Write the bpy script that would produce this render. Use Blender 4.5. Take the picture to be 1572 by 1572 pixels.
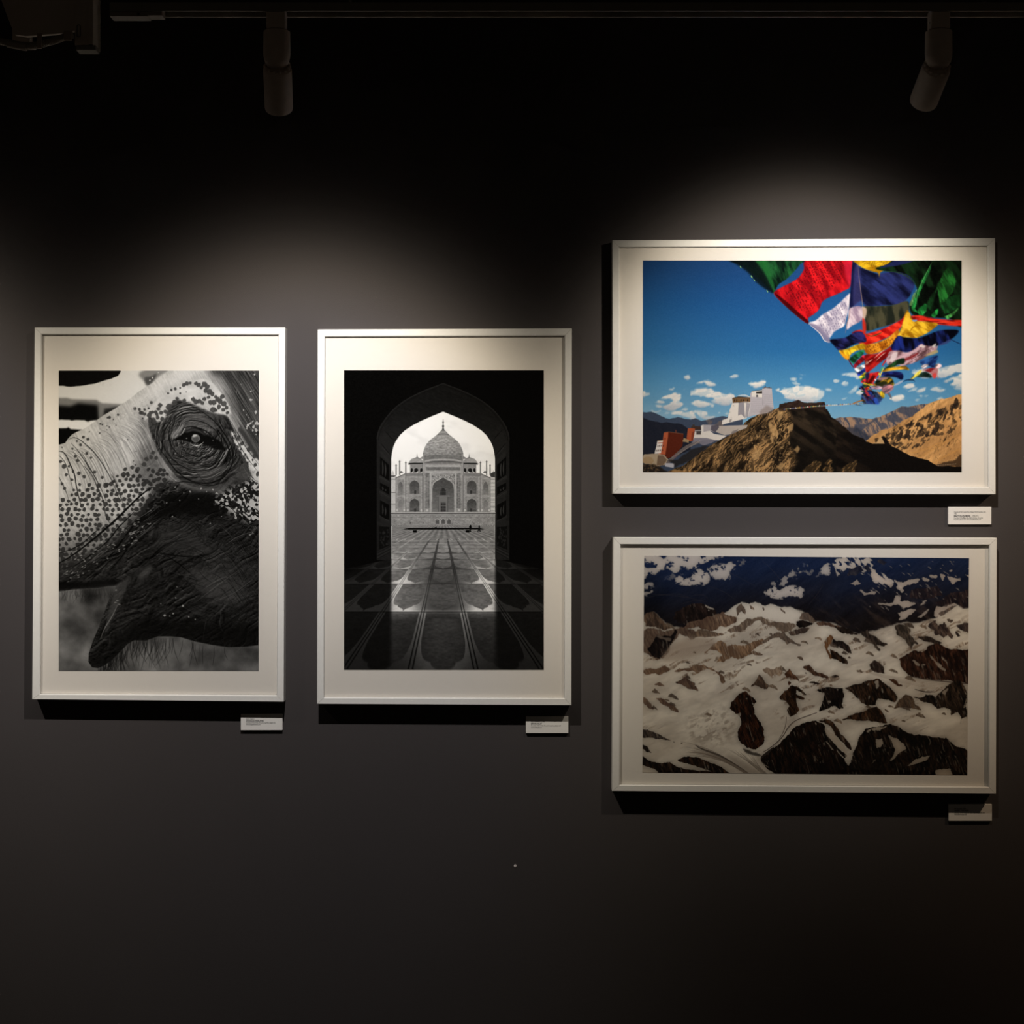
# Gallery wall with four framed photographs under track lights.
import bpy, bmesh, math
import numpy as np
from mathutils import Vector, Matrix

for _o in list(bpy.data.objects):
    bpy.data.objects.remove(_o, do_unlink=True)
scene = bpy.context.scene
COL = scene.collection

# ------------------------------------------------------------------ camera
CAM_D = 3.9                    # distance of the lens from the wall (m)
CAM_Z = 1.55                   # lens height (m)
PX = 2.44 / 1572.0             # metres on the wall per drawing unit
cam_data = bpy.data.cameras.new('gallery_camera')
cam_data.sensor_fit = 'HORIZONTAL'
cam_data.angle = 2 * math.atan(786 * PX / CAM_D)
cam_data.clip_start = 0.05
cam = bpy.data.objects.new('gallery_camera', cam_data)
COL.objects.link(cam)
cam.location = (0, -CAM_D, CAM_Z)
cam.rotation_euler = (math.radians(90), 0, 0)
scene.camera = cam

# ------------------------------------------------- world: a nearly dark hall
world = bpy.data.worlds.new('dark_hall')
scene.world = world
world.use_nodes = True
_bg = world.node_tree.nodes['Background']
_bg.inputs['Color'].default_value = (1.0, 0.80, 0.62, 1)
_bg.inputs['Strength'].default_value = 0.022

# ------------------------------------------------------------------ exposure
scene.view_settings.view_transform = 'Standard'
scene.view_settings.look = 'None'
scene.view_settings.exposure = 0.0
scene.view_settings.gamma = 1.0
scene.view_settings.use_curve_mapping = False

# track lamps: watts, and the beam of each (half-width in degrees, softness of the rim,
# fall-off from the axis); the light warms towards the rim as behind a real lens
LAMP_WATTS = {'left': 61.0, 'right': 59.0, 'outer_left': 58.0, 'outer_right': 52.0}
BEAM_SHAPE = {'left': (33, 3.2, .08), 'right': (31, 2.2, .32), 'outer': (30, 4.0, .2)}


def beam_profile(shape):
    t0, sf, fo = shape
    out = []
    for dg in (0, 8, 14, 19, 23, 26, 28.5, 31, 33, 35, 37, 39, 41, 43.5, 46, 49, 53, 60):
        st = (1 - fo * min(dg / t0, 1.3) ** 1.5) / (1 + math.exp((dg - t0) / sf))
        w = min(1.0, max(0.0, (dg - t0 + 14) / 16.0))
        w = w * w * (3 - 2 * w)
        out.append((dg, st, (1.0, .960 - .066 * w, .922 - .20 * w)))
    return out


# light paths: a dark room needs few bounces
scene.cycles.sample_clamp_indirect = .8
scene.cycles.max_bounces = 5
scene.cycles.diffuse_bounces = 3
scene.cycles.glossy_bounces = 3
scene.cycles.transparent_max_bounces = 8


def W(px, py, depth=0.0):
    """drawing unit on the wall frame -> world point at a distance from the wall"""
    k = PX * (CAM_D - depth) / CAM_D
    return Vector(((px - 786) * k, -depth, CAM_Z - (py - 786) * k))


# ------------------------------------------------------------------ materials
def mat(name, color=(.8, .8, .8), rough=.5, metal=0.0, spec=.5, noise=None, bump=None):
    """procedural material: base colour with optional noise mottling and bump"""
    m = bpy.data.materials.new(name)
    m.use_nodes = True
    nt = m.node_tree
    b = nt.nodes['Principled BSDF']
    b.inputs['Base Color'].default_value = (*color, 1)
    b.inputs['Roughness'].default_value = rough
    b.inputs['Metallic'].default_value = metal
    b.inputs['Specular IOR Level'].default_value = spec
    tc = nt.nodes.new('ShaderNodeTexCoord')
    if noise:
        sc, amt = noise
        n = nt.nodes.new('ShaderNodeTexNoise')
        n.inputs['Scale'].default_value = sc
        n.inputs['Detail'].default_value = 4
        nt.links.new(tc.outputs['Object'], n.inputs['Vector'])
        r = nt.nodes.new('ShaderNodeMapRange')
        r.inputs['From Min'].default_value = .3
        r.inputs['From Max'].default_value = .7
        r.inputs['To Min'].default_value = 1 - amt
        r.inputs['To Max'].default_value = 1 + amt
        nt.links.new(n.outputs['Fac'], r.inputs['Value'])
        x = nt.nodes.new('ShaderNodeVectorMath')
        x.operation = 'SCALE'
        x.inputs[0].default_value = color
        nt.links.new(r.outputs['Result'], x.inputs['Scale'])
        nt.links.new(x.outputs['Vector'], b.inputs['Base Color'])
    if bump:
        sc, st, dist = bump
        n = nt.nodes.new('ShaderNodeTexNoise')
        n.inputs['Scale'].default_value = sc
        n.inputs['Detail'].default_value = 3
        nt.links.new(tc.outputs['Object'], n.inputs['Vector'])
        bp = nt.nodes.new('ShaderNodeBump')
        bp.inputs['Strength'].default_value = st
        bp.inputs['Distance'].default_value = dist
        nt.links.new(n.outputs['Fac'], bp.inputs['Height'])
        nt.links.new(bp.outputs['Normal'], b.inputs['Normal'])
    return m


M = {
    'wall': mat('charcoal_wall_paint', (.057, .0505, .0512), .75, spec=.2, noise=(3.0, .03), bump=(420, .25, .0006)),
    'floor': mat('dark_floor', (.05, .045, .04), .5, noise=(4, .2)),
    'ceiling': mat('black_ceiling_paint', (.012, .012, .012), .9, spec=.1, noise=(5, .1)),
    'frame': mat('satin_white_lacquer', (.80, .785, .755), .42, spec=.35, noise=(160, .02), bump=(700, .12, .0002)),
    'mat': mat('cream_mount_board', (.82, .780, .735), .9, spec=.1, noise=(900, .035), bump=(1500, .1, .0001)),
    'label': mat('white_label_board', (.80, .775, .745), .8, spec=.2, noise=(900, .03)),
    'ink': mat('black_ink', (.012, .012, .013), .7, spec=.2, noise=(500, .05)),
    'lamp': mat('dark_lamp_powder_coat', (.60, .50, .41), .55, spec=.4, noise=(60, .06)),
    'track': mat('black_track_aluminium', (.22, .20, .165), .5, spec=.4, noise=(40, .08)),
    'lip': mat('lit_track_aluminium', (.30, .26, .21), .4, metal=.3, noise=(14, .35)),  # far track plate: light from the wall put into a lighter colour
    'connector': mat('grey_track_connector', (.25, .20, .16), .6, noise=(50, .08)),
    'steel': mat('dull_galvanised_steel', (.55, .475, .38), .5, metal=.0, noise=(9, .16)),
    'panel': mat('dull_sheet_metal', (.62, .53, .43), .65, metal=.0, noise=(5, .12)),
    'conduit': mat('grey_corrugated_conduit', (.34, .29, .22), .6, noise=(30, .1)),
    'strap': mat('brown_strap', (.36, .27, .20), .7, noise=(40, .1)),
    'screw': mat('bright_screw', (.62, .58, .55), .4, metal=.3, noise=(90, .05)),
    'plaster': mat('bare_plaster', (.78, .72, .70), .9, noise=(300, .06)),
}


def acrylic():
    m = bpy.data.materials.new('clear_acrylic_sheet')
    m.use_nodes = True
    nt = m.node_tree
    nt.nodes.clear()
    out = nt.nodes.new('ShaderNodeOutputMaterial')
    mix = nt.nodes.new('ShaderNodeMixShader')
    tr = nt.nodes.new('ShaderNodeBsdfTransparent')
    tr.inputs['Color'].default_value = (.985, .982, .975, 1)
    gl = nt.nodes.new('ShaderNodeBsdfGlossy')
    gl.inputs['Roughness'].default_value = .012
    lw = nt.nodes.new('ShaderNodeLayerWeight')        # same from both faces
    lw.inputs['Blend'].default_value = .5
    pw = nt.nodes.new('ShaderNodeMath')
    pw.operation = 'POWER'
    pw.inputs[1].default_value = 5
    nt.links.new(lw.outputs['Facing'], pw.inputs[0])
    fr = nt.nodes.new('ShaderNodeMapRange')
    fr.inputs['To Min'].default_value = .030
    fr.inputs['To Max'].default_value = .9
    nt.links.new(pw.outputs[0], fr.inputs['Value'])
    tc = nt.nodes.new('ShaderNodeTexCoord')
    no = nt.nodes.new('ShaderNodeTexNoise')
    no.inputs['Scale'].default_value = 2.2
    no.inputs['Detail'].default_value = 1
    nt.links.new(tc.outputs['Object'], no.inputs['Vector'])
    bp = nt.nodes.new('ShaderNodeBump')
    bp.inputs['Strength'].default_value = .08
    bp.inputs['Distance'].default_value = .004
    nt.links.new(no.outputs['Fac'], bp.inputs['Height'])
    nt.links.new(bp.outputs['Normal'], gl.inputs['Normal'])
    nt.links.new(fr.outputs['Result'], mix.inputs['Fac'])
    nt.links.new(tr.outputs['BSDF'], mix.inputs[1])
    nt.links.new(gl.outputs['BSDF'], mix.inputs[2])
    nt.links.new(mix.outputs['Shader'], out.inputs['Surface'])
    return m


M['acrylic'] = acrylic()


def emitter(name, col, strength):
    m = bpy.data.materials.new(name)
    m.use_nodes = True
    nt = m.node_tree
    nt.nodes.clear()
    e = nt.nodes.new('ShaderNodeEmission')
    e.inputs['Color'].default_value = (*col, 1)
    e.inputs['Strength'].default_value = strength
    o = nt.nodes.new('ShaderNodeOutputMaterial')
    nt.links.new(e.outputs['Emission'], o.inputs['Surface'])
    return m


M['lens'] = emitter('lit_lamp_lens', (1.0, .90, .78), 30.0)
M['lens'].cycles.emission_sampling = 'NONE'      # the spot beam carries its light


# -------------------------------------------------------------------- helpers
def link_mesh(name, verts, faces, material, parent=None, smooth=False):
    off = parent.location if parent is not None and parent.type == 'EMPTY' else Vector((0, 0, 0))
    if parent is not None and parent.type != 'EMPTY':
        off = Vector(parent['_origin'])
    me = bpy.data.meshes.new(name)
    me.from_pydata([tuple(Vector(v) - off) for v in verts], [], faces)
    bm = bmesh.new()
    bm.from_mesh(me)
    bmesh.ops.recalc_face_normals(bm, faces=bm.faces)
    bm.to_mesh(me)
    bm.free()
    if smooth:
        for p in me.polygons:
            p.use_smooth = True
    me.materials.append(material)
    o = bpy.data.objects.new(name, me)
    COL.objects.link(o)
    if parent is not None:
        o.parent = parent
        o['_origin'] = tuple(off)
    return o


def smooth_by_angle(o, deg=35):
    me = o.data
    bm = bmesh.new()
    bm.from_mesh(me)
    for f in bm.faces:
        f.smooth = True
    for e in bm.edges:
        if len(e.link_faces) == 2 and e.calc_face_angle(0) > math.radians(deg):
            e.smooth = False
    bm.to_mesh(me)
    bm.free()


def thing(name, label, cat, loc, group=None):
    o = bpy.data.objects.new(name, None)
    o.empty_display_size = .05
    o.location = loc
    COL.objects.link(o)
    o['label'] = label
    o['category'] = cat
    if group:
        o['group'] = group
    return o


def box(lo, hi):
    (x0, y0, z0), (x1, y1, z1) = lo, hi
    v = [(x0, y0, z0), (x1, y0, z0), (x1, y1, z0), (x0, y1, z0), (x0, y0, z1), (x1, y0, z1), (x1, y1, z1), (x0, y1, z1)]
    f = [(0, 3, 2, 1), (4, 5, 6, 7), (0, 1, 5, 4), (1, 2, 6, 5), (2, 3, 7, 6), (3, 0, 4, 7)]
    return v, f


def bevel_box(lo, hi, r=.001):
    v, f = box(lo, hi)
    bm = bmesh.new()
    bv = [bm.verts.new(p) for p in v]
    for q in f:
        bm.faces.new([bv[i] for i in q])
    bmesh.ops.bevel(bm, geom=list(bm.edges), offset=r, segments=2, affect='EDGES', profile=.6)
    bm.verts.index_update()
    V = [tuple(p.co) for p in bm.verts]
    F = [tuple(p.index for p in q.verts) for q in bm.faces]
    bm.free()
    return V, F


def merge(parts):
    V, F = [], []
    for v, f in parts:
        k = len(V)
        V += list(v)
        F += [tuple(i + k for i in q) for q in f]
    return V, F


def lathe(profile, origin, axis, n=32, close=True):
    """profile: (distance along axis, radius); rings joined, ends capped when radius > 0"""
    a = Vector(axis).normalized()
    u = a.orthogonal().normalized()
    w = a.cross(u)
    o = Vector(origin)
    V, F = [], []
    for d, r in profile:
        for k in range(n):
            t = 2 * math.pi * k / n
            V.append(tuple(o + a * d + (u * math.cos(t) + w * math.sin(t)) * r))
    m = len(profile)
    for i in range(m - 1):
        for k in range(n):
            F.append((i * n + k, i * n + (k + 1) % n, (i + 1) * n + (k + 1) % n, (i + 1) * n + k))
    if close:
        F.append(tuple(range(n)))
        F.append(tuple((m - 1) * n + k for k in range(n)))
    return V, F


def tube(pts, rad, n=14):
    """sweep along a polyline; rad is a number or a list"""
    P = [Vector(p) for p in pts]
    V, F = [], []
    for i, p in enumerate(P):
        d = (P[min(i + 1, len(P) - 1)] - P[max(i - 1, 0)]).normalized()
        u = d.cross(Vector((0, 1, 0))).normalized()
        w = d.cross(u)
        r = rad[i] if isinstance(rad, (list, tuple)) else rad
        for k in range(n):
            t = 2 * math.pi * k / n
            V.append(tuple(p + (u * math.cos(t) + w * math.sin(t)) * r))
    for i in range(len(P) - 1):
        for k in range(n):
            F.append((i * n + k, i * n + (k + 1) % n, (i + 1) * n + (k + 1) % n, (i + 1) * n + k))
    F.append(tuple(range(n)))
    F.append(tuple((len(P) - 1) * n + k for k in range(n)))
    return V, F


def structure(name, v, f, m):
    o = link_mesh(name, v, f, m)
    o['kind'] = 'structure'
    return o


# ------------------------------------------------------------------ the room
structure('wall_back', *box((-5.0, 0.0, -.15), (5.0, .15, 3.45)), M['wall'])
structure('floor', *box((-5.0, -6.0, -.15), (5.0, 0.0, 0.0)), M['floor'])
structure('ceiling', *box((-5.0, -6.0, 3.30), (5.0, 0.0, 3.45)), M['ceiling'])

# ---------------------------------------------------------------------------
# PRINT PAINTER: the four exhibition prints are flat printed paper, so their
# pictures are computed here (polygons, strokes, noise) and laid on real sheets.
# All picture coordinates are in one flat drawing frame of the sheet.
# ---------------------------------------------------------------------------
SS = 2.0


def sstep(a, b, x):
    t = np.clip((x - a) / (b - a), 0.0, 1.0)
    return t * t * (3 - 2 * t)


def spline(pts, closed=True, n=6):
    p = np.asarray(pts, float)
    m = len(p)
    out = []
    rng_ = range(m if closed else m - 1)
    for i in rng_:
        if closed:
            p0, p1, p2, p3 = p[(i - 1) % m], p[i], p[(i + 1) % m], p[(i + 2) % m]
        else:
            p0, p1, p2, p3 = p[max(i - 1, 0)], p[i], p[i + 1], p[min(i + 2, m - 1)]
        for k in range(n):
            t = k / n
            out.append(0.5 * ((2 * p1) + (-p0 + p2) * t + (2 * p0 - 5 * p1 + 4 * p2 - p3) * t * t
                              + (-p0 + 3 * p1 - 3 * p2 + p3) * t ** 3))
    if not closed:
        out.append(p[-1])
    return np.array(out)


def roughen(pts, amp, rs, step=1.6, closed=True):
    p = np.asarray(pts, float)
    out = []
    m = len(p)
    for i in range(m if closed else m - 1):
        a, b = p[i], p[(i + 1) % m]
        d = b - a
        L = math.hypot(d[0], d[1])
        k = max(1, int(L / step))
        nrm = np.array([-d[1], d[0]]) / max(L, 1e-6)
        ph = rs.rand(3) * 6.28
        for j in range(k):
            t = j / k
            w = amp * math.sin(math.pi * t) ** 0.5 if k > 2 else 0
            o = w * (0.5 * math.sin(ph[0] + t * L / 6.0) + 0.5 * math.sin(ph[1] + t * L / 2.6) + 0.9 * (rs.rand() - 0.5))
            out.append(a + d * t + nrm * o)
    if not closed:
        out.append(p[-1])
    return np.array(out)


class Canvas:
    def __init__(s, x0, y0, w, h, seed=1, S=None):
        s.x0, s.y0 = x0, y0
        s.S = S or SS
        s.W, s.H = int(round(w * s.S)), int(round(h * s.S))
        s.img = np.zeros((s.H, s.W, 3))
        s.rs = np.random.RandomState(seed)
        yy, xx = np.mgrid[0:s.H, 0:s.W]
        s.X = x0 + (xx + 0.5) / s.S
        s.Y = y0 + (yy + 0.5) / s.S

    def sub(s, pts, pad=4.0):
        """a window of the same drawing: paints into the parent's pixels"""
        p = np.asarray(pts, float)
        q = (p - (s.x0, s.y0)) * s.S
        a = np.floor(q.min(0) - pad * s.S).astype(int)
        b = np.ceil(q.max(0) + pad * s.S).astype(int)
        x0, y0 = max(a[0], 0), max(a[1], 0)
        x1, y1 = min(b[0], s.W), min(b[1], s.H)
        v = Canvas.__new__(Canvas)
        if x1 <= x0 or y1 <= y0:
            x0, y0, x1, y1 = 0, 0, 1, 1
        v.S, v.rs = s.S, s.rs
        v.x0, v.y0 = s.x0 + x0 / s.S, s.y0 + y0 / s.S
        v.W, v.H = x1 - x0, y1 - y0
        v.img, v.X, v.Y = s.img[y0:y1, x0:x1], s.X[y0:y1, x0:x1], s.Y[y0:y1, x0:x1]
        v.sl = (slice(y0, y1), slice(x0, x1))
        return v

    # ---- masks
    def poly(s, pts, sub=4):
        p = (np.asarray(pts, float) - (s.x0, s.y0)) * s.S
        xmin, ymin = np.floor(p.min(0)).astype(int) - 1
        xmax, ymax = np.ceil(p.max(0)).astype(int) + 1
        xmin, ymin = max(xmin, 0), max(ymin, 0)
        xmax, ymax = min(xmax, s.W), min(ymax, s.H)
        if xmax <= xmin or ymax <= ymin:
            return None
        w, h = xmax - xmin, ymax - ymin
        a = p
        b = np.roll(p, -1, 0)
        dy = b[:, 1] - a[:, 1]
        ok = np.abs(dy) > 1e-9
        a, b, dy = a[ok], b[ok], dy[ok]
        lo, hi = np.minimum(a[:, 1], b[:, 1]), np.maximum(a[:, 1], b[:, 1])
        sl = (b[:, 0] - a[:, 0]) / dy
        if w * h > 250000:
            sub = 2
        ys = ymin + (np.arange(h * sub) + 0.5) / sub
        yy = ys[:, None]
        hit = (lo <= yy) & (yy < hi)
        xs = np.where(hit, a[:, 0] + (yy - a[:, 1]) * sl, np.inf)
        k = int(hit.sum(1).max()) if hit.size else 0
        k -= k % 2
        if k < 2:
            return None
        xs = np.sort(xs, axis=1)[:, :k] - xmin
        xs = np.where(np.isinf(xs), w + 5.0, xs)
        px = np.arange(w)[None, :]
        cov = np.zeros((h * sub, w))
        for q in range(0, k, 2):
            cov += np.clip(xs[:, q + 1:q + 2] - px, 0, 1) - np.clip(xs[:, q:q + 1] - px, 0, 1)
        return (xmin, ymin, np.clip(cov.reshape(h, sub, w).mean(1), 0, 1))

    def full(s, mk):
        m = np.zeros((s.H, s.W))
        if mk is not None:
            x, y, c = mk
            m[y:y + c.shape[0], x:x + c.shape[1]] = c
        return m

    def mask(s, pts, smooth=False, rough=0, soft=0, step=1.6):
        if smooth:
            pts = spline(pts)
        if rough:
            pts = roughen(pts, rough, s.rs, step)
        m = s.full(s.poly(pts))
        if soft:
            v = s.sub(pts, 3.2 * soft + 1)
            m[v.sl] = blur(m[v.sl], soft * s.S)
        return m

    # ---- paint
    def fill(s, pts, col, a=1.0, smooth=False, rough=0, soft=0, step=1.6):
        col = tocol(col)
        if soft:
            v = s.sub(pts, 3.2 * soft + 2 + rough)
            m = v.mask(pts, smooth, rough, soft, step) * a
            v.img += (col - v.img) * m[..., None]
            return
        if smooth:
            pts = spline(pts)
        if rough:
            pts = roughen(pts, rough, s.rs, step)
        mk = s.poly(pts)
        if mk is None:
            return
        x, y, c = mk
        v = s.img[y:y + c.shape[0], x:x + c.shape[1]]
        v += (col - v) * (c * a)[..., None]

    def comp(s, m, col):
        r = np.flatnonzero(m.any(1))
        k = np.flatnonzero(m.any(0))
        if len(r) == 0:
            return
        w = (slice(r[0], r[-1] + 1), slice(k[0], k[-1] + 1))
        c = np.asarray(col, float)
        if c.ndim == 0:
            c = tocol(float(c))
        elif c.ndim == 1:
            c = tocol(col)
        elif c.ndim == 2:
            c = c[w][..., None] / 255.0
        else:
            c = c[w] / 255.0
        s.img[w] += (c - s.img[w]) * m[w][..., None]

    def stroke(s, pts, w, col, a=1.0, smooth=True, taper=1.0, n=5):
        p = spline(pts, False, n) if smooth and len(pts) > 2 else np.asarray(pts, float)
        if len(p) < 2:
            return
        d = np.gradient(p, axis=0)
        L = np.hypot(d[:, 0], d[:, 1])[:, None] + 1e-9
        nr = np.stack([-d[:, 1], d[:, 0]], 1) / L
        t = np.linspace(0, 1, len(p))[:, None]
        ww = w * 0.5 * (1 - taper * (np.abs(2 * t - 1) ** 2.0) * 0.85)
        s.fill(np.concatenate([p + nr * ww, (p - nr * ww)[::-1]]), col, a)

    def ell(s, x, y, rx, ry, col, a=1.0, rot=0.0, jit=0.0, n=9):
        t = np.linspace(0, 2 * np.pi, n, endpoint=False)
        r = 1 + jit * (s.rs.rand(n) - 0.5) * 2
        ex, ey = rx * r * np.cos(t), ry * r * np.sin(t)
        c, q = math.cos(rot), math.sin(rot)
        s.fill(spline(np.stack([x + ex * c - ey * q, y + ex * q + ey * c], 1), True, 3), col, a)

    def noise(s, sx, sy=None, ang=0.0, octv=4, seed=0, gain=0.5, warp=None):
        """fractal value noise in drawing units, about 0..1"""
        sy = sy or sx
        c, q = math.cos(math.radians(ang)), math.sin(math.radians(ang))
        U = (s.X * c + s.Y * q) / sx
        V = (-s.X * q + s.Y * c) / sy
        if warp is not None:
            U, V = U + warp[0], V + warp[1]
        out = np.zeros_like(U)
        amp, tot = 1.0, 0.0
        for o in range(octv):
            out += amp * vnoise(U * 2 ** o + 17.3 * o, V * 2 ** o + 9.1 * o, seed * 7 + o)
            tot += amp
            amp *= gain
        return out / tot

    def relief(s, h, ang=225.0, k=1.0):
        """slope shading of a height field, light from direction ang (deg)"""
        gy, gx = np.gradient(h)
        a = math.radians(ang)
        return (gx * math.cos(a) + gy * math.sin(a)) * k * s.S


def vnoise(U, V, seed):
    iu, iv = np.floor(U).astype(np.int64), np.floor(V).astype(np.int64)
    fu, fv = U - iu, V - iv
    fu = fu * fu * fu * (fu * (fu * 6 - 15) + 10)
    fv = fv * fv * fv * (fv * (fv * 6 - 15) + 10)

    def hsh(a, b):
        n = (a * 374761393 + b * 668265263 + seed * 974634777 + 12345) & 0xFFFFFFFF
        n = ((n ^ (n >> 13)) * 1274126177) & 0xFFFFFFFF
        n = (n ^ (n >> 16)) & 0xFFFFFFFF
        return n / 4294967295.0
    a, b = hsh(iu, iv), hsh(iu + 1, iv)
    c, d = hsh(iu, iv + 1), hsh(iu + 1, iv + 1)
    return (a + (b - a) * fu) * (1 - fv) + (c + (d - c) * fu) * fv


def blur(m, sig):
    r = max(1, int(round(sig * 0.85)))
    for _ in range(3):
        for ax in (0, 1):
            n = m.shape[ax]
            pad = [(r + 1, r) if i == ax else (0, 0) for i in range(2)]
            q = np.cumsum(np.pad(m, pad, mode='edge'), axis=ax)
            if ax == 0:
                m = (q[2 * r + 1:2 * r + 1 + n] - q[:n]) / (2 * r + 1)
            else:
                m = (q[:, 2 * r + 1:2 * r + 1 + n] - q[:, :n]) / (2 * r + 1)
    return m


def tocol(c):
    if isinstance(c, (int, float)):
        return np.array([c, c, c], float) / 255.0
    return np.array(c, float) / 255.0


# ---------------------------------------------------------------- elephant
def paint_elephant():
    c = Canvas(90, 569, 307.5, 461, 11)
    rs = c.rs
    X, Y = c.X, c.Y
    c.img[:] = tocol(218)
    # ear / branch top left, blurred trees, dark hut band
    ear = [(86, 560), (186, 560), (185, 571), (181, 577), (172, 581), (158, 585), (146, 589), (128, 592), (108, 594), (86, 592)]
    c.fill(ear, 12, smooth=False, rough=.3)
    for i in range(70):
        x = 92 + rs.rand() * 88
        y = 570 + rs.rand() * 20
        c.stroke([(x, y), (x - 2, y + 5)], .7, 46, .45)
    me = c.mask([(80, 597), (86, 593), (128, 592.6), (172, 581.5), (187, 570), (200, 560), (80, 555)])
    c.fill([(213, 576), (222, 569), (262, 566), (245, 578), (234, 588), (226, 593), (222, 586)], 120, .9, True, soft=1.6)
    c.fill([(222, 580), (232, 578), (240, 574), (236, 584), (228, 592), (223, 588)], 62, .8, True, soft=1.2)
    for p in ((234, 580, 1.2), (230, 584, 1.1), (243, 572, .8)):
        c.ell(p[0], p[1], p[2], p[2], 235, .8)
    c.fill([(80, 611), (103, 611), (110, 613), (148, 614), (156, 619), (190, 621), (165, 640), (150, 648), (80, 648)], 125, 1, soft=1.4)
    c.fill([(80, 622), (108, 624), (120, 619), (150, 622), (152, 648), (80, 648)], 8, 1, soft=2.2)
    c.fill([(160, 628), (185, 624), (160, 642), (155, 640)], 25, .9, soft=1.5)
    c.fill([(153, 626), (159, 628), (160, 642), (153, 644)], 120, .7, soft=1.4)
    c.fill([(80, 644.5), (106, 644.6), (110, 646), (116, 645), (130, 645.3), (135, 648), (139, 646), (150, 645), (150, 652), (120, 660), (107, 658.5), (104, 656), (80, 658.5)], 222, 1, rough=.4, soft=.5)
    c.fill([(80, 658), (102, 657.6), (105, 656), (108, 659), (126, 660), (110, 670), (100, 682), (80, 690)], 7, 1, soft=.3)
    # lower out of focus background
    bgm = sstep(880, 900, Y)
    n1 = c.noise(34, 30, 20, 3, 3)
    n2 = c.noise(13, 11, -30, 2, 5)
    low = 92 + 90 * (n1 - .5) + 26 * (n2 - .5) + 18 * sstep(960, 1030, Y) - 8 * sstep(1000, 940, Y)
    low = low - 34 * np.exp(-((X - 138) / 12) ** 2 - ((Y - 918) / 14) ** 2)
    c.comp(bgm, low)
    # head mass
    top = [(84, 684), (92, 682.5), (100, 680), (104, 674), (110, 667.5), (118, 663), (126, 660), (136, 654), (148, 645.5), (160, 637), (175, 628.5), (186, 621), (200, 612), (214, 600.5), (226, 593), (240, 584.5), (263, 566)]
    low_edge = [(402, 990), (376, 993), (350, 993.5), (325, 990), (300, 985), (278, 978.5), (262, 977), (242, 977), (224, 983.5), (206, 983), (197, 988), (185, 1000), (172, 1013), (160, 1022), (150, 1026), (141, 1024.5), (135.5, 1016), (136, 1004), (142, 985), (152, 962), (161, 938), (169, 915), (178, 899), (170, 901), (150, 904), (113, 905), (100, 907), (84, 909)]
    hm = c.mask([(402, 560)] + low_edge + top)
    # base tone of skin: light trunk, dark cheek
    fine = c.noise(5, 3, 50, 3, 8)
    med = c.noise(26, 16, 50, 3, 9)
    skin = 186 + 34 * (med - .5) + 26 * (fine - .5)
    skin = skin - 22 * sstep(700, 640, Y) * sstep(150, 90, X)
    dark = np.zeros_like(X)

    def dk(pts, soft, v=1.0, sm=True):
        nonlocal dark
        dark = np.maximum(dark, c.mask(pts, sm, soft=soft) * v)
    # forehead right
    dk([(300, 555), (318, 566), (334, 584), (346, 604), (356, 630), (366, 655), (378, 680), (410, 730), (410, 555)], 9, .80)
    dk([(322, 566), (344, 590), (356, 615), (366, 650), (380, 684), (410, 715), (410, 555)], 6, .93)
    # eye socket
    dk([(228, 634), (234, 642), (242, 648), (253, 642), (258, 628), (264, 619), (271, 614), (283, 616.5), (295, 620), (312, 628), (330, 635), (347, 638), (356, 652), (366, 672), (378, 696), (388, 720), (388, 748), (360, 752), (335, 752), (300, 750), (276, 738), (262, 722), (250, 706), (240, 690), (233, 672), (228, 655)], 1.2, .90)
    # grey fall-off between trunk and eye
    dk([(215, 690), (226, 672), (236, 668), (250, 700), (256, 725), (240, 730), (222, 722), (214, 706)], 7, .55)
    # half tones joining eye, cheek and temple
    dk([(232, 690), (248, 712), (268, 736), (300, 752), (350, 757), (402, 748), (402, 716), (372, 732), (332, 748), (290, 740), (262, 724), (244, 702)], 3, .82)
    dk([(206, 716), (224, 700), (246, 706), (262, 728), (276, 748), (250, 762), (226, 752), (210, 738)], 7, .5)
    dk([(222, 640), (230, 655), (238, 682), (246, 700), (236, 704), (224, 690), (214, 668), (212, 650)], 6, .42)
    # cheek and jaw
    dk([(242, 742), (262, 736), (300, 748), (345, 752), (410, 745), (410, 1010), (130, 1040), (150, 940), (176, 896), (120, 902), (84, 905), (84, 886), (118, 872), (150, 850), (180, 822), (205, 796), (225, 768)], 5, .97)
    dk([(84, 862), (120, 848), (150, 836), (182, 812), (205, 786), (222, 790), (190, 850), (150, 884), (84, 902)], 9, .84)
    dk([(84, 832), (130, 820), (165, 800), (180, 812), (140, 860), (84, 880)], 12, .46)
    # relief of creased skin: crossing ridges on the cheek, rings round the eye, streaks on the brow
    def ridge(n):
        return 1 - np.abs(2 * n - 1)
    wp = (1.6 * (c.noise(30, 30, 0, 2, 61) - .5), 1.6 * (c.noise(30, 30, 0, 2, 62) - .5))
    hc = ridge(c.noise(40, 9.0, 50, 3, 63, .42, warp=wp)) + .8 * ridge(c.noise(30, 9.5, -32, 3, 64, .42, warp=wp)) + .22 * ridge(c.noise(6, 3.2, 20, 2, 65))
    rc = c.relief(hc, 235, 1.0)
    cheek = 27 + 150 * np.clip(rc, -.20, .35) + 16 * (med - .5)
    ex_, ey_ = (X - 303), (Y - 676) / .93
    rr, th = np.hypot(ex_, ey_), np.arctan2(ey_, ex_)
    rw_ = rr / 5.2 + 1.5 * vnoise(th * 1.9, rr / 16, 5) + .5 * vnoise(th * 6, rr / 7, 6)
    he = ridge(vnoise(th * 1.6, rw_, 7)) + .5 * ridge(vnoise(th * 3.7, rw_ * 2.1, 8)) + .25 * vnoise(th * 12, rr / 1.5, 9)
    re = c.relief(he, 225, 1.0)
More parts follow.
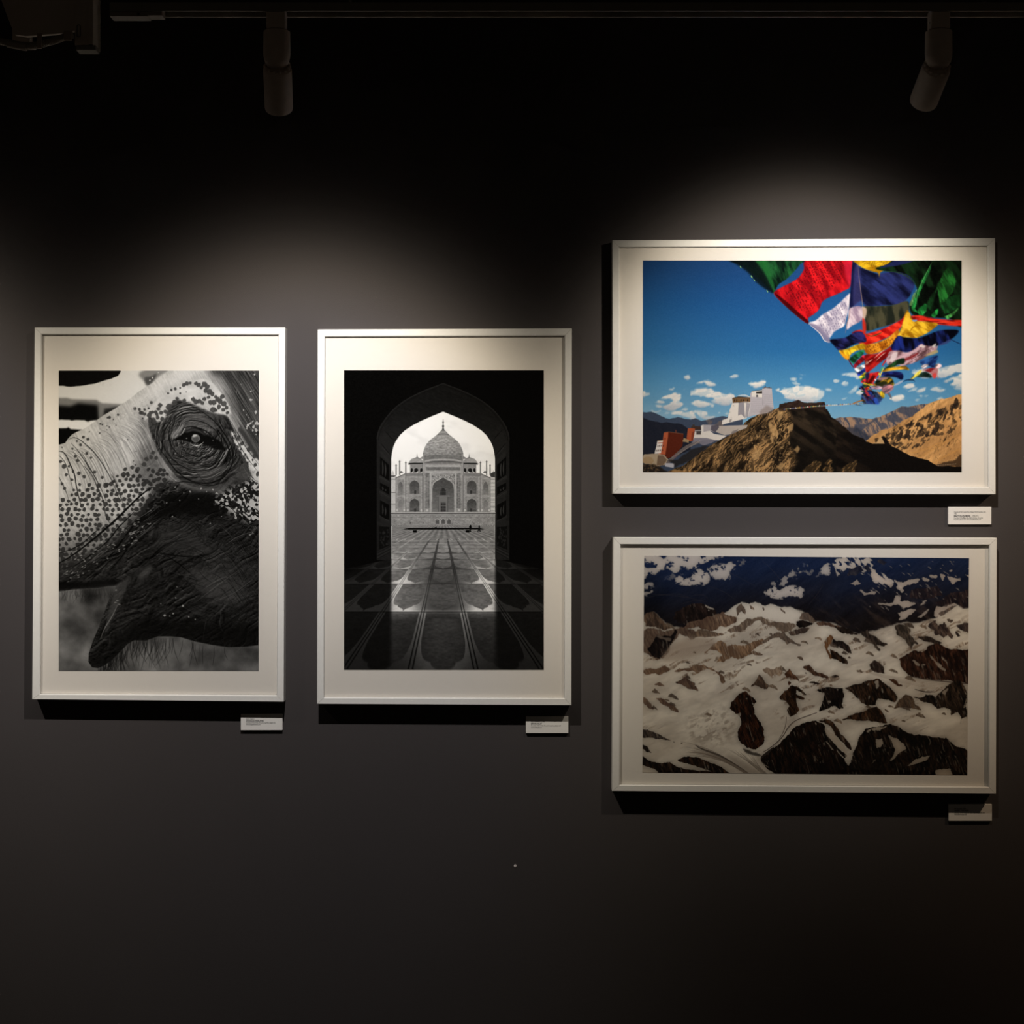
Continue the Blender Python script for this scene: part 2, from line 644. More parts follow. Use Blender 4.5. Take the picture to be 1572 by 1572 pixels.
    eyev = 40 + 210 * np.clip(re, -.2, .45) - 14 * sstep(20, 50, ex_)
    st_ = c.noise(34, 1.5, 58, 3, 66)
    fore = 50 + 110 * (st_ - .5) + 14 * (med - .5)
    we = sstep(78, 60, rr) * sstep(760, 738, Y)
    wf_ = sstep(0, 14, (X - 300) * 1.9 - (Y - 575)) * (1 - we * .6)
    dv = cheek * (1 - np.maximum(we, wf_)) + np.where(wf_ > we, fore, eyev) * np.maximum(we, wf_)
    sk2 = c.noise(26, 1.6, 62, 3, 67)
    skin = skin + 44 * (sk2 - .5) + 60 * np.clip(c.relief(c.noise(16, 4.5, 62, 3, 68), 200, 1.0), -.3, .3)
    val = skin * (1 - dark) + dv * dark
    c.comp(hm, val)
    base_dark = dark
    # brow light patch
    brow = [(222, 645), (226, 632), (236, 620), (250, 607), (264, 599), (280, 590), (290, 585), (303, 583), (314, 582), (326, 588), (334, 597), (343, 608), (351, 622), (354, 636), (342, 636), (330, 632), (316, 623), (304, 619), (294, 616), (284, 616), (272, 612), (262, 618), (255, 629), (252, 641), (240, 645), (230, 640)]
    bm = c.mask(brow, True, rough=1.2, soft=.4)
    c.comp(bm * .95, 204 + 40 * (c.noise(14, 10, 0, 3, 21) - .62))
    # light flash along the top of the forehead
    fm = c.mask([(236, 592), (268, 571), (285, 563), (318, 560), (305, 574), (280, 584), (256, 597), (232, 616), (205, 630), (190, 632)], True, soft=5)
    c.comp(fm * .5, 222)
    # brow spots
    for (x, y, r) in [(246, 622, 3.4), (243, 628, 3.0), (258, 604, 1.8), (263, 599, 2), (269, 597, 2.3), (276.5, 595.5, 1.5), (276.6, 604, 1.5), (282, 591, 3), (287, 589, 3.4), (292, 588, 2.2), (286, 602, .8), (301, 589, 3), (305, 591, 3.4), (309, 595, 2.8), (314, 590, 4), (318, 594, 4), (316, 600, 3.6), (322, 602, 4.2), (326, 605, 3.6), (331, 609, 2.6), (320, 610, 2.5), (314, 613, 3.2), (296.5, 613, 3.2), (301, 617, 3.8), (306, 616, 3.6), (311, 619, 3), (323, 618, 3.4), (329, 618, 4), (334, 613, 3.6), (338, 616, 4), (341, 609, 3.4), (344, 620, 4.5), (336, 625, 3.6), (327, 629, 4.2), (331, 630, 3), (343, 629, 3), (348, 626, 3), (349, 634, 2.5), (272, 612, 2.6), (268, 618, 4), (259, 625, 4.6), (254, 632, 3), (247.5, 634, 3), (258, 635, 3), (240, 635, 2.6), (242, 641, 3), (249, 643, 3), (283, 615, 3), (232, 618, 2.4), (228, 627, 1.6), (222, 629, 2), (214, 629, 2.4), (207, 627.5, 2.4), (231, 634, 2.6), (236, 644, 2.8), (218, 634, 3), (222, 636, 2.4), (229, 638, 3.6), (234, 633, 2.4), (239, 633, 2.6), (230, 646, 2.6), (237, 648, 3.4), (231, 652, 3), (236, 656, 3), (241, 637, 2.4)]:
        c.ell(x, y, r * 1.05, r, 66, .92, rs.rand() * 3, .16)
    # forehead streaks
    for i in range(260):
        x = 285 + rs.rand() * 115
        y = 568 + rs.rand() * 150
        if y > 560 + (x - 285) * 2.1 or y < 566:
            continue
        L = 8 + rs.rand() * 22
        v = 22 if rs.rand() < .6 else 96
        c.stroke([(x, y), (x + L * .5, y + L * .72), (x + L * .86, y + L * 1.5)], .5 + rs.rand() * .5, v, .38 * min(1, base_dark[min(c.H - 1, max(0, int((y - 569) * c.S))), min(c.W - 1, int((x - 90) * c.S))] + .25))
    for i in range(60):
        x = 240 + rs.rand() * 60
        y = 570 + rs.rand() * 20
        c.stroke([(x, y), (x + 7, y + 9)], .5, 120, .25)
    # light flecks on dark forehead right edge
    for (x, y, r) in [(391, 575, 1.5), (385, 601, 1.6), (385, 614, 2), (393, 633, 2.6), (388, 647, 1.4), (374, 630, 1.3), (378, 637, .9), (381, 641, .8), (395, 650, 3.4), (381, 653, 2.8), (385, 650, 2), (390, 655, 2.4), (394, 660, 3), (379, 658, 1.5), (388, 661, 1.6), (393, 667, 1.2), (389, 600, .8), (370, 590, .7), (363, 602, .8), (352, 625, 1.7), (349, 622, 1.2)]:
        c.ell(x, y, r, r * .8, 190, .8, rs.rand() * 3, .5)
    for (a, b) in [((381, 653), (388, 660)), ((388, 650), (391, 661)), ((384, 660), (397, 661)), ((396, 648), (393, 656))]:
        c.stroke([a, b], 1.5, 195, .9)
    # diagonal light patch below the temple
    dp = [(355, 663), (360, 666), (366, 676), (374, 684), (381, 694), (389, 704), (402, 707), (402, 748), (396, 742), (390, 736), (384, 722), (378, 706), (372, 697), (366, 688), (359, 676)]
    c.comp(np.clip(c.mask(dp, True, rough=1.0, soft=1.2) * 1.5 - .9 * sstep(.45, .7, c.noise(5, 4, 50, 3, 73)), 0, 1) * .93, 208 + 40 * (c.noise(7, 5, 0, 2, 4) - .6))
    for (x, y, r) in [(366, 672, 3), (372, 681, 2.6), (382, 690, 3), (392, 714, 2.6), (396, 728, 3.2), (388, 706, 1.6), (377, 698, 1.6), (370, 690, 1.6), (380, 704, 1.2), (391, 700, 3)]:
        c.ell(x, y, r, r * 1.2, 58, .9, .4, .2)
    c.fill([(365, 660), (374, 672), (386, 692), (402, 714), (402, 706), (390, 688), (376, 664), (368, 655)], 52, .9, soft=.6)
    # ---- eye
    for i in range(46):      # skin folds round the eye
        t = rs.rand()
        a0 = math.radians(-30 + 225 * t)
        k = .55 + rs.rand() * .62
        pts = []
        for q in range(6):
            a = a0 + q * .13
            pts.append((302 + 57 * k * math.cos(a) + 3 * k, 681 + (62 if math.sin(a) > 0 else 52) * k * math.sin(a)))
        v = 12 if rs.rand() < .55 else 104
        c.stroke(pts, .8 + rs.rand() * .9, v, .3)
    folds = [
        ([(236, 668), (246, 690), (258, 706), (272, 724), (292, 738), (318, 742), (342, 734), (355, 716), (358, 698), (352, 678), (340, 660), (326, 644), (308, 631), (292, 622)], 2.6, 8, .9),
        ([(240, 662), (250, 684), (262, 702), (280, 716), (300, 723), (325, 720), (344, 706)], 2.0, 10, .8),
        ([(262, 640), (261, 655), (259, 668), (262, 682), (270, 694), (282, 704)], 2.2, 10, .85),
        ([(252, 648), (252, 662), (250, 678), (256, 694)], 1.6, 16, .7),
        ([(280, 690), (292, 698), (308, 702), (326, 700), (342, 692)], 2.0, 8, .85),
        ([(275, 696), (290, 708), (312, 714), (336, 708), (350, 696)], 1.8, 10, .8),
        ([(330, 655), (344, 674), (352, 692), (353, 708), (346, 720)], 2.4, 6, .9),
        ([(318, 648), (336, 668), (345, 690)], 1.8, 8, .8),
        ([(282, 727), (300, 732), (322, 731), (340, 723)], 1.6, 12, .7),
        ([(296, 718), (312, 738), (320, 744)], 1.0, 10, .8),
        ([(345, 640), (356, 660), (368, 684), (382, 706), (396, 724)], 1.6, 10, .7),
        ([(350, 640), (364, 664), (380, 690), (398, 714)], 1.4, 14, .7),
    ]
    for p, w, v, a in folds:
        c.stroke(roughen(spline(p, False, 5), .7, rs, 2.0, False), w * .8, v, a * .85, smooth=False, taper=.8)
    c.fill([(279, 650), (284, 642), (291, 637), (303, 637), (318, 643), (328, 651), (332, 658), (318, 654), (302, 649), (288, 650)], 100, .6, True, soft=.9)
    c.fill([(281, 654), (290, 649.5), (304, 650.5), (318, 655), (327, 661), (322, 663), (310, 658), (296, 655), (286, 657)], 104, .6, True, soft=.8)
    c.stroke([(279, 651), (290, 646), (302, 646), (316, 650), (330, 660)], 1.6, 10, .9)
    c.stroke([(284, 641), (296, 642.5), (310, 645), (322, 650)], .9, 40, .7)
    c.stroke([(278, 660), (288, 655.5), (300, 656), (314, 661), (324, 668), (334, 680)], 1.8, 14, .9)
    c.fill([(268, 660), (278, 654), (283, 650), (280, 660), (274, 668), (265, 674), (262, 668)], 150, .6, True, soft=1)
    c.fill([(266, 675.5), (276, 670), (284, 663), (291, 659), (300, 657), (309, 660), (318, 668), (336, 676), (345, 690), (330, 690), (318, 684), (306, 682), (292, 679), (280, 676)], 9, .97, True, soft=.5)
    c.fill([(284, 664), (290, 660), (299, 658), (309, 662), (316, 669), (306, 664), (296, 662), (289, 664)], 62, .8, True, soft=.4)
    c.ell(300.6, 673, 6.6, 6.2, 98, 1, 0, .03, 20)
    c.ell(300.9, 674.2, 4.6, 4.2, 70, .8, 0, .03, 16)
    c.fill([(295.5, 670), (297, 667.4), (300, 667.2), (303, 668.6), (300, 670.5), (297, 671)], 205, .9, True, soft=.3)
    c.stroke([(292, 681), (300, 684.5), (308, 682.5), (313, 678.5)], 1.3, 190, .85)
    c.ell(302, 684.6, 2, 1, 205, .8)
    c.ell(286.6, 673, 1.1, .8, 160, .8)
    c.ell(327, 676, .7, .6, 170, .7)
    for i in range(9):
        y = 686 + i * 4.4
        j = rs.randn(4) * 1.2
        c.stroke([(272 + i * 1.6, y - 6 + j[0]), (290, y + 1 + j[1]), (310, y + 3 + j[2]), (334, y - 4 + j[3])], 1.0, 100, .3)
        c.stroke([(272 + i * 1.6, y - 4.6 + j[0]), (290, y + 2.6 + j[1]), (310, y + 4.5 + j[2]), (334, y - 2.5 + j[3])], 1.1, 8, .5)
    for (x, y) in [(269, 696), (262, 706), (280, 700), (270, 690)]:
        c.ell(x, y, .9, .7, 190, .6)
    # ring of cheek under the eye
    c.stroke([(242, 744), (265, 742), (282, 740), (300, 742), (318, 746), (338, 742), (355, 730), (370, 716)], 1.6, 14, .75)
    c.fill([(282, 742), (300, 744), (322, 748), (345, 742), (360, 730), (352, 748), (330, 756), (300, 754), (285, 750)], 92, .55, True, soft=2.2)
    c.fill([(300, 722), (322, 722), (345, 712), (340, 726), (320, 737), (306, 732)], 84, .5, True, soft=2)
    c.fill([(360, 722), (372, 714), (386, 722), (386, 735), (372, 738), (362, 734)], 86, .5, True, soft=3)
    # black hollow below
    c.fill([(232, 774), (248, 762), (270, 757), (300, 757), (330, 760), (356, 774), (340, 792), (300, 792), (262, 792), (240, 798), (222, 806), (215, 800)], 7, .85, True, soft=5)
    # right cluster of light flecks between black spots
    for i in range(150):
        x, y = 330 + rs.rand() * 68, 742 + rs.rand() * 58
        q = (x - 330) / 68
        if y < 742 + (1 - q) * 26 or y > 775 + q * 22 + rs.rand() * 8 or rs.rand() > .35 + .6 * q:
            continue
        r = .8 + rs.rand() * 2.0 * (.5 + .5 * q)
        c.ell(x, y, r, r * .7, 186, .82, rs.rand() * 3, .55)
    for i in range(70):
        x, y = 345 + rs.rand() * 54, 744 + rs.rand() * 48
        c.ell(x, y, 2.4, 2.1, 22, .85, rs.rand() * 3, .2)
    for p in [[(372, 758), (375, 766), (378, 777)], [(330, 768), (335, 772), (339, 768)], [(360, 788), (363, 796), (361, 796)], [(384, 732), (391, 738), (396, 741)]]:
        c.stroke(roughen(spline(p, False, 4), .8, rs, 1.2, False), 1.8, 190, .8, smooth=False, taper=.6)
    for (x, y, r) in [(309, 750, 1.5), (327, 752, 1.4), (317, 755, 1), (333, 757, 2), (305, 766, 1), (292, 755, 1.4), (282, 757, .9), (276, 768, 1), (269, 748, 1.2), (270, 738, 1.2), (256, 772, 1.4), (323, 804, 1.2), (340, 793, .9), (265, 793, 1.2), (362, 795, 2.2), (379, 791, 1.3), (385, 821, 1.8), (388, 819, 1.6)]:
        c.ell(x, y, r, r * .85, 178, .75, rs.rand() * 3, .4)
    # lace of pale skin between the merging spots left of the cheek
    lace = ridge(c.noise(9, 8, 15, 2, 71))
    lm = sstep(.86, .97, lace) * c.mask([(214, 745), (226, 722), (240, 714), (256, 722), (272, 742), (278, 752), (262, 770), (246, 782), (222, 790)], True, soft=5)
    c.comp(lm * .3, 150)
    lm = sstep(.72, .95, c.noise(5, 4, 40, 2, 72) * 1.35) * c.mask([(330, 768), (352, 752), (376, 742), (404, 726), (404, 806), (372, 796), (348, 784)], True, soft=5)
    c.comp(lm * .9, 196)
    # ---- trunk wrinkles
    for i in range(64):
        t = i / 63.0
        x, y = 92 + 112 * t, 693 - 56 * t + 9 * math.sin(t * 3.1) + rs.rand() * 5
        L = 46 + rs.rand() * 50 - 16 * t
        pts = [(x, y), (x + 10, y + 4), (x + 22, y + .26 * L), (x + 30 + 4 * rs.rand(), y + .58 * L), (x + 36 + 8 * t, y + L)]
        c.stroke(pts, .6 + rs.rand() * .8, 96, .34 if t > .3 else .48)
        if i % 2 == 0:
            c.stroke([(a + 2.1, b + .4) for a, b in pts], 1.0, 236, .35)
    for p, w, a in [
        ([(105, 675), (113, 672), (122, 675), (132, 683), (143, 693), (153, 706), (162, 720), (168, 731), (176, 748), (183, 768)], 1.4, .9),
        ([(109, 681), (117, 689), (127, 703), (136, 717), (146, 733), (153, 747), (160, 762), (168, 786)], 1.3, .85),
        ([(88, 693), (96, 694), (102, 701), (108, 714), (114, 728), (117, 746), (122, 768), (126, 780)], 1.9, .95),
        ([(88, 698), (96, 705), (102, 716), (106, 730), (112, 752)], 1.3, .8),
        ([(125, 693), (131, 706), (140, 722), (150, 740)], 1.0, .7),
        ([(112, 693), (122, 708), (132, 724), (139, 738)], 1.0, .7),
        ([(160, 706), (170, 722), (178, 738), (186, 752)], .8, .5),
        ([(88, 728), (94, 740), (100, 752), (106, 770)], 1.1, .8),
        ([(171, 728), (178, 742), (184, 760), (190, 775)], 1.5, .85),
        ([(154, 660), (164, 664), (172, 672), (182, 690), (190, 706), (196, 722)], .8, .4),
        ([(128, 715), (140, 728), (150, 750), (158, 768), (162, 790), (170, 806)], 1.6, .85)]:
        c.stroke(p, w, 26, a, taper=.8)
    # small bright/dark pits near the nose line
    for i in range(150):
        x = 150 + rs.rand() * 90
        y = 668 - (x - 130) * .62 + rs.rand() * 16
        c.ell(x, y, .7 + rs.rand() * .8, .5, 140, .4, -.5)
    for (x, y, r) in [(168, 641, 2.6), (165, 641.5, 1.5), (154, 651, 1.5), (157, 652, 1.4), (164, 654, 1), (168, 656, 1), (174, 644, 1.2), (181, 637, 1.8), (178, 653, 1), (153, 665, 1.3), (137, 663, 1), (128, 671, 2.4), (135, 674.5, 2.5), (118, 677.5, 1.6), (123.5, 683, 2.4), (111, 689, 1.8), (133, 696, 2.5), (139.5, 703, 1.8), (115.5, 700.5, 2.4), (119, 707, 2.5), (93, 708.5, 2.6), (98, 716, 3.6), (105.5, 716, 2), (95, 687, 1.2), (164, 660, .8), (196, 675, 1), (209, 693, 1), (205, 708, 1), (208, 714, 1.2), (203, 718, 3.2), (212, 720, 3.4), (221, 713, 3.6), (225, 705, 3.4), (232, 702, 3.2), (235, 695, 3.2), (240, 703, 3), (219, 642.5, 1.3), (216, 634, 3), (101.5, 729, 2.6), (110, 736.5, 2.4), (121, 726.5, 3), (129, 732, 2.8), (112, 724, 2.4), (145, 725, 2.8), (157, 733, 2.4), (122, 744, 2.4), (95, 743, 2.6), (99, 750, 2.6), (135, 752, 3), (142, 750, 3), (113, 752.5, 2.2), (164, 744, 3), (173, 740, 2.8), (180, 731, 2.2), (190, 731, 2.6), (196, 727, 2.8), (205, 731, 3.2)]:
        c.ell(x, y, r, r * .95, 58, .9, rs.rand() * 3, .14)
    # dense spots of the lower trunk: jittered lattice
    row = 0
    y = 722.0
    while y < 892:
        x = 88.0 + (row % 2) * 4.6
        while x < 262:
            jx, jy = x + (rs.rand() - .5) * 4.2, y + (rs.rand() - .5) * 4.0
            edge = 764 - (jx - 90) * .42 - max(0, jx - 190) * .25
            keep = sstep(edge - 8, edge + 12, jy)
            far = base_dark[min(c.H - 1, max(0, int((jy - 569) * c.S))), min(c.W - 1, max(0, int((jx - 90) * c.S)))]
            if rs.rand() < keep * .93 and far < .93 and not (jx > 236 and jy < 712):
                r = 2.5 + rs.rand() * 1.5 - .4 * sstep(840, 880, jy)
                c.ell(jx, jy, r * (1 + .3 * far), r * .92, 50 - 14 * far, .9, rs.rand() * 3, .17)
            x += 8.7
        y += 7.6
        row += 1
    # folds running up right across the spots
    for p, w, v, a in [
        ([(88, 850), (110, 843), (128, 833), (142, 820), (152, 812)], 1.6, 14, .85),
        ([(88, 866), (112, 852), (138, 832), (162, 812), (180, 796), (196, 780), (208, 768), (222, 756), (234, 748)], 3.2, 10, .92),
        ([(110, 872), (142, 850), (168, 828), (180, 812), (192, 800), (206, 786)], 2.0, 8, .85),
        ([(88, 876), (118, 866), (148, 846), (170, 824), (184, 806)], 1.2, 20, .7),
        ([(150, 872), (172, 850), (190, 826), (206, 806), (224, 788)], 2.4, 6, .9),
        ([(168, 876), (186, 856), (200, 836), (218, 812)], 2.2, 6, .9)]:
        c.stroke(p, w, v, a, taper=.7)
    for i in range(90):
        t = rs.rand()
        x = 95 + rs.rand() * 130
        y = 905 - (x - 90) * .72 + (rs.rand() - .5) * 46
        L = 10 + rs.rand() * 26
        c.stroke([(x, y), (x + L * .55, y - L * .36), (x + L, y - L * .75)], .6 + rs.rand() * .9, 8 if rs.rand() < .62 else 104, .5)
    for i in range(70):       # pale flecks low on the trunk
        x = 92 + rs.rand() * 140
        y = 884 - (x - 92) * .62 + (rs.rand() - .4) * 34
        c.ell(x, y, .8 + rs.rand() * 1.8, .5 + rs.rand() * .7, 184, .62, -.5 + rs.rand() * .4, .4)
    c.fill([(84, 893), (130, 893), (175, 888), (184, 894), (178, 899.5), (150, 904.5), (113, 905.5), (84, 909.5)], 6, .9, soft=1.6)
    # mouth corner, lip inside
    c.stroke([(226, 862), (240, 848), (252, 838), (266, 832), (284, 829)], 3.0, 4, .95)
    c.stroke([(242, 848), (262, 852), (284, 854), (318, 853)], 2.2, 5, .9)
    c.stroke([(250, 850), (270, 862), (290, 878), (306, 892)], 2.0, 6, .85)
    c.stroke([(262, 832), (300, 842), (330, 862), (350, 880)], 1.2, 8, .7)
    c.fill([(212, 884), (222, 872), (232, 868), (234, 874), (226, 882), (214, 888)], 92, .6, True, rough=1.0, soft=2.2)
    c.fill([(178, 900), (190, 892), (200, 884), (196, 898), (186, 920), (176, 944), (164, 966), (160, 962), (168, 934)], 84, .6, True, soft=1.8)
    c.stroke([(182, 925), (172, 946), (160, 966), (154, 982)], 1.2, 170, .6)
    c.stroke([(164, 950), (158, 966), (150, 985)], 2.4, 8, .8)
    for i in range(26):
        t = i / 25.0
        x, y = 172 - 34 * t, 912 + 92 * t
        c.stroke([(x, y), (x - 3 - rs.rand() * 3, y + 2 + rs.rand() * 3)], .6, 30, .7)
        c.ell(x + .4, y, .6, .6, 130, .5)
    for i in range(34):
        t = rs.rand()
        x, y = 176 - 34 * t + rs.rand() * 18, 940 + 66 * t + rs.rand() * 6
        c.stroke([(x, y), (x + 4, y + 2 + rs.rand() * 3)], .7, 96, .5)
    for (x, y) in [(178, 906), (177, 925), (180, 922), (183, 928)]:
        c.ell(x, y, 1.6, 1.1, 160, .6, 0, .4)
    # cheek: crossing creases, lit bulges
    c.fill([(250, 806), (285, 812), (318, 830), (300, 850), (262, 846), (240, 838)], 70, .35, True, soft=7)
    c.fill([(290, 872), (330, 872), (366, 888), (384, 906), (366, 930), (330, 926), (300, 902)], 92, .5, True, soft=9)
    c.fill([(315, 838), (360, 850), (390, 880), (360, 878), (325, 866)], 70, .4, True, soft=8)
    for i in range(120):
        x, y = 240 + rs.rand() * 160, 796 + rs.rand() * 176
        L = 12 + rs.rand() * 36
        k = rs.rand()
        if k < .5:
            an = math.radians(52 + rs.randn() * 8 - (y - 800) * .18)
        elif k < .8:
            an = math.radians(-34 + rs.randn() * 12)
        else:
            an = math.radians(8 + rs.randn() * 14)
        bx, by = math.cos(an), math.sin(an)
        cv = (rs.rand() - .5) * 6
        v = 5 if rs.rand() < .8 else 80
        c.stroke([(x, y), (x + bx * L * .5 - by * cv, y + by * L * .5 + bx * cv), (x + bx * L, y + by * L)], .6 + rs.rand() * .7, v, .42)
    for i in range(70):       # tight parallel creases to the right
        x, y = 336 + rs.rand() * 50, 800 + rs.rand() * 110
        c.stroke([(x, y), (x + 14, y + 17), (x + 24, y + 34)], .8, 4 if i % 3 else 60, .4)
    for p in [[(300, 925), (335, 898), (372, 872)], [(322, 926), (360, 910), (395, 884)], [(312, 905), (332, 892), (350, 884)], [(340, 940), (338, 958), (344, 972)], [(318, 948), (314, 966), (312, 984)], [(337, 955), (337, 975)], [(345, 838), (365, 824), (392, 815)], [(356, 836), (372, 828)]]:
        c.stroke(p, .7, 124, .6)
    for i in range(160):      # pebbled lip
        x, y = 182 + rs.rand() * 110, 900 + rs.rand() * 64
        c.stroke([(x, y), (x + 4 + rs.rand() * 5, y - 1 + rs.rand() * 3)], .7, 72, .4)
    c.fill([(236, 948), (300, 956), (402, 962), (402, 992), (350, 994), (300, 986), (262, 978), (224, 984), (200, 986), (150, 1026), (138, 1018), (160, 1000), (200, 960)], 5, .62, True, soft=6)
    for i in range(40):
        x = 262 + rs.rand() * 130
        y = 940 + rs.rand() * 22
        c.stroke([(x, y), (x + 12, y + 1.5 + rs.rand() * 2)], .7, 88, .5)
    for (x, y, r) in [(281, 930, 1.8), (253, 945, 1.9), (266, 942, 1.6), (261, 946, 1), (290, 947, 1.2), (300, 951, 1), (272, 901, .9), (270, 918, 1), (247, 927, .8)]:
        c.ell(x, y, r, r * .9, 190, .8, rs.rand() * 3, .4)
    # trim back to outline with background, then hairs
    keep = np.clip(hm, 0, 1)
    hair = c.img.copy()
    c.comp((1 - keep) * bgm, low)
    for i in range(150):
        x = 150 + abs(rs.randn()) * 70
        if x > 395:
            continue
        yy = 1024 - (x - 150) * .8 if x < 200 else 982 + (4 if x > 300 else -2) + max(0, x - 262) * .09
        L = (16 + rs.rand() * 34) * (1.0 if x < 300 else .6)
        d = (rs.rand() - .55) * .8
        c.stroke([(x, yy - 1), (x + d * L * .4, yy + L * .5), (x + d * L * 1.2 + rs.randn() * 3, yy + L)], .5 + rs.rand() * .6, 16, .55)
    for i in range(60):
        x = 92 + rs.rand() * 82
        c.stroke([(x, 904), (x + rs.randn() * 2, 910 + rs.rand() * 5), (x + rs.randn() * 4, 912 + rs.rand() * 16)], .5, 18, .5)
    for i in range(24):
        x, y = 136 + rs.rand() * 8, 995 + rs.rand() * 26
        c.stroke([(x, y), (x - 7 - rs.rand() * 5, y + rs.randn() * 5)], .4, 22, .55)
    c.img += (c.noise(1.1, 1.1, 0, 1, 77)[..., None] - .5) * .03
    return c


# ------------------------------------------------------------ domed tomb
def paint_tomb():
    c = Canvas(528, 568.3, 307, 460, 21)
    rs = c.rs
    X, Y = c.X, c.Y
    CX = 680.4
    c.img[:] = tocol(5)

    def mir(p):
        return [(2 * CX - x, y) for x, y in p][::-1]
    outer = [(578.5, 860), (578.5, 674), (580, 665), (583.5, 655.5), (588, 648), (593.5, 640.5), (601, 631.5), (609, 624), (619, 616.6), (630, 610), (643, 603.5), (656.5, 597.5), (669, 593), (CX, 588.6)]
    inner = [(600.6, 860), (600.6, 704.5), (601.8, 695), (604, 685.4), (607.8, 677), (614, 668), (621.8, 660.6), (634.5, 652.4), (647, 646), (663, 639), (CX, 632)]
    oo = outer + mir(outer)[1:]
    ii = inner + mir(inner)[1:]
    wallm = c.mask(oo)
    tex = c.noise(6, 1.4, 25, 3, 2)
    vault = 17 + 10 * (tex - .5) + 16 * sstep(600, 720, Y)
    c.comp(wallm, vault)
    c.stroke(oo[1:-1], 1.1, 40, .7, smooth=False, taper=0)
    c.stroke([(x + 2.2 if x < CX else x - 2.2, y + 2.4) for x, y in oo[1:-1]], .8, 6, .6, smooth=False, taper=0)
    # vault panels
    for sgn in (-1, 1):
        f = (lambda p: p) if sgn < 0 else mir
        c.fill(f([(590, 662), (601, 675), (603.4, 682), (598.8, 700), (584.5, 684), (585.5, 672)]), 30, .8)
        c.stroke(f([(589.5, 660), (597, 668), (603.5, 676)]), 1.0, 9, .9)
        c.stroke(f([(584.4, 680), (592, 690), (599, 698)]), 1.0, 9, .9)
        c.fill(f([(586, 684), (597.6, 697), (598.5, 701), (587, 688)]), 44, .6)
        c.fill(f([(581, 688), (598, 707), (599, 712), (581, 695)]), 38, .7)
        c.fill(f([(579, 676), (584, 690), (584, 860), (579, 860)]), 26, .7)
        # carved door leaf: panels
        for y0, y1 in [(704, 735), (744, 757), (771, 795)]:
            c.fill(f([(583.5, y0 - 3), (597.5, y0 + 10 if y0 < 740 else y0 + 4), (597.5, y1 + 3), (583.5, y1 - 6 if y0 < 760 else y1 - 1)]), 5, .9)
            k = 3 if y1 - y0 > 20 else 2
            for q in range(2):
                x = 587 + q * 4.2
                c.stroke(f([(x, y0 + 3 + q * 4), (x + .9, (y0 + y1) / 2 + q * 2), (x + .2, y1 - 5 + q * 2)]), 2.2, 58, .8)
        for y in (739, 762, 799):
            c.stroke(f([(582, y - 6), (590, y - 1), (598.6, y + 4)]), 3.2, 36, .85, taper=.2)
            c.stroke(f([(582, y - 8), (590, y - 3), (598.6, y + 2)]), .8, 58, .6, taper=.2)
        c.fill(f([(579, 800), (600, 803), (600, 808), (579, 806)]), 34, .8)
        c.fill(f([(582, 808), (598, 809), (598, 838), (582, 844)]), 12, .9)
        for q in range(26):
            x, y = 583 + rs.rand() * 14, 810 + rs.rand() * 28
            if sgn > 0:
                x = 2 * CX - x
            c.ell(x, y, 1.2, 1.6, 42, .6, 0, .5)
        c.fill(f([(579, 846), (600.6, 836), (600.6, 848), (579, 860)]), 34, .8)
        for q in range(5):
            c.stroke(f([(579, 849 + q * 2.4), (600.5, 838 + q * 2.2)]), .7, 56 if q % 2 else 16, .7, smooth=False, taper=0)
    # ---- the bright opening
    om = c.mask(ii)
    sky = 252 - 12 * sstep(.50, .85, c.noise(26, 14, 15, 3, 5))
    c.comp(om, sky)
    st = c.noise(2.6, 1.9, 0, 3, 14)
    st2 = c.noise(9, 7, 0, 2, 15)
    # minarets & side pinnacles
    base = c.img.copy()

    def stone(pts, v, amp=34, smooth=False, tx=None):
        m = c.mask(pts, smooth) * om
        t = v + amp * ((st if tx is None else tx) - .5) + amp * .5 * (st2 - .5)
        c.comp(m, t)

    def both(pts):
        return [pts, mir(pts)]
    for p in both([(600, 733), (601, 727), (603, 722), (604.5, 725), (606.5, 731), (607.5, 733), (607.5, 806), (600, 806)]):
        stone(p, 196, 24)
    for y in (729.5, 735, 755.5, 773):
        for p in both([(600, y), (608, y), (608, y + 1.4), (600, y + 1.4)]):
            c.comp(c.mask(p) * om, 122)
    for p in both([(600.5, 730.5), (606.5, 730.5), (606.5, 732), (600.5, 732)]):
        c.comp(c.mask(p) * om, 70)
    c.comp(c.mask([(752, 736), (760, 736), (760, 788), (752, 788)]) * om, 165 + 60 * (np.sin(Y * 3.4) > .2))
    c.comp(c.mask([(752, 727), (760, 724), (760, 733), (754, 732)]) * om, 60)
    # corner block and main blocks
    blockL = [(607.4, 733), (616, 729.5), (622.4, 727), (622.4, 788), (607.4, 788)]
    for p in both(blockL):
        stone(p, 158, 40)
    for p in both([(607.4, 733), (622.4, 726.6), (622.4, 728.2), (607.4, 735)]):
        c.comp(c.mask(p) * om, 108)
    for p in both([(622.4, 727), (650.5, 726), (650.5, 788), (622.4, 788)]):
        stone(p, 150, 44)
    for p in both([(621, 726.3), (651, 725.2), (651, 728.3), (621, 728.6)]):
        stone(p, 132, 20)
    for p in both([(623, 728.8), (651, 728.6), (651, 730), (623, 730.4)]):
        c.comp(c.mask(p) * om, 96)
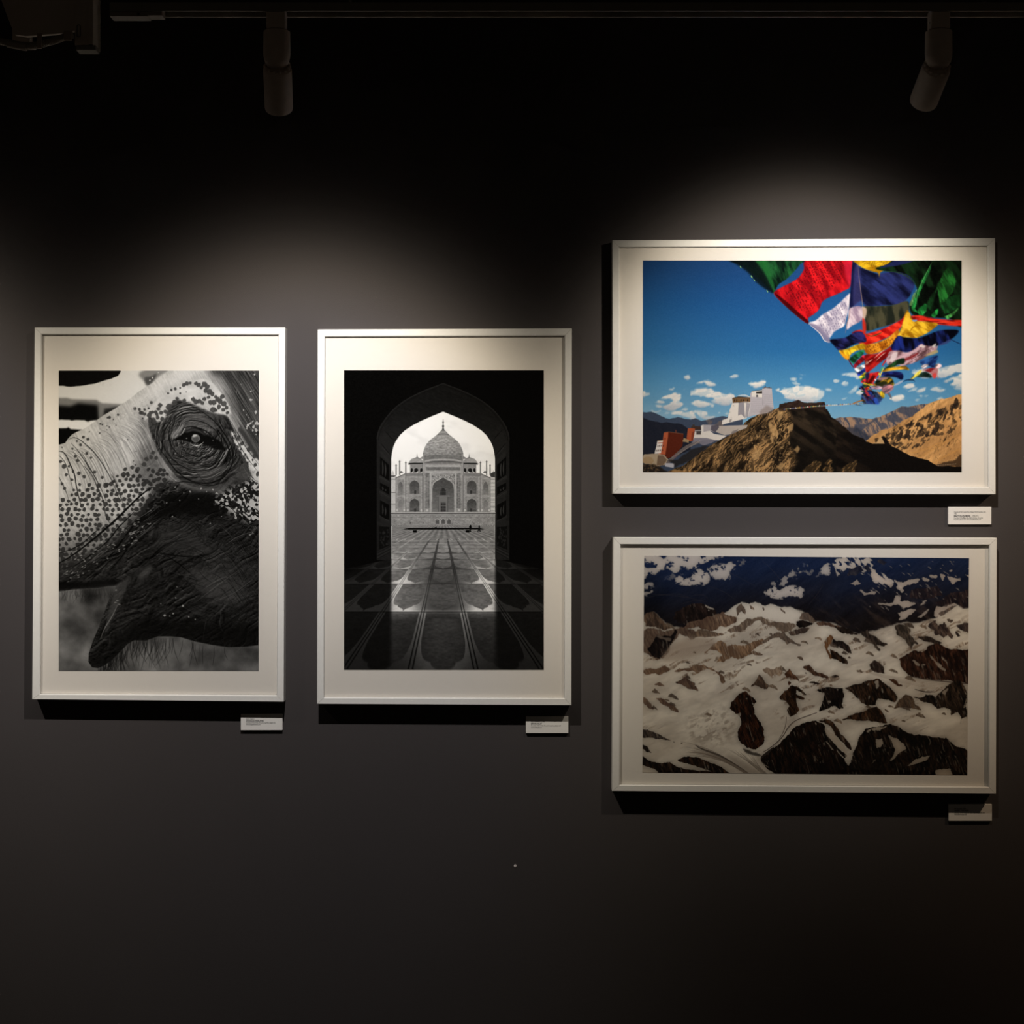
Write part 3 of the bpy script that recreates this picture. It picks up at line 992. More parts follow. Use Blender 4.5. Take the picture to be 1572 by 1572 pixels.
    for x, y0 in ((608.2, 714.2), (613.6, 708.4), (623, 710)):
        for p in both([(x - .9, y0), (x + .9, y0), (x + 1, 729), (x - 1, 729)]):
            c.comp(c.mask(p) * om, 118)
        for p in both([(x - 1.5, y0), (x - .5, y0 - .7), (x, y0 - 2.6), (x + .5, y0 - .7), (x + 1.5, y0), (x + .9, y0 + 1), (x - .9, y0 + 1)]):
            c.comp(c.mask(p) * om, 96)
    for p in both([(613.4, 726), (614, 723.5), (617, 723), (619, 726)]):
        c.comp(c.mask(p) * om, 92)
    # side kiosks (small domes on pillars)
    for p in both([(628.4, 711), (629.5, 707.5), (631.5, 705), (635, 703.4), (640.5, 702.4), (645, 703.6), (648.4, 706.5), (649.6, 711)]):
        stone(p, 156, 36, True)
    for p in both([(635, 703.9), (637.5, 703), (639.6, 701.9), (640.2, 698), (640.4, 696), (640.7, 698), (641.3, 701.9), (643.4, 703), (646, 704.4), (643, 704.3), (640, 703.8)]):
        c.comp(c.mask(p) * om, 118)
    for p in both([(629.5, 712), (650.3, 712), (650.3, 726), (629.5, 726)]):
        stone(p, 138, 24)
    for p in both([(626.3, 711.8), (630, 710.5), (650.4, 710.4), (650.4, 712.2), (630, 712.9), (627.8, 713.6)]):
        c.comp(c.mask(p) * om, 38)
    for (xa, xb) in ((630.6, 634), (636.2, 642), (645, 648.6)):
        for k, p in enumerate(both([(xa, 724.6), (xa, 720), ((xa + xb) / 2, 718.6), (xb, 720), (xb, 724.6)])):
            c.comp(c.mask(p) * om, 26)
        for k, p in enumerate(both([((xa + xb) / 2, 725.6), (xb, 723), (xb, 725.6)])):
            c.comp(c.mask(p) * om, 235)
    # great dome
    domeL = [(649.4, 705), (649.2, 700), (649.9, 694), (651.8, 688), (654.8, 682), (659, 677), (664, 672.8), (669, 669.6), (675, 667.2), (CX, 666.4)]
    dome = domeL + mir(domeL)[1:]
    shade = 160 + 84 * (c.noise(3.2, 1.5, 0, 3, 31) - .5) + 30 * (st - .5) - 16 * sstep(672, 706, Y) - 12 * np.clip((X - CX) / 30, 0, 1)
    c.comp(c.mask(dome, True) * om, shade)
    for y in range(672, 700, 4):
        w = 30 * math.sqrt(max(0, 1 - ((y - 700) / 36.0) ** 2))
        c.stroke([(CX - w, y + 1), (CX, y - .6), (CX + w, y + 1)], .5, 112, .35, taper=0)
    c.stroke([(659.5, 679), (659.4, 690), (659, 697)], .6, 100, .6)
    for (x, y) in [(686.5, 681.5), (665, 680), (657.5, 683), (694, 690), (676, 687)]:
        c.ell(x, y, 1.4, .8, 98, .5, 0, .3)
    cap = [(667.6, 670), (671.5, 667.4), (674.6, 664.6), (677, 661.8), (678.6, 660.2), (CX, 657)]
    c.fill(cap + mir(cap)[1:], 150, 1)
    c.stroke([(667.6, 670), (673.5, 667), (CX, 666.2), (687.2, 667), (693.2, 670)], 1.1, 70, .9)
    c.stroke([(671.5, 667.2), (675, 664), (678.7, 660), (CX, 656.5)], .8, 74, .8)
    c.stroke([(689.3, 667.2), (685.8, 664), (682.1, 660), (CX, 656.5)], .8, 74, .8)
    for (y, r) in ((648.6, 1.4), (654.3, 2.0), (657.8, 1.5), (660, 1.2)):
        c.ell(CX, y, r * .82, r, 30, 1)
    c.stroke([(CX, 644), (CX, 662)], .95, 46, 1, taper=0, smooth=False)
    c.stroke([(CX, 643.6), (CX, 647)], .5, 150, .8, taper=0, smooth=False)
    # drum bands
    drum = [(649.6, 700.5), (660, 698.6), (CX, 697.6), (700.8, 698.6), (711.2, 700.5), (711.6, 712), (649.2, 712)]
    stone(drum, 116, 36)
    c.comp(c.mask([(650, 707.6), (660, 705.4), (CX, 704.6), (700.8, 705.4), (710.8, 707.6), (710.8, 710), (700, 707.8), (CX, 706.6), (660, 707.8), (650, 710)]) * om, 152 + 30 * (st - .5))
    for k in range(-13, 14):
        x = CX + k * 2.05
        y = 704.9 + (abs(k) / 13.0) ** 2 * 2.6
        c.stroke([(x, y - 1), (x, y + 1.1)], .9, 205, .75, smooth=False, taper=0)
    c.stroke([(654, 711), (664, 709), (CX, 708.4), (697, 709), (707, 711)], .9, 60, .9)
    # central pishtaq
    pish = [(649.2, 712), (711.6, 712), (711.6, 789), (649.2, 789)]
    stone(pish, 152, 46)
    for x in (650.3, 710.5):
        c.fill([(x - 1.2, 696.5), (x + 1.2, 696.5), (x + 1.2, 789), (x - 1.2, 789)], 160, .55)
        c.stroke([(x - 1.4 if x < CX else x + 1.4, 712), (x - 1.4 if x < CX else x + 1.4, 789)], .7, 86, .8, smooth=False, taper=0)
        c.fill([(x - 1, 697), (x, 694.6), (x + 1, 697)], 100, .9)
    stone([(654, 717.3), (706.8, 717.3), (706.8, 722.6), (654, 722.6)], 112, 40)
    stone([(653, 722.6), (707.8, 722.6), (707.8, 726), (653, 726)], 172, 24)
    stone([(653.4, 714), (707.4, 714), (707.4, 716.6), (653.4, 716.6)], 172, 20)
    for p in both([(653.6, 726), (659.4, 726), (659.4, 780), (653.6, 780)]):
        stone(p, 116, 60)
    for p in both([(660, 724), (662.4, 724), (662.4, 788), (660, 788)]):
        stone(p, 176, 22)
    spand = [(662.4, 728.4), (698.6, 728.4), (698.6, 760), (662.4, 760)]
    stone(spand, 150, 30)
    for i in range(210):
        x, y = 663 + rs.rand() * 35, 729 + rs.rand() * 14
        c.ell(x, y, .6, .6, 62 if rs.rand() < .6 else 215, .7)
    archc = [(663.8, 786), (663.8, 752), (664.6, 746), (667, 741.2), (671, 738.4), (676, 735.8), (CX, 733)]
    arc = archc + mir(archc)[1:]
    m = c.mask(arc) * om
    c.comp(m, 78 + 34 * sstep(736, 782, Y) + 26 * (st - .5))
    c.stroke([(662.9, 770)] + [(x - .6, y - .5) for x, y in archc[1:]] , 1.0, 190, .8, smooth=False, taper=0)
    c.stroke(mir([(662.9, 770)] + [(x - .6, y - .5) for x, y in archc[1:]]), 1.0, 170, .7, smooth=False, taper=0)
    dr = [(676.3, 760), (676.3, 753.5), (678, 750.4), (CX, 749)]
    c.fill(dr + mir(dr)[1:], 34, .95)
    for x in (678.8, 682):
        c.stroke([(x, 750), (x, 760)], .6, 100, .7, smooth=False, taper=0)
    c.stroke([(676, 755), (685, 755)], .5, 100, .7, smooth=False, taper=0)
    c.fill([(673.2, 762), (687.6, 762), (687.6, 786), (673.2, 786)], 122, .9)
    c.stroke([(673.2, 786), (673.2, 762.4), (687.6, 762.4), (687.6, 786)], .8, 66, .8, smooth=False, taper=0)
    c.fill([(670, 761), (690.8, 761), (690.8, 762.2), (670, 762.2)], 160, .8)
    c.fill([(676.4, 770), (684.4, 770), (684.4, 786), (676.4, 786)], 92, .9)
    for y in (774, 779, 783.6):
        for x in (677.9, 680.6, 683.3):
            c.fill([(x - .9, y - 1.6), (x + .9, y - 1.6), (x + .9, y + 1.8), (x - .9, y + 1.8)], 30, .9)
    for p in both([(664.5, 781.5), (672.5, 782.5), (672.5, 786), (664.5, 786)]):
        c.comp(c.mask(p) * om, 124)
    # side niches, two storeys
    for (xa, xb, yt, yb, v) in ((611, 619, 739, 759.5, 112), (611, 619, 766, 785.5, 132), (628.8, 644, 737, 758, 84), (628.8, 644, 765, 785.5, 84)):
        xm = (xa + xb) / 2
        w = xb - xa
        for k, p in enumerate(both([(xa - 1.6, yt + 1), (xb + 1.6, yt + 1), (xb + 1.6, yb + .6), (xa - 1.6, yb + .6)])):
            stone([(x, y - 4) if y < yt + 2 else (x, y) for x, y in p], 140, 44)
        niche = [(xa, yb), (xa, yt + 7.2), (xa + w * .06, yt + 4.4), (xa + w * .22, yt + 2.0), (xm, yt), (xb - w * .22, yt + 2.0), (xb - w * .06, yt + 4.4), (xb, yt + 7.2), (xb, yb)]
        for p in both(niche):
            c.comp(c.mask(p) * om, v + 26 * sstep(yt + 4, yb, Y) + 26 * (st - .5) - 8)
            c.stroke(p, .6, 188, .5, smooth=False, taper=0)
        if w > 10:
            for p in both([(xm - 1.2 + .8, yb - 5), (xm + 2.6, yb - 5), (xm + 2.6, yb), (xm - .4, yb)]):
                c.comp(c.mask(p) * om, 54)
            for p in both([(xa + .5, yb - 2.6), (xb - .5, yb - 2.6), (xb - .5, yb - 1.9), (xa + .5, yb - 1.9)]):
                c.comp(c.mask(p) * om, 64)
    for x in (622.6, 650.5, 608):
        for s_ in (x, 2 * CX - x):
            c.stroke([(s_, 729), (s_, 788)], .9, 96, .6, smooth=False, taper=0)
    for x in (626, 647, 656, 609.6, 620.8):
        for s_ in (x, 2 * CX - x):
            c.stroke([(s_, 732), (s_, 787)], .9, 198, .35, smooth=False, taper=0)
            c.fill([(s_ - 1.3, 781.8), (s_ + 1.3, 781.8), (s_ + 1.3, 785), (s_ - 1.3, 785)], 214, .75)
    # plinth
    stone([(598, 786), (764, 786), (764, 806.5), (598, 806.5)], 150, 46)
    c.fill([(600, 786.2), (761, 786.2), (761, 787.6), (600, 787.6)], 186, .8)
    c.stroke([(600, 788.6), (761, 788.6)], 1.1, 74, .85, smooth=False, taper=0)
    c.stroke([(600, 790), (761, 790)], .7, 196, .7, smooth=False, taper=0)
    for k in range(30):
        x = 603 + k * 5.3
        c.stroke([(x, 791), (x, 805)], .5, 112 if k % 2 else 190, .3, smooth=False, taper=0)
    c.stroke([(600, 794.6), (761, 794.6)], .5, 118, .5, smooth=False, taper=0)
    for x in (671.6, CX, 689.4):
        c.fill([(x - 2.8, 804), (x - 2.8, 799), (x, 796.4), (x + 2.8, 799), (x + 2.8, 804)], 84, .9)
        c.stroke([(x - 3.4, 804), (x - 3.4, 798.4), (x, 795.6), (x + 3.4, 798.4), (x + 3.4, 804)], .6, 200, .6, smooth=False, taper=0)
    for i in range(60):
        x = 602 + rs.rand() * 158
        c.ell(x, 791 + rs.rand() * 14, .8, .9, 90 if rs.rand() < .5 else 205, .4)
    c.stroke([(600, 807), (640, 807.4)], .9, 44, .8, smooth=False, taper=.3)
    c.stroke([(722, 807.4), (761, 807.3)], .9, 36, .9, smooth=False, taper=.1)
    # ---- floor
    VY, TW, D0, DS = 797.0, .437, .00702, .00301
    d = np.maximum(Y - VY, 4.0)
    uu = (X - CX) / d / TW + .5
    ui = np.floor(uu)
    uf = uu - ui
    ww = (1 / d - D0) / DS
    wf = ww - np.floor(ww)
    px = 1.0 / (d * TW)                 # one drawing unit across, in tile units
    inside = sstep(599.5 - .03 * (Y - 840), 602.5 + .02 * np.maximum(Y - 840, 0), X) * sstep(762.4 + .03 * (Y - 840), 758.5 - .02 * np.maximum(Y - 840, 0), X)
    grain = c.noise(5, 2, 0, 4, 41)
    grain2 = c.noise(16, 5, 0, 3, 43)
    cen = np.exp(-((X - CX) / 42.0) ** 2)
    body = np.interp(Y, [806, 818, 826, 835, 850, 866, 880, 900, 925, 940, 952, 985, 1028], [140, 128, 132, 150, 142, 128, 130, 128, 132, 112, 66, 52, 38])
    body = body * (1 - .30 * cen * sstep(850, 885, Y)) * inside + (1 - inside) * np.interp(Y, [850, 880, 940, 1028], [26, 24, 22, 16])
    side_glow = sstep(60, 88, np.abs(X - CX)) * sstep(838, 866, Y) * sstep(884, 868, Y) * inside
    body = body + 90 * side_glow
    leaf = np.interp(Y, [806, 826, 840, 870, 896, 915, 938, 944, 975, 1028], [150, 168, 170, 196, 246, 252, 250, 180, 140, 84])
    hot = np.exp(-((np.abs(X - CX) - 60) / 26.0) ** 2) * 1.25
    leaf = leaf * (.50 + .50 * np.where(Y < 942, hot, cen * 1.15)) * (1 - .42 * cen * sstep(944, 930, Y) * sstep(850, 880, Y)) * inside + (1 - inside) * np.interp(Y, [850, 900, 940, 1028], [44, 52, 52, 38])
    spill = np.exp(-((X - CX) / 66.0) ** 2) * sstep(938, 952, Y)
    leaf = np.maximum(leaf, spill * np.interp(Y, [940, 975, 1028], [170, 150, 88]))
    body = np.maximum(body, spill * np.interp(Y, [940, 985, 1028], [78, 66, 50]))
    body = body * (.80 + .42 * grain + .22 * (grain2 - .5)) 
    leaf = leaf * (.92 + .16 * grain)
    # cusped near end of each tile
    q = np.abs(uf - .5)
    cus = np.interp(q, [0, .02, .05, .10, .17, .19, .20, .28, .34, .38, .41, .43], [.015, .06, .085, .105, .135, .15, .175, .195, .23, .30, .42, .62])
    wob = wf
    mk = sstep(-.016, .016, cus - wob) * (d > 46)
    strip = sstep(.405, .425, q) * (d > 30)
    mk = np.maximum(mk, strip)
    val = body * (1 - mk) + leaf * mk
    # dark inlay lines beside the strip and across rows
    lw = np.maximum(.012, .55 * px)
    ln = np.exp(-((q - .468) / lw) ** 2)
    val = val * (1 - (.42 + .44 * sstep(110, 160, d)) * ln * sstep(30, 60, d))
    rl = np.minimum(wf, 1 - wf)
    rpx = 1.0 / (d * d * DS)
    rw = np.maximum(.012, .6 * rpx)
    val = val * (1 - (.22 + .33 * sstep(60, 130, d)) * np.exp(-(rl / rw) ** 2) * sstep(26, 40, d))
    val = val + 40 * np.exp(-((rl - .022) / .012) ** 2) * sstep(90, 130, d) * inside
    # far pavement: fine radiating joints
    far = sstep(32, 26, d)
    rad = .5 + .5 * np.sin((X - CX) / d * 16)
    val = val * (1 - far) + far * (132 + 34 * (rad - .5) + 40 * (c.noise(9, 1.4, 0, 3, 47) - .5))
    fm = sstep(805.6, 806.8, Y) * np.maximum(inside * (X > 600.4) * (X < 760.4), sstep(-.5, .8, Y - (853 + .06 * np.abs(X - CX) + .16 * (np.abs(X - CX) - 80))))
    fm = fm * np.where(np.abs(X - CX) > 80, sstep(846, 852, Y + .0 * X) * sstep(0, 6, Y - (848 + .2 * (np.abs(X - CX) - 80))), 1)
    lowleft = np.clip(1 - sstep(100, 150, np.abs(X - CX)) * sstep(905, 862, Y) * .8, 0, 1)
    c.comp(fm, val * lowleft)
    # white kerb dashes where hall meets court
    for k in range(-6, 7):
        x = CX + k * 12.3 + (2 if k else 0)
        c.stroke([(x + (-3.4 if k < 0 else 3.4 if k > 0 else 0) * -1 * .9, 826.6), (x, 829)], 1.2, 226, .8, smooth=False, taper=.3)
    c.stroke([(601, 829.4), (760, 829.4)], .8, 190, .5, smooth=False, taper=0)
    # low dark trough, boxes and strollers
    c.fill([(619, 812.4), (628, 810.6), (675, 810.4), (735, 810.6), (744, 812.4), (735, 812.8), (660, 813), (628, 813)], 10, .98)
    c.ell(669, 810.2, 2.2, .9, 14)
    c.fill([(634, 814), (640, 814), (640, 817.6), (634, 817.6)], 5)
    c.fill([(715, 814), (721, 814), (721, 817.4), (715, 817.4)], 5)
    c.stroke([(630, 801), (630, 805)], 1.5, 26, .9, smooth=False, taper=.4)
    c.fill([(720.4, 808), (722.4, 805.6), (723.6, 806), (724.2, 810), (722.6, 813), (723.6, 816.6), (722, 816.8), (721, 813.5), (720.4, 811)], 8)
    c.fill([(735, 806.6), (736.4, 806), (737, 808), (737.2, 812), (738.2, 816.6), (736.8, 816.4), (735.8, 813.6), (734, 816.8), (733, 816.4), (734.8, 812), (734.8, 808.6)], 26)
    c.img += (c.noise(1.1, 1.1, 0, 1, 78)[..., None] - .5) * .02
    return c


# ------------------------------------------------- fortress and prayer flags
def paint_flags():
    c = Canvas(987, 399.8, 489.5, 325.2, 31)
    rs = c.rs
    X, Y = c.X, c.Y

    def lerp(a, b, t):
        return np.array(a, float) * (1 - t[..., None]) + np.array(b, float) * t[..., None]
    ky = [400, 470, 540, 590, 640, 700]
    kc = np.array([(27, 62, 112), (29, 78, 130), (38, 96, 146), (70, 128, 168), (108, 154, 182), (130, 168, 190)], float)
    sky = np.stack([np.interp(Y, ky, kc[:, i]) for i in range(3)], -1)
    left = sstep(1240, 1010, X)[..., None] * sstep(430, 640, Y)[..., None]
    sky = sky * (1 - .16 * left) + np.array([140, 170, 186]) * .16 * left
    c.img[:] = sky / 255.0
    # clouds
    cn = c.noise(9, 5, -12, 4, 3)
    cl = [  # outline, brightness
        ([(986, 601), (992, 602), (998, 605), (995, 608), (986, 609)], .9),
        ([(1014, 611), (1024, 606), (1037, 603), (1040, 606), (1045, 604), (1046, 610), (1043, 615), (1049, 619), (1047, 624), (1038, 629), (1028, 630), (1020, 627), (1018, 624), (1028, 619), (1034, 615), (1030, 612)], .95),
        ([(1005, 616), (1012, 615), (1024, 618), (1014, 619)], .8), ([(1006, 622), (1013, 622), (1017, 624), (1012, 626)], .75),
        ([(1059, 603), (1066, 598), (1074, 597), (1090, 596), (1096, 600), (1106, 602), (1116, 605), (1126, 605), (1128, 612), (1124, 620), (1112, 622), (1100, 619), (1090, 616), (1096, 612), (1086, 610), (1072, 608), (1062, 607)], .96),
        ([(1059, 618), (1068, 615), (1076, 614), (1086, 618), (1094, 620), (1084, 625), (1074, 625), (1066, 622)], .9),
        ([(1090, 622), (1096, 621), (1096, 625), (1090, 624)], .7),
        ([(1068, 588), (1078, 585), (1090, 584), (1096, 588), (1099, 592), (1092, 594), (1086, 591), (1080, 588)], .9),
        ([(1050, 579), (1055, 576.5), (1059, 576), (1060, 579), (1056, 583)], .8),
        ([(1119, 578), (1128, 575), (1134, 577), (1126, 580)], .75),
        ([(1027, 597), (1034, 595), (1036, 598), (1030, 599)], .7), ([(1046, 597), (1057, 594), (1052, 597)], .5),
        ([(1046, 628), (1054, 626), (1057, 629), (1050, 631)], .8),
        ([(1000, 630), (1008, 631), (1014, 629), (1012, 633), (1004, 634)], .8),
        ([(1030, 635), (1038, 631), (1052, 632), (1062, 631), (1068, 638), (1066, 644), (1054, 641), (1044, 638)], .9),
        ([(1065, 631), (1072, 629), (1084, 632), (1086, 636), (1080, 640), (1098, 638), (1092, 643), (1078, 643), (1072, 637)], .85),
        ([(1018, 634), (1028, 633), (1026, 636), (1020, 636)], .6), ([(1100, 633), (1108, 632), (1104, 635)], .6), ([(1110, 635), (1118, 633), (1116, 637)], .6),
        ([(1147, 589), (1154, 586), (1164, 587), (1171, 584), (1177, 587), (1172, 592), (1164, 596), (1156, 594)], .95),
        ([(1191, 598), (1195, 595), (1198, 598), (1194, 601)], .8),
        ([(1196, 601), (1204, 596), (1216, 594), (1226, 592), (1240, 593), (1256, 597), (1266, 603), (1262, 612), (1250, 618), (1236, 617), (1220, 614), (1206, 611), (1202, 606)], .93),
        ([(1211, 583), (1217, 580), (1223, 581), (1219, 585)], .7), ([(1214, 587), (1222, 586), (1230, 590), (1222, 592)], .8),
        ([(1227, 575), (1236, 574), (1234, 576)], .4), ([(1228, 580), (1231, 580), (1229, 583)], .5),
        ([(1254, 589), (1259, 589), (1256, 590)], .5), ([(1267, 597), (1274, 597), (1277, 600), (1270, 600)], .6),
        ([(1278, 584), (1284, 582), (1291, 584), (1286, 587), (1281, 588)], .7), ([(1292, 588), (1298, 585), (1304, 588), (1300, 592), (1294, 591)], .75),
        ([(1292, 575), (1302, 573), (1314, 572), (1320, 578), (1318, 584), (1312, 580), (1302, 578)], .75),
        ([(1301, 603), (1308, 597), (1316, 592), (1316, 598), (1308, 605)], .6), ([(1291, 612), (1300, 609), (1304, 606), (1300, 612), (1294, 615)], .7),
        ([(1313, 604), (1319, 598), (1324, 596), (1325, 604), (1318, 606)], .9),
        ([(1325, 573), (1330, 572), (1330, 586), (1325, 584)], .5),
        ([(1368, 612), (1374, 608), (1388, 606), (1389, 611), (1382, 616), (1374, 617)], .96),
        ([(1384, 594), (1392, 590), (1402, 589), (1404, 593), (1396, 597), (1388, 596)], .9),
        ([(1392, 601), (1400, 597), (1409, 595), (1404, 600), (1396, 602)], .6),
        ([(1406, 601), (1414, 597), (1422, 595), (1420, 599), (1412, 603)], .8),
        ([(1427, 599), (1434, 595), (1445, 593), (1442, 597), (1452, 597), (1444, 602), (1434, 600)], .75),
        ([(1411, 608), (1416, 606), (1414, 610)], .6), ([(1419, 608), (1427, 606), (1424, 609)], .6),
        ([(1404, 614), (1412, 612), (1408, 616)], .5), ([(1437, 613), (1444, 610), (1448, 612), (1442, 615)], .6),
        ([(1398, 572), (1404, 568), (1416, 566), (1424, 570), (1434, 566), (1450, 563), (1462, 560), (1480, 558), (1480, 572), (1468, 572), (1456, 578), (1444, 581), (1430, 579), (1420, 582), (1412, 578)], .88),
        ([(1449, 586), (1458, 580), (1466, 576), (1464, 582), (1456, 587)], .8),
        ([(1457, 590), (1464, 586), (1462, 580), (1470, 576), (1480, 574), (1480, 596), (1470, 599), (1463, 597), (1468, 593)], .9),
        ([(1437, 591), (1443, 588), (1440, 591)], .5)]
    for pts, b in cl:
        v = c.sub(pts, 5)
        m = v.mask(pts, True, rough=.9, soft=.9)
        n_ = cn[v.sl]
        m = np.clip(m * 1.35 - .62 * sstep(.62, .34, n_), 0, 1) * b
        ymn, ymx = min(p[1] for p in pts), max(p[1] for p in pts)
        sh = sstep(ymn + .35 * (ymx - ymn), ymx + 2, v.Y)
        v.comp(m, lerp((224, 216, 206), (160, 164, 172), np.clip(sh * .8 + .7 * (n_ - .5), 0, 1)))
    hz = sstep(610, 660, Y) * sstep(1140, 1000, X) * .28 * sstep(.4, .7, c.noise(22, 4, 0, 3, 6))
    c.comp(hz, (206, 204, 200))
    # far ranges left
    c.fill([(980, 631), (991, 633), (999, 632), (1010, 636), (1022, 642), (1028, 643), (1040, 640), (1052, 643), (1060, 644), (1068, 642), (1076, 646), (1084, 645), (1098, 641), (1108, 639), (1118, 640), (1140, 642), (1140, 730), (980, 730)], (58, 68, 86), 1, rough=.5)
    m = c.mask([(1083, 645), (1098, 641), (1108, 639), (1118, 641), (1110, 654), (1090, 656)])
    c.comp(m * .8, lerp((66, 74, 92), (104, 92, 88), sstep(.4, .65, c.noise(10, 3, -35, 3, 9))))
    m = c.mask([(980, 640), (992, 643), (1002, 646), (1014, 649), (1024, 648), (1034, 650), (1046, 651), (1054, 656), (1062, 664), (1060, 690), (1020, 710), (980, 712)], rough=.6)
    c.comp(m, lerp((24, 28, 40), (52, 50, 56), np.clip(c.relief(c.noise(16, 6, 40, 4, 8), 200, 1.2) + .25, 0, 1)))
    # far ranges right
    m = c.mask([(1280, 644), (1290, 640), (1296, 641), (1306, 639.5), (1316, 641), (1324, 642), (1340, 643), (1350, 640), (1366, 633), (1384, 624), (1394, 625), (1405, 622), (1418, 620), (1428, 620), (1440, 616), (1440, 690), (1280, 690)], rough=.5)
    nf = c.relief(c.noise(20, 9, 62, 4, 12), 180, 1.6)
    c.comp(m, lerp((150, 120, 98), (66, 70, 84), sstep(.06, -.10, nf)))
    for p in [[(1384, 624), (1402, 624), (1413, 631), (1405, 640), (1396, 640), (1384, 634), (1376, 632)], [(1358, 642), (1372, 634), (1386, 644), (1380, 648), (1368, 648), (1362, 645)], [(1347, 651), (1356, 648), (1364, 655), (1352, 660)], [(1312, 653), (1330, 651), (1344, 643), (1350, 641), (1338, 650), (1324, 660), (1310, 664)], [(1318, 642), (1324, 643), (1322, 652)]]:
        c.fill(p, (64, 68, 82), .85, rough=.8, soft=.5)
    c.fill([(1280, 668), (1300, 656), (1316, 656), (1328, 664), (1340, 672), (1300, 690)], (44, 48, 60), .8, soft=1)
    # right sunny slope
    rp = [(1330, 676), (1340, 668), (1354, 660), (1370, 656), (1380, 650), (1392, 643), (1402, 638), (1412, 630), (1422, 622), (1434, 616), (1446, 612), (1460, 610), (1470, 606), (1480, 604), (1480, 735), (1330, 735)]
    m = c.mask(rp, rough=.9)
    n = c.noise(24, 11, 118, 4, 14)
    rl = c.relief(n * 1.0 + .3 * c.noise(6, 4, 118, 3, 15), 190, 2.4)
    sand = lerp((176, 130, 80), (206, 156, 98), sstep(.3, .7, c.noise(44, 9, -32, 3, 16)))
    crag = sstep(.02, .32, -rl) * sstep(.43, .62, c.noise(26, 16, -40, 3, 18)) * sstep(0, 26, (1480 - X) * .28 + (690 - Y)) 
    sand = sand * (1 + .35 * np.clip(rl, -.6, .4))[..., None] * (1 - .78 * crag)[..., None]
    c.comp(m, sand)
    for i in range(170):
        t = rs.rand()
        x = 1345 + t * 130
        yt = 668 - t * 60
        y = yt + 6 + rs.rand() ** 1.4 * (44 - 4 * t)
        c.ell(x, y, 1.0 + rs.rand() * 1.6, 1.6 + rs.rand() * 3.4, (46, 36, 28), .6, .5 + rs.rand() * .5, .5)
    for i in range(90):
        x, y = 1400 + rs.rand() * 76, 655 + rs.rand() * 55
        c.ell(x, y, .9, .6, (70, 54, 36), .5)
    for (x, y, rx, ry) in [(1438, 656, 3, 8), (1434, 664, 3, 4), (1393, 666, 3, 9), (1396, 672, 3, 4), (1381, 670, 3, 9), (1384, 664, 2, 5), (1398, 653, 2, 6), (1443, 634, 3, 7), (1467, 618, 3, 8), (1462, 628, 2, 6), (1410, 652, 2, 5), (1414, 660, 2, 7), (1450, 640, 2, 5), (1428, 640, 2, 6), (1424, 668, 3, 3), (1375, 682, 3, 4)]:
        c.ell(x, y, rx, ry, (34, 27, 24), .82, .35, .45)
    for p in [[(1400, 708), (1436, 688), (1476, 664)], [(1394, 696), (1420, 690), (1450, 676)], [(1430, 712), (1456, 698), (1480, 686)]]:
        c.stroke(p, 3.0, (196, 142, 78), .5)
    c.fill([(1432, 714), (1444, 712), (1456, 708), (1466, 706), (1480, 694), (1480, 716), (1460, 716), (1445, 718)], (44, 32, 24), .8, rough=1.4, soft=.4)
    for k in range(12):
        x = 1438 + k * 2.6
        c.fill([(x, 714 - k * .22), (x + 1.3, 714 - k * .22), (x + 1.3, 715 - k * .22), (x, 715 - k * .22)], (176, 156, 132), .8)
    # ---- dark hill on the right of the main rock
    hill = [(1270, 628), (1276, 640), (1284, 645), (1290, 650), (1298, 656), (1306, 664), (1312, 668), (1324, 672), (1330, 678), (1340, 681), (1352, 679), (1360, 680), (1368, 684), (1380, 690), (1396, 699), (1412, 704), (1424, 706), (1432, 711), (1440, 716), (1480, 716), (1480, 735), (1160, 735), (1160, 640)]
    m = c.mask(hill, rough=.7)
    hn = c.noise(30, 10, 30, 4, 20)
    c.comp(m, lerp((15, 12, 11), (44, 34, 26), sstep(.35, .75, hn) * sstep(1380, 1240, X)))
    c.fill([(1350, 680), (1353, 671), (1358, 670), (1362, 675), (1366, 682), (1370, 686)], (18, 14, 14), 1)
    c.fill([(1338, 681), (1346, 679), (1351, 671), (1354, 672), (1358, 681)], (196, 158, 110), .9)
    # ---- main rock, sunny left face
    rock = [(980, 728), (1010, 730), (1030, 722), (1046, 716), (1060, 706), (1078, 692), (1090, 684), (1104, 676), (1120, 668), (1136, 660), (1142, 650), (1152, 642), (1164, 636), (1180, 632), (1195, 626), (1197, 620), (1206, 618), (1216, 617), (1225, 613.5), (1236, 618), (1250, 618), (1260, 617), (1266, 617), (1268, 629), (1276, 640), (1284, 650), (1284, 735), (980, 735)]
    m = c.mask(rock, rough=.8)
    wp = (1.2 * (c.noise(22, 22, 0, 2, 24) - .5), 1.2 * (c.noise(22, 22, 0, 2, 25) - .5))
    h = 2.0 * c.noise(30, 19, -42, 5, 22, .52, warp=wp) + .5 * (1 - np.abs(2 * c.noise(15, 11, -50, 4, 23, warp=wp) - 1))
    rl = c.relief(h, 30, 1.7) + c.relief(1 - np.abs(2 * c.noise(7, 5, -40, 3, 33, warp=wp) - 1), 25, .55)
    lit = .72 * sstep(-.16, .22, rl) + .36 * sstep(.35, .62, c.noise(18, 10, -42, 5, 29, .6, warp=wp))
    shadow = c.mask([(1196, 628), (1210, 630), (1216, 648), (1214, 662), (1210, 676), (1216, 690), (1224, 706), (1216, 722), (1222, 735), (1290, 735), (1290, 612), (1200, 612)], True, rough=2.2, soft=2.2)
    top = c.mask([(1194, 612), (1272, 612), (1272, 630), (1240, 628), (1205, 629), (1196, 630)], soft=1.2)
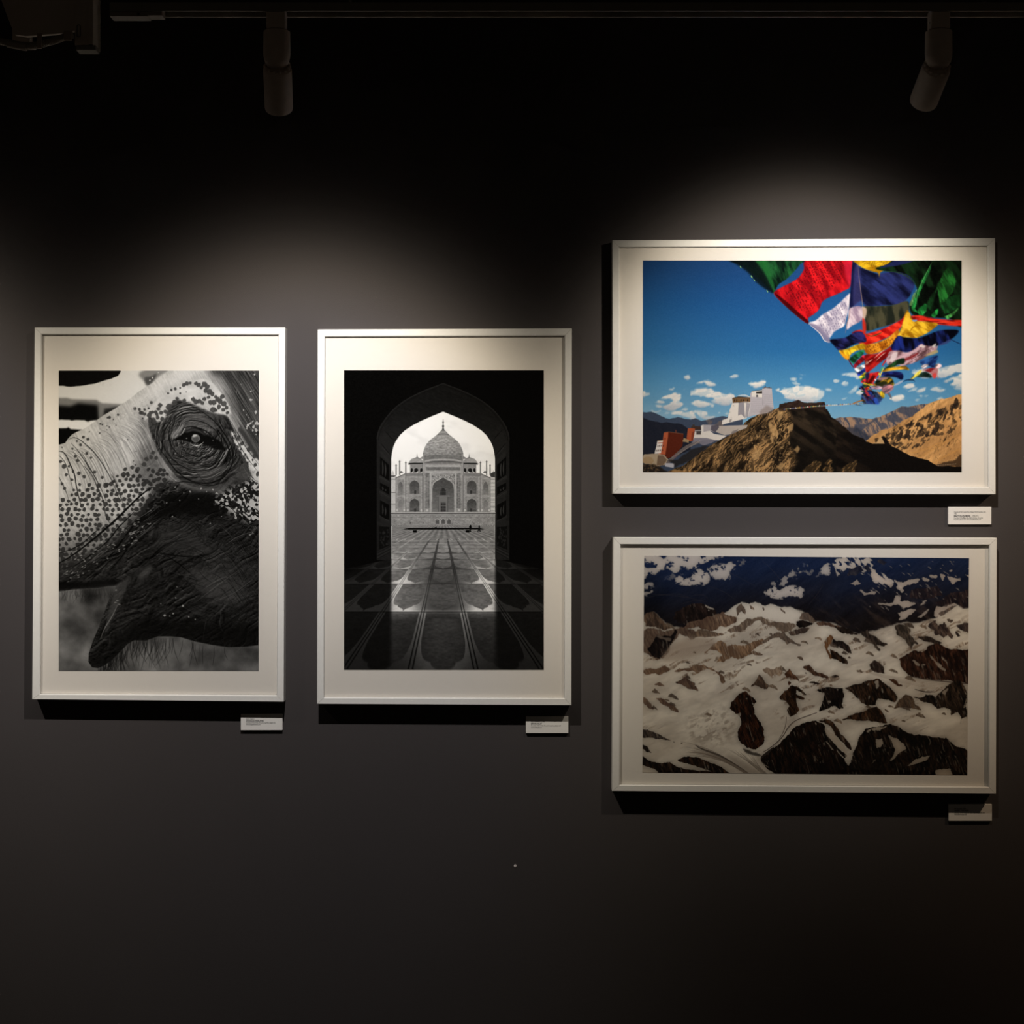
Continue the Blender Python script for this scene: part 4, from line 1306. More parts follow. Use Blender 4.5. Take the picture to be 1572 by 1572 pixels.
    warm = lerp((30, 23, 16), (164, 126, 82), lit * (.62 + .5 * sstep(.3, .7, c.noise(40, 30, 0, 2, 26))))
    dk = lerp((17, 14, 12), (52, 42, 32), sstep(.30, .72, c.noise(26, 9, 35, 4, 27)) * sstep(730, 640, Y))
    col = warm * (1 - shadow)[..., None] + dk * shadow[..., None]
    col = col * (1 - top)[..., None] + np.array([44, 32, 28.]) * top[..., None] * (.7 + .6 * c.noise(5, 3, 0, 3, 28))[..., None]
    c.comp(m, col)
    # big hand-placed cracks and facets
    for p in [[(1140, 700), (1150, 690), (1164, 680), (1166, 672), (1156, 676), (1146, 684), (1136, 690)], [(1168, 650), (1172, 656), (1164, 664), (1158, 660)], [(1100, 722), (1108, 712), (1118, 704), (1112, 718), (1104, 730)], [(1084, 716), (1090, 704), (1096, 700), (1092, 716)], [(1186, 700), (1200, 692), (1206, 704), (1196, 716), (1188, 712)], [(1176, 666), (1182, 668), (1182, 674), (1176, 674)], [(1130, 720), (1140, 708), (1150, 706), (1140, 722)], [(1060, 722), (1068, 716), (1076, 712), (1070, 722)]]:
        c.fill(p, (18, 14, 12), .8, rough=1.2, soft=.6)
    for p in [[(1181, 646), (1186, 652), (1192, 658), (1196, 664), (1192, 672), (1186, 668), (1182, 662), (1180, 654)], [(1194, 630), (1203, 632), (1200, 642), (1196, 650), (1193, 642)], [(1208, 654), (1218, 650), (1217, 660), (1210, 664)], [(1184, 668), (1188, 674), (1186, 680), (1182, 674)], [(1193, 718), (1198, 710), (1204, 712), (1200, 722)], [(1154, 700), (1160, 690), (1168, 692), (1164, 704), (1156, 708)], [(1218, 690), (1224, 684), (1228, 688), (1224, 696)]]:
        c.fill(p, (178, 142, 96), .72, rough=.9, soft=.5)
    for p in [[(1200, 664), (1208, 656), (1216, 652)], [(1186, 690), (1200, 678), (1212, 668)], [(1120, 690), (1140, 672), (1156, 660)], [(1070, 716), (1096, 696), (1120, 682)]]:
        c.stroke(p, 1.6, (150, 116, 74), .7)
    c.fill([(1222, 735), (1232, 722), (1246, 712), (1252, 708), (1262, 709), (1268, 716), (1272, 705), (1278, 704), (1280, 714), (1284, 722), (1292, 716), (1304, 708), (1316, 704), (1320, 716), (1322, 735)], (110, 84, 52), .0)
    for p in [[(1220, 735), (1232, 722), (1246, 712), (1252, 707), (1262, 710), (1258, 722), (1260, 735)], [(1266, 712), (1271, 706), (1275, 704), (1278, 710), (1274, 716)], [(1284, 735), (1294, 718), (1306, 710), (1316, 706), (1312, 722), (1320, 735)], [(1262, 720), (1274, 714), (1280, 722), (1272, 732)]]:
        mm = c.mask(p, rough=1.2, soft=.4)
        c.comp(mm * .9, lerp((52, 40, 26), (134, 102, 64), sstep(-.08, .2, rl)))
    for i in range(80):
        x, y = 1150 + rs.rand() * 62, 646 + rs.rand() * 78
        c.ell(x, y, .9 + rs.rand() * 1.6, .8 + rs.rand(), (190, 152, 104), .45, rs.rand() * 3, .5)
    # prayer-flag string over the summit
    c.stroke([(1204, 628), (1230, 626), (1250, 624), (1268, 623), (1290, 622), (1310, 620), (1330, 619)], .9, (190, 176, 156), .8, taper=.2)
    for i in range(44):
        t = i / 43.0
        x = 1204 + t * 128
        y = 628 - 8.5 * t - 2 * math.sin(t * 3)
        col = [(206, 196, 186), (190, 150, 60), (150, 50, 44), (60, 100, 70), (60, 70, 120)][rs.randint(5)]
        c.ell(x, y + .4, .9 + rs.rand() * .5, .8, col, .8, rs.rand() * 3, .4)
    c.stroke([(1186, 616), (1200, 617), (1226, 614), (1246, 616), (1262, 618)], .6, (160, 130, 130), .6)
    # ---- white fortress
    W, WS = (208, 200, 192), (132, 128, 134)
    c.fill([(1124, 619), (1126, 612), (1133, 609), (1152, 609), (1153, 618), (1150, 636), (1146, 642), (1130, 646), (1116, 650), (1108, 652), (1109, 645), (1117, 642), (1120, 630)], W, 1)
    c.fill([(1134, 618), (1142, 618), (1144, 642), (1138, 636), (1133, 638)], WS, .95)
    c.fill([(1146, 618), (1152, 619), (1148, 640), (1144, 641)], WS, .8)
    c.fill([(1124, 611), (1134, 608.5), (1152, 610), (1152, 617), (1143, 616.4), (1125, 618.6)], (104, 78, 52), 1)
    c.stroke([(1124, 612), (1134, 609.6), (1152, 611)], 1.3, (58, 44, 34), .9)
    c.stroke([(1132, 607.6), (1143, 606.6), (1151, 609)], 1.4, (226, 220, 212), .9)
    c.stroke([(1124, 618.4), (1133, 617.6), (1152, 617.6)], .9, (44, 36, 30), .9)
    for x in (1127, 1130.4, 1137, 1141, 1147):
        c.fill([(x, 613), (x + 1.5, 613), (x + 1.5, 616), (x, 616)], (30, 24, 22), .8)
    c.stroke([(1141, 602), (1141, 607)], .6, (60, 56, 54), .9)
    c.fill([(1152, 604), (1154, 601), (1170, 599), (1170, 597), (1172, 595), (1185, 596), (1186, 610), (1188, 627), (1178, 634), (1166, 636), (1152, 639), (1148, 641), (1152, 625)], (170, 164, 168), 1)
    c.fill([(1154, 601), (1170, 599), (1170, 610), (1154, 609)], W, 1)
    c.fill([(1161, 601.5), (1170, 600.5), (1170, 604), (1161, 604)], (36, 30, 28), 1)
    c.fill([(1161, 606), (1164, 606), (1164, 609.5), (1161, 609.5)], (90, 86, 88), 1)
    c.stroke([(1154, 600.6), (1170, 598.6)], .8, (80, 62, 48), 1, smooth=False, taper=0)
    c.stroke([(1171, 596), (1176, 594.6), (1185, 596)], 1.0, (74, 64, 62), .9, smooth=False, taper=0)
    c.fill([(1173.4, 595), (1175, 592), (1176, 595)], (60, 52, 50))
    c.fill([(1179, 595.4), (1181, 593.6), (1182.4, 595.6)], (60, 52, 50))
    for i in range(9):
        y = 606 + i * 3.2
        c.stroke([(1172, y), (1186, y + .6)], .5, (126, 120, 128), .6, smooth=False, taper=0)
        if i > 1:
            c.stroke([(1153, y + 1), (1170, y + .4)], .5, (140, 134, 140), .5, smooth=False, taper=0)
    c.fill([(1166, 632), (1176, 622), (1188, 626), (1184, 634), (1168, 638)], (118, 104, 96), .55, rough=1, soft=1)
    c.stroke([(1171.5, 596), (1171, 622)], .6, (112, 106, 112), .8, smooth=False, taper=0)
    for (x, y) in [(1120, 632), (1126, 622), (1122, 640)]:
        c.fill([(x, y), (x + 1, y), (x + 1, y + 1.6), (x, y + 1.6)], (120, 110, 104), .7)
    c.fill([(1120, 644), (1124, 642.6), (1122, 648), (1119, 648)], (130, 122, 120), .8)
    # stairs, terraces
    c.fill([(1100, 654), (1148, 652.4), (1146, 657), (1132, 662), (1120, 667), (1112, 668), (1099, 663)], (168, 158, 150), 1)
    c.fill([(1124, 662), (1134, 658.4), (1130, 664), (1122, 667)], (110, 104, 104), .8)
    c.fill([(1066, 662), (1078, 664), (1082, 661), (1090, 661), (1096, 666), (1116, 669), (1104, 676), (1086, 675), (1064, 679)], (204, 196, 188), 1)
    c.fill([(1066, 672), (1084, 672), (1100, 676), (1092, 680), (1080, 684), (1072, 680), (1062, 680)], (116, 112, 122), .95)
    c.fill([(1076, 653), (1080, 652), (1098, 652.4), (1102, 656), (1098, 664), (1090, 661), (1080, 663), (1078, 667)], (158, 152, 154), 1)
    c.fill([(1092, 653), (1103, 652), (1104, 656), (1098, 664), (1091, 660)], (76, 72, 82), .9)
    c.fill([(1076, 653.6), (1080, 651.8), (1080, 664), (1077, 668)], W, .95)
    c.fill([(1069, 660.6), (1076, 660.6), (1076, 667), (1069, 667)], (58, 52, 52), .9)
    c.stroke([(1066, 661), (1077, 661)], .9, (214, 206, 198), .9, smooth=False, taper=0)
    c.fill([(1062, 654), (1076, 654.6), (1076, 659.6), (1066, 660), (1060, 658)], (62, 46, 40), 1)
    c.fill([(1063, 652), (1066, 651), (1067, 655), (1063, 656)], (60, 52, 48))
    c.fill([(1056, 657.4), (1061, 657), (1067, 658), (1064, 676), (1060, 677.6), (1054, 674.6)], (160, 78, 48), 1)
    c.fill([(1062, 664), (1067, 661), (1064, 676), (1061, 676)], (112, 52, 36), .8)
    # red blocks
    c.fill([(1020, 664), (1026, 663), (1049.5, 666), (1048, 684), (1036, 700), (1024, 704), (1020, 698)], (84, 34, 22), 1)
    c.fill([(1019, 664), (1026, 663.4), (1025.6, 670), (1021.4, 698), (1010, 697), (1017, 680)], (168, 84, 54), 1)
    c.stroke([(1019.6, 663.8), (1026, 663), (1049, 666)], 1.2, (110, 70, 52), .9, smooth=False, taper=0)
    c.stroke([(1037.6, 660), (1037.8, 664)], 1.1, (140, 70, 48), .9, smooth=False, taper=0)
    c.fill([(1009, 677), (1018, 675.6), (1014.6, 696), (1004.6, 696.6), (1008, 684)], (216, 208, 200), 1)
    c.stroke([(1009, 677), (1018, 676)], 1.6, (176, 150, 120), .9, smooth=False, taper=0)
    c.stroke([(1010, 680), (1019, 679.4)], 1.2, (150, 70, 50), .9, smooth=False, taper=0)
    for (x, y) in [(1009.6, 683.4), (1012, 683), (1014.6, 682.8), (1008, 690.4), (1010.6, 690.2), (1013.4, 690), (1018, 683), (1016.6, 690), (1020.6, 672)]:
        c.fill([(x, y), (x + 1.2, y), (x + .9, y + 2.6), (x - .3, y + 2.6)], (56, 36, 32), .9)
    c.fill([(989, 697), (1010, 696.6), (1020, 698.4), (1026, 705), (1020, 714), (1006, 715), (990, 712), (984, 706)], (164, 146, 122), 1, rough=.4)
    c.fill([(1010, 699), (1018, 699), (1024, 706), (1018, 714), (1008, 714)], (104, 84, 68), .9)
    c.fill([(986, 704), (992, 701), (1000, 702), (1004, 708), (1000, 712), (986, 710)], (156, 130, 98), .9, rough=.6)
    c.stroke([(1022, 714), (1034, 702), (1046, 692), (1058, 684), (1074, 678)], 5.0, (112, 100, 96), .85, taper=.3)
    for i in range(24):
        t = i / 23.0
        c.ell(1024 + 50 * t, 708 - 30 * t - 1, 1.0, .6, (176, 164, 156), .6)
    c.ell(1036, 700, 1.6, 1.2, (130, 70, 90), .7)
    c.fill([(1050, 672), (1058, 675), (1057, 680), (1048, 678)], (176, 146, 104), .8, rough=.5)
    c.fill([(1021, 711), (1036, 711), (1034, 718), (1021, 716)], (176, 172, 178), .95)
    c.fill([(1026, 706), (1040, 706), (1060, 690), (1080, 684), (1090, 684), (1060, 706), (1036, 718), (1034, 712)], (30, 24, 20), .7, rough=1, soft=.8)
    c.fill([(980, 712), (996, 712), (1012, 716), (1022, 722), (1030, 730), (980, 735)], (34, 27, 22), .9, rough=1.4, soft=.5)
    for i in range(36):
        c.ell(988 + rs.rand() * 26, 712 + rs.rand() * 12, 1.4, .9, (120, 94, 64), .5, -.6, .4)
    c.fill([(1026, 730), (1034, 720), (1052, 724), (1062, 730)], (150, 116, 76), .9, soft=.5)

    # ---- prayer flags -------------------------------------------------
    def flag(pts, base, lo=None, hi=None, ang=60, sc=9, smooth=True, a=1.0, rough=.3, seed=[0]):
        seed[0] += 1
        v = c.sub(pts, 4)
        m = v.mask(pts, smooth, rough=rough, soft=.25) * a
        n = v.noise(sc * 3, sc, ang, 3, 100 + seed[0])
        lo = lo or tuple(v * .45 for v in base)
        hi = hi or tuple(min(255, v * 1.3 + 8) for v in base)
        t = sstep(.25, .75, n)
        v.comp(m, lerp(lo, hi, t))

    def script(pts, ang, gap, col, a, dens=.55, seed=5):
        """rows of tiny printed characters inside an outline"""
        v = c.sub(pts, 4)
        m = v.mask(pts, True, soft=.6)
        ca, sa = math.cos(math.radians(ang)), math.sin(math.radians(ang))
        V = -v.X * sa + v.Y * ca
        row = sstep(.25, .5, np.abs(((V / gap) % 1) - .5) * 2 * -1 + 1)
        ch = sstep(1 - dens, 1 - dens + .16, v.noise(1.5, 2.6, ang, 2, seed))
        v.comp(m * row * ch * a, col)
    # green, upper left
    flag([(1119, 398), (1132, 404), (1146, 412), (1160, 424), (1172, 434), (1182, 444), (1188, 450), (1191, 444), (1196, 436), (1208, 428), (1220, 416), (1228, 406), (1234, 398), (1180, 390)], (18, 66, 34), (6, 20, 16), (30, 86, 44), 70, 8)
    c.fill([(1119, 398), (1134, 408), (1148, 418), (1160, 432), (1174, 443), (1187, 450), (1184, 440), (1176, 424), (1166, 410), (1154, 400)], (7, 16, 18), .9, True, soft=1)
    c.fill([(1160, 400), (1168, 410), (1178, 424), (1186, 440), (1188, 436), (1180, 416), (1174, 400)], (32, 104, 46), .75, True, soft=1)
    for (x, y, r) in [(1138, 412), (1141, 416), (1154, 423), (1157, 428), (1178, 446)] and [(1137, 410, 1.4), (1154, 425, 1.6), (1158, 430, 1.2), (1178, 447, 1.3)]:
        c.ell(x, y, r * .6, r * 1.7, (126, 170, 110), .85, -.5)
    # red
    red = [(1188, 450), (1200, 441), (1214, 434), (1226, 426), (1234, 414), (1241, 398), (1310, 392), (1307, 420), (1305, 440), (1296, 446), (1284, 452), (1270, 458), (1262, 464), (1258, 474), (1250, 482), (1241, 488), (1240, 496), (1230, 490), (1212, 474), (1200, 464)]
    flag(red, (176, 14, 24), (128, 8, 18), (206, 24, 30), 60, 8)
    script([(1204, 446), (1216, 438), (1232, 424), (1244, 404), (1294, 402), (1288, 436), (1262, 452), (1246, 476), (1238, 482), (1222, 470)], 62, 4.2, (64, 4, 12), .5, .55)
    c.fill([(1189, 450), (1204, 460), (1222, 476), (1240, 492), (1240, 497), (1222, 484), (1202, 466)], (52, 2, 6), .9, True, soft=.5)
    c.fill([(1296, 400), (1309, 400), (1306, 440), (1300, 430)], (206, 40, 70), .5, True, soft=2)
    # white
    wh = [(1241, 496), (1252, 492), (1264, 482), (1278, 474), (1290, 464), (1302, 452), (1306, 452), (1304, 470), (1300, 486), (1296, 500), (1286, 506), (1280, 510), (1276, 516), (1272, 519), (1264, 512), (1252, 502)]
    flag(wh, (190, 182, 194), (150, 142, 160), (222, 212, 216), 60, 8)
    script([(1256, 494), (1272, 482), (1298, 462), (1296, 496), (1278, 508), (1270, 514)], 66, 3.6, (88, 80, 110), .5, .55, 8)
    c.fill([(1243, 497), (1256, 500), (1268, 512), (1274, 520), (1274, 526), (1268, 524), (1258, 512)], (122, 112, 136), .9, True, soft=.5)
    c.stroke([(1241, 497), (1258, 511), (1266, 523), (1274, 525)], 1.4, (206, 196, 196), .9)
    # blue centre
    flag([(1309, 398), (1316, 408), (1330, 414), (1346, 420), (1362, 418), (1380, 416), (1396, 422), (1404, 436), (1400, 448), (1392, 460), (1380, 467), (1356, 469), (1330, 470), (1322, 462), (1310, 470), (1305, 470), (1307, 440)], (20, 26, 66), (10, 12, 34), (38, 46, 100), 40, 10)
    c.fill([(1310, 402), (1316, 410), (1314, 440), (1310, 468), (1304, 474), (1306, 440)], (14, 18, 52), .9, True, soft=.6)
    c.fill([(1312, 412), (1320, 412), (1322, 470), (1310, 470)], (64, 62, 116), .55, True, soft=1)
    c.stroke([(1317, 408), (1320, 436), (1324, 466), (1326, 492), (1327, 520)], .9, (156, 128, 112), .8)
    # yellow top
    yl = flag([(1309, 396), (1314, 404), (1326, 412), (1340, 417), (1348, 419), (1350, 426), (1351, 419), (1357, 415), (1364, 410), (1366, 396)], (182, 140, 14), (150, 104, 8), (216, 172, 30), 20, 6)
    script([(1318, 400), (1364, 400), (1360, 408), (1346, 412), (1326, 408)], 76, 2.6, (84, 60, 8), .55, .6, 12)
    # dark right canopy
    flag([(1344, 412), (1362, 406), (1380, 398), (1480, 390), (1480, 498), (1460, 490), (1440, 488), (1412, 486), (1400, 482), (1396, 470), (1402, 456), (1408, 446), (1404, 434), (1396, 424), (1380, 418), (1358, 416)], (10, 24, 12), (3, 6, 4), (16, 40, 20), 60, 10)
    c.fill([(1366, 404), (1376, 399), (1404, 398), (1396, 403), (1376, 408), (1350, 411)], (28, 34, 84), .85, True, soft=.7)
    c.stroke([(1356, 416), (1376, 418), (1392, 424), (1402, 432), (1408, 442)], 1.4, (34, 58, 30), .8)
    # green translucent
    for p, col, a in [
        ([(1438, 440), (1446, 424), (1455, 410), (1462, 418), (1468, 432), (1464, 446), (1452, 462), (1444, 470), (1440, 452)], (34, 104, 42), .85),
        ([(1398, 462), (1402, 452), (1408, 444), (1406, 456), (1400, 470), (1394, 468)], (150, 214, 130), .9),
        ([(1408, 446), (1416, 428), (1428, 408), (1432, 402), (1426, 420), (1416, 440), (1408, 462), (1404, 474), (1410, 480), (1402, 478), (1399, 472)], (40, 150, 66), .85),
        ([(1408, 480), (1412, 472), (1420, 466), (1424, 468), (1422, 478), (1414, 486)], (36, 158, 66), .9),
        ([(1430, 484), (1436, 476), (1441, 474), (1440, 482), (1434, 488)], (34, 150, 62), .85),
        ([(1450, 486), (1458, 482), (1472, 472), (1466, 482), (1458, 488), (1455, 491)], (84, 178, 86), .8),
        ([(1444, 470), (1456, 456), (1474, 452), (1474, 470), (1458, 480), (1450, 482)], (22, 78, 34), .8),
        ([(1420, 470), (1430, 452), (1440, 440), (1434, 462), (1428, 476)], (24, 74, 34), .6)]:
        flag(p, col, tuple(v * .55 for v in col), tuple(min(255, v * 1.25) for v in col), 62, 5, False, a, .8)
    c.stroke([(1431, 402), (1420, 424), (1410, 446), (1406, 466)], .9, (110, 190, 110), .7)
    # olive translucent sheet under the blue
    flag([(1324, 472), (1346, 470), (1372, 468), (1392, 462), (1396, 470), (1394, 482), (1384, 490), (1368, 498), (1350, 503), (1330, 508), (1328, 492)], (40, 48, 34), (26, 30, 24), (66, 64, 46), 80, 8)
    c.fill([(1322, 472), (1330, 474), (1329, 486), (1324, 492)], (206, 176, 156), .8, True, soft=.4)
    c.fill([(1324, 488), (1329, 496), (1329, 512), (1325, 512)], (186, 36, 22), .9, True, soft=.4)
    # lilac scraps left of the mast
    flag([(1304, 474), (1320, 470), (1324, 478), (1322, 492), (1308, 500), (1300, 506), (1302, 490)], (178, 156, 170), (140, 118, 138), (206, 188, 194), 60, 6)
    c.stroke([(1305, 470), (1304, 484), (1300, 498), (1298, 512)], 1.5, (146, 118, 112), .8)
    # red sheet across
    flag([(1328, 512), (1346, 508), (1366, 500), (1384, 490), (1391, 482), (1388, 494), (1380, 506), (1366, 516), (1348, 524), (1330, 530), (1320, 528), (1308, 512), (1322, 506)], (200, 26, 20), (150, 12, 12), (226, 52, 34), 30, 6)
    c.stroke([(1328, 512), (1338, 516), (1350, 512), (1354, 510)], 1.6, (46, 70, 34), .8)
    # orange translucent with script
    flag([(1327, 530), (1346, 526), (1364, 518), (1378, 506), (1380, 514), (1372, 526), (1360, 536), (1346, 542), (1334, 544), (1328, 540)], (184, 104, 18), (150, 78, 12), (214, 140, 32), 60, 6)
    script([(1330, 532), (1350, 527), (1368, 518), (1370, 526), (1354, 538), (1334, 542)], 78, 3.0, (76, 36, 8), .6, .6, 14)
    # left cascade: navy, yellow, green, red, white, blue ...
    flag([(1274, 522), (1284, 520), (1298, 518), (1312, 510), (1324, 510), (1330, 524), (1316, 527), (1304, 532), (1296, 537), (1288, 538), (1280, 530)], (14, 18, 54), (6, 6, 22), (38, 40, 98), 30, 6)
    flag([(1288, 538), (1300, 536), (1314, 530), (1326, 527), (1328, 536), (1316, 538), (1306, 544), (1304, 550), (1296, 548), (1290, 541)], (212, 166, 18), (150, 100, 10), (238, 198, 40), 60, 5)
    c.fill([(1296, 537), (1310, 532), (1326, 528), (1327, 535), (1312, 536), (1300, 538)], (128, 100, 12), .5, True, soft=.6)
    c.fill([(1289, 540), (1296, 543), (1304, 549), (1302, 553), (1295, 549)], (214, 136, 20), .8, True, soft=.4)
    flag([(1304, 551), (1312, 544), (1322, 538), (1327, 538), (1325, 544), (1318, 550), (1311, 558), (1307, 556)], (24, 98, 58), None, None, 30, 5)
    flag([(1311, 560), (1318, 552), (1326, 545), (1328, 552), (1324, 556), (1316, 562), (1313, 566)], (206, 24, 40), None, None, 30, 5)
    c.stroke([(1302, 551), (1306, 558), (1311, 565)], 1.6, (90, 10, 16), .9)
    flag([(1312, 566), (1320, 562), (1327, 559), (1328, 564), (1320, 570), (1316, 573)], (212, 206, 210), None, None, 30, 5)
    flag([(1316, 573), (1322, 569), (1328, 565), (1328, 570), (1322, 576), (1318, 577)], (22, 40, 136), None, None, 30, 5)
    flag([(1319, 579), (1324, 574), (1329, 571), (1329, 576), (1322, 581)], (220, 180, 30), None, None, 30, 5)
    flag([(1321, 583), (1326, 578), (1329, 576), (1329, 580), (1323, 584)], (30, 110, 50), None, None, 30, 5)
    flag([(1322, 585), (1329, 581), (1330, 585), (1324, 588)], (200, 30, 34), None, None, 30, 5)
    # deep red drape in the middle
    flag([(1328, 545), (1346, 543), (1360, 537), (1372, 528), (1380, 518), (1376, 534), (1366, 546), (1352, 556), (1340, 566), (1330, 572), (1328, 558)], (150, 16, 16), (96, 8, 10), (186, 32, 28), 140, 6)
    for p in [[(1342, 550), (1352, 541), (1358, 537)], [(1345, 554), (1354, 545), (1360, 541)], [(1328, 560), (1336, 554), (1340, 552)]]:
        c.stroke(p, 1.5, (220, 160, 146), .75)
    c.ell(1331, 557, 2.4, 3, (150, 110, 96), .7)
    # red roll under the dark canopy, big yellow flag
    flag([(1396, 486), (1410, 484), (1426, 487), (1444, 490), (1462, 491), (1480, 492), (1480, 500), (1460, 500), (1440, 498), (1420, 494), (1404, 492)], (150, 14, 12), (92, 6, 8), (214, 44, 28), 5, 4)
    c.stroke([(1430, 495), (1446, 494.5), (1460, 494.6), (1474, 496)], 2.6, (228, 62, 40), .8)
    flag([(1391, 478), (1396, 480), (1401, 490), (1412, 493), (1426, 494), (1440, 497), (1434, 504), (1424, 511), (1412, 517), (1404, 519), (1392, 518), (1378, 518), (1384, 502)], (198, 148, 22), (140, 92, 8), (228, 182, 44), 40, 6)
    c.fill([(1392, 480), (1398, 484), (1392, 502), (1382, 516), (1379, 516), (1386, 500)], (232, 186, 52), .7, True, soft=.8)
    c.stroke([(1396, 512), (1402, 502), (1412, 500)], 2.4, (148, 100, 10), .6)
    c.fill([(1401, 491), (1408, 491), (1406, 493.5), (1402, 493.5)], (110, 140, 196), .8, True)
    # lilac / navy banners to the right
    flag([(1378, 516), (1390, 518), (1408, 519), (1422, 515), (1440, 508), (1458, 506), (1472, 508), (1464, 518), (1450, 526), (1436, 532), (1422, 536), (1408, 541), (1392, 541), (1378, 540), (1368, 534)], (10, 12, 36), (3, 3, 14), (26, 38, 104), 70, 7)
    c.fill([(1370, 532), (1378, 518), (1384, 520), (1382, 536), (1372, 540)], (26, 42, 130), .7, True, soft=1)
    c.fill([(1440, 530), (1452, 524), (1462, 520), (1456, 526), (1446, 530)], (52, 60, 110), .8, True, soft=.6)
    c.stroke([(1459, 521), (1468, 525), (1477, 529)], 1.3, (18, 30, 70), .9)
    flag([(1362, 548), (1366, 540), (1378, 538), (1392, 541), (1404, 536), (1414, 528), (1420, 530), (1436, 532), (1440, 530), (1436, 540), (1424, 546), (1414, 552), (1400, 558), (1384, 562), (1380, 560), (1366, 562), (1360, 554)], (150, 112, 122), (92, 62, 66), (192, 156, 164), 140, 6)
    script([(1396, 548), (1412, 536), (1436, 534), (1424, 546), (1400, 556)], -30, 3, (66, 44, 48), .5, .6, 17)
    c.fill([(1366, 553), (1370, 543), (1378, 540), (1376, 550), (1370, 556)], (222, 206, 208), .8, True, soft=.5)
    c.fill([(1394, 548), (1410, 541), (1404, 548), (1386, 556), (1376, 556)], (110, 16, 18), .75, True, soft=.6)
    c.fill([(1413, 530), (1420, 531), (1418, 534), (1412, 532)], (226, 214, 206), .8, True, soft=.3)
    c.fill([(1432, 530), (1437, 527), (1436, 532), (1431, 533)], (230, 218, 208), .8, True, soft=.3)
    c.fill([(1420, 546), (1430, 540), (1438, 537), (1440, 541), (1430, 545)], (176, 156, 104), .8, True, soft=.4)
    flag([(1358, 566), (1366, 560), (1378, 552), (1388, 550), (1388, 558), (1378, 560), (1368, 566), (1356, 572)], (26, 56, 26), (12, 30, 16), (34, 76, 36), 140, 5)
    c.stroke([(1354, 562), (1358, 556), (1361, 552)], 2.4, (186, 34, 28), .9)
    flag([(1352, 570), (1364, 565), (1376, 563), (1390, 562), (1396, 568), (1386, 567), (1374, 568), (1360, 570)], (200, 136, 24), None, None, 170, 5)
    flag([(1352, 576), (1358, 571), (1374, 570), (1384, 572), (1387, 578), (1384, 583), (1374, 579), (1360, 578)], (18, 26, 84), (8, 10, 40), (34, 50, 130), 170, 5)
    flag([(1332, 574), (1342, 572), (1350, 571), (1346, 580), (1340, 588), (1332, 592), (1328, 586)], (158, 22, 20), None, None, 120, 5)
    c.fill([(1328, 574), (1334, 572), (1334, 580), (1330, 584)], (16, 20, 56), .9, True, soft=.4)
    c.stroke([(1345, 590), (1350, 580), (1354, 570), (1358, 562)], 1.7, (214, 190, 90), .9)
    for (x, y, col) in [(1353, 568, (60, 160, 80)), (1355, 565, (70, 170, 90)), (1350, 574, (220, 190, 50)), (1347, 579, (40, 60, 150)), (1344, 583, (220, 210, 210)), (1341, 589, (200, 50, 40)), (1339, 591, (226, 196, 50)), (1336, 594, (210, 206, 210))]:
        c.ell(x, y, 1.7, 1.4, col, .9, .6, .3)
    flag([(1348, 581), (1358, 578), (1368, 580), (1372, 586), (1372, 592), (1364, 598), (1352, 596), (1342, 592)], (104, 62, 24), (14, 22, 14), (188, 140, 26), 140, 5)
    c.fill([(1344, 590), (1352, 586), (1362, 586), (1360, 594), (1350, 595)], (10, 20, 16), .85, True, soft=.6)
    c.fill([(1346, 581), (1356, 579), (1364, 580), (1352, 584)], (190, 140, 150), .7, True, soft=.5)
    flag([(1336, 594), (1346, 592), (1356, 595), (1348, 598), (1338, 597)], (158, 128, 144), None, None, 10, 5)
    # knot of cloth at the end of the string
    for i in range(110):
        t = rs.rand()
        x = 1326 + rs.randn() * 4 + 12 * t
        y = 590 + t * 27 + rs.randn() * 1.5
        if x < 1320 + (610 - y) * .2:
            continue
        col = [(150, 20, 22), (16, 24, 84), (8, 10, 22), (190, 150, 28), (18, 70, 34), (8, 8, 14), (110, 14, 18), (36, 54, 140), (196, 90, 30)][rs.randint(9)]
        c.ell(x, y, 1.4 + rs.rand() * 2.6, .8 + rs.rand() * 1.3, col, .9, .5 + rs.randn() * .5, .35)
    flag([(1322, 612), (1326, 602), (1334, 598), (1346, 602), (1356, 606), (1354, 614), (1346, 620), (1334, 620), (1326, 619)], (12, 14, 44), (6, 6, 16), (30, 46, 120), 50, 4, a=.75)
    c.fill([(1342, 612), (1346, 611), (1350, 620), (1344, 620)], (44, 80, 180), .8, True, soft=.4)
    c.fill([(1328, 596), (1332, 602), (1336, 608), (1330, 606)], (196, 40, 30), .8, True, soft=.4)
    c.fill([(1346, 600), (1352, 604), (1356, 610), (1350, 606)], (214, 130, 30), .8, True, soft=.4)
    flag([(1352, 600), (1358, 603), (1357, 611), (1352, 608)], (186, 156, 30), None, None, 60, 4)
    c.stroke([(1358, 601), (1364, 604), (1369, 612)], 4.0, (92, 88, 98), .9)
    flag([(1356, 592), (1366, 590), (1372, 594), (1368, 600), (1360, 604), (1354, 600)], (170, 100, 112), (96, 74, 84), (206, 130, 136), 150, 4)
    c.ell(1367, 612, 1.4, 1.2, (226, 206, 180), .9)
    c.stroke([(1308, 620), (1316, 617), (1326, 614)], 2.2, (150, 96, 50), .9)
    c.stroke([(1312, 621), (1318, 622), (1324, 623)], .8, (40, 40, 50), .8)
    # loose group far right
    flag([(1412, 555), (1424, 550), (1440, 546), (1437, 556), (1434, 564), (1426, 562), (1416, 560)], (20, 46, 104), (12, 24, 66), (44, 86, 150), 150, 5)
    flag([(1414, 562), (1420, 559), (1426, 560), (1422, 564), (1417, 566)], (186, 172, 176), None, None, 150, 4)
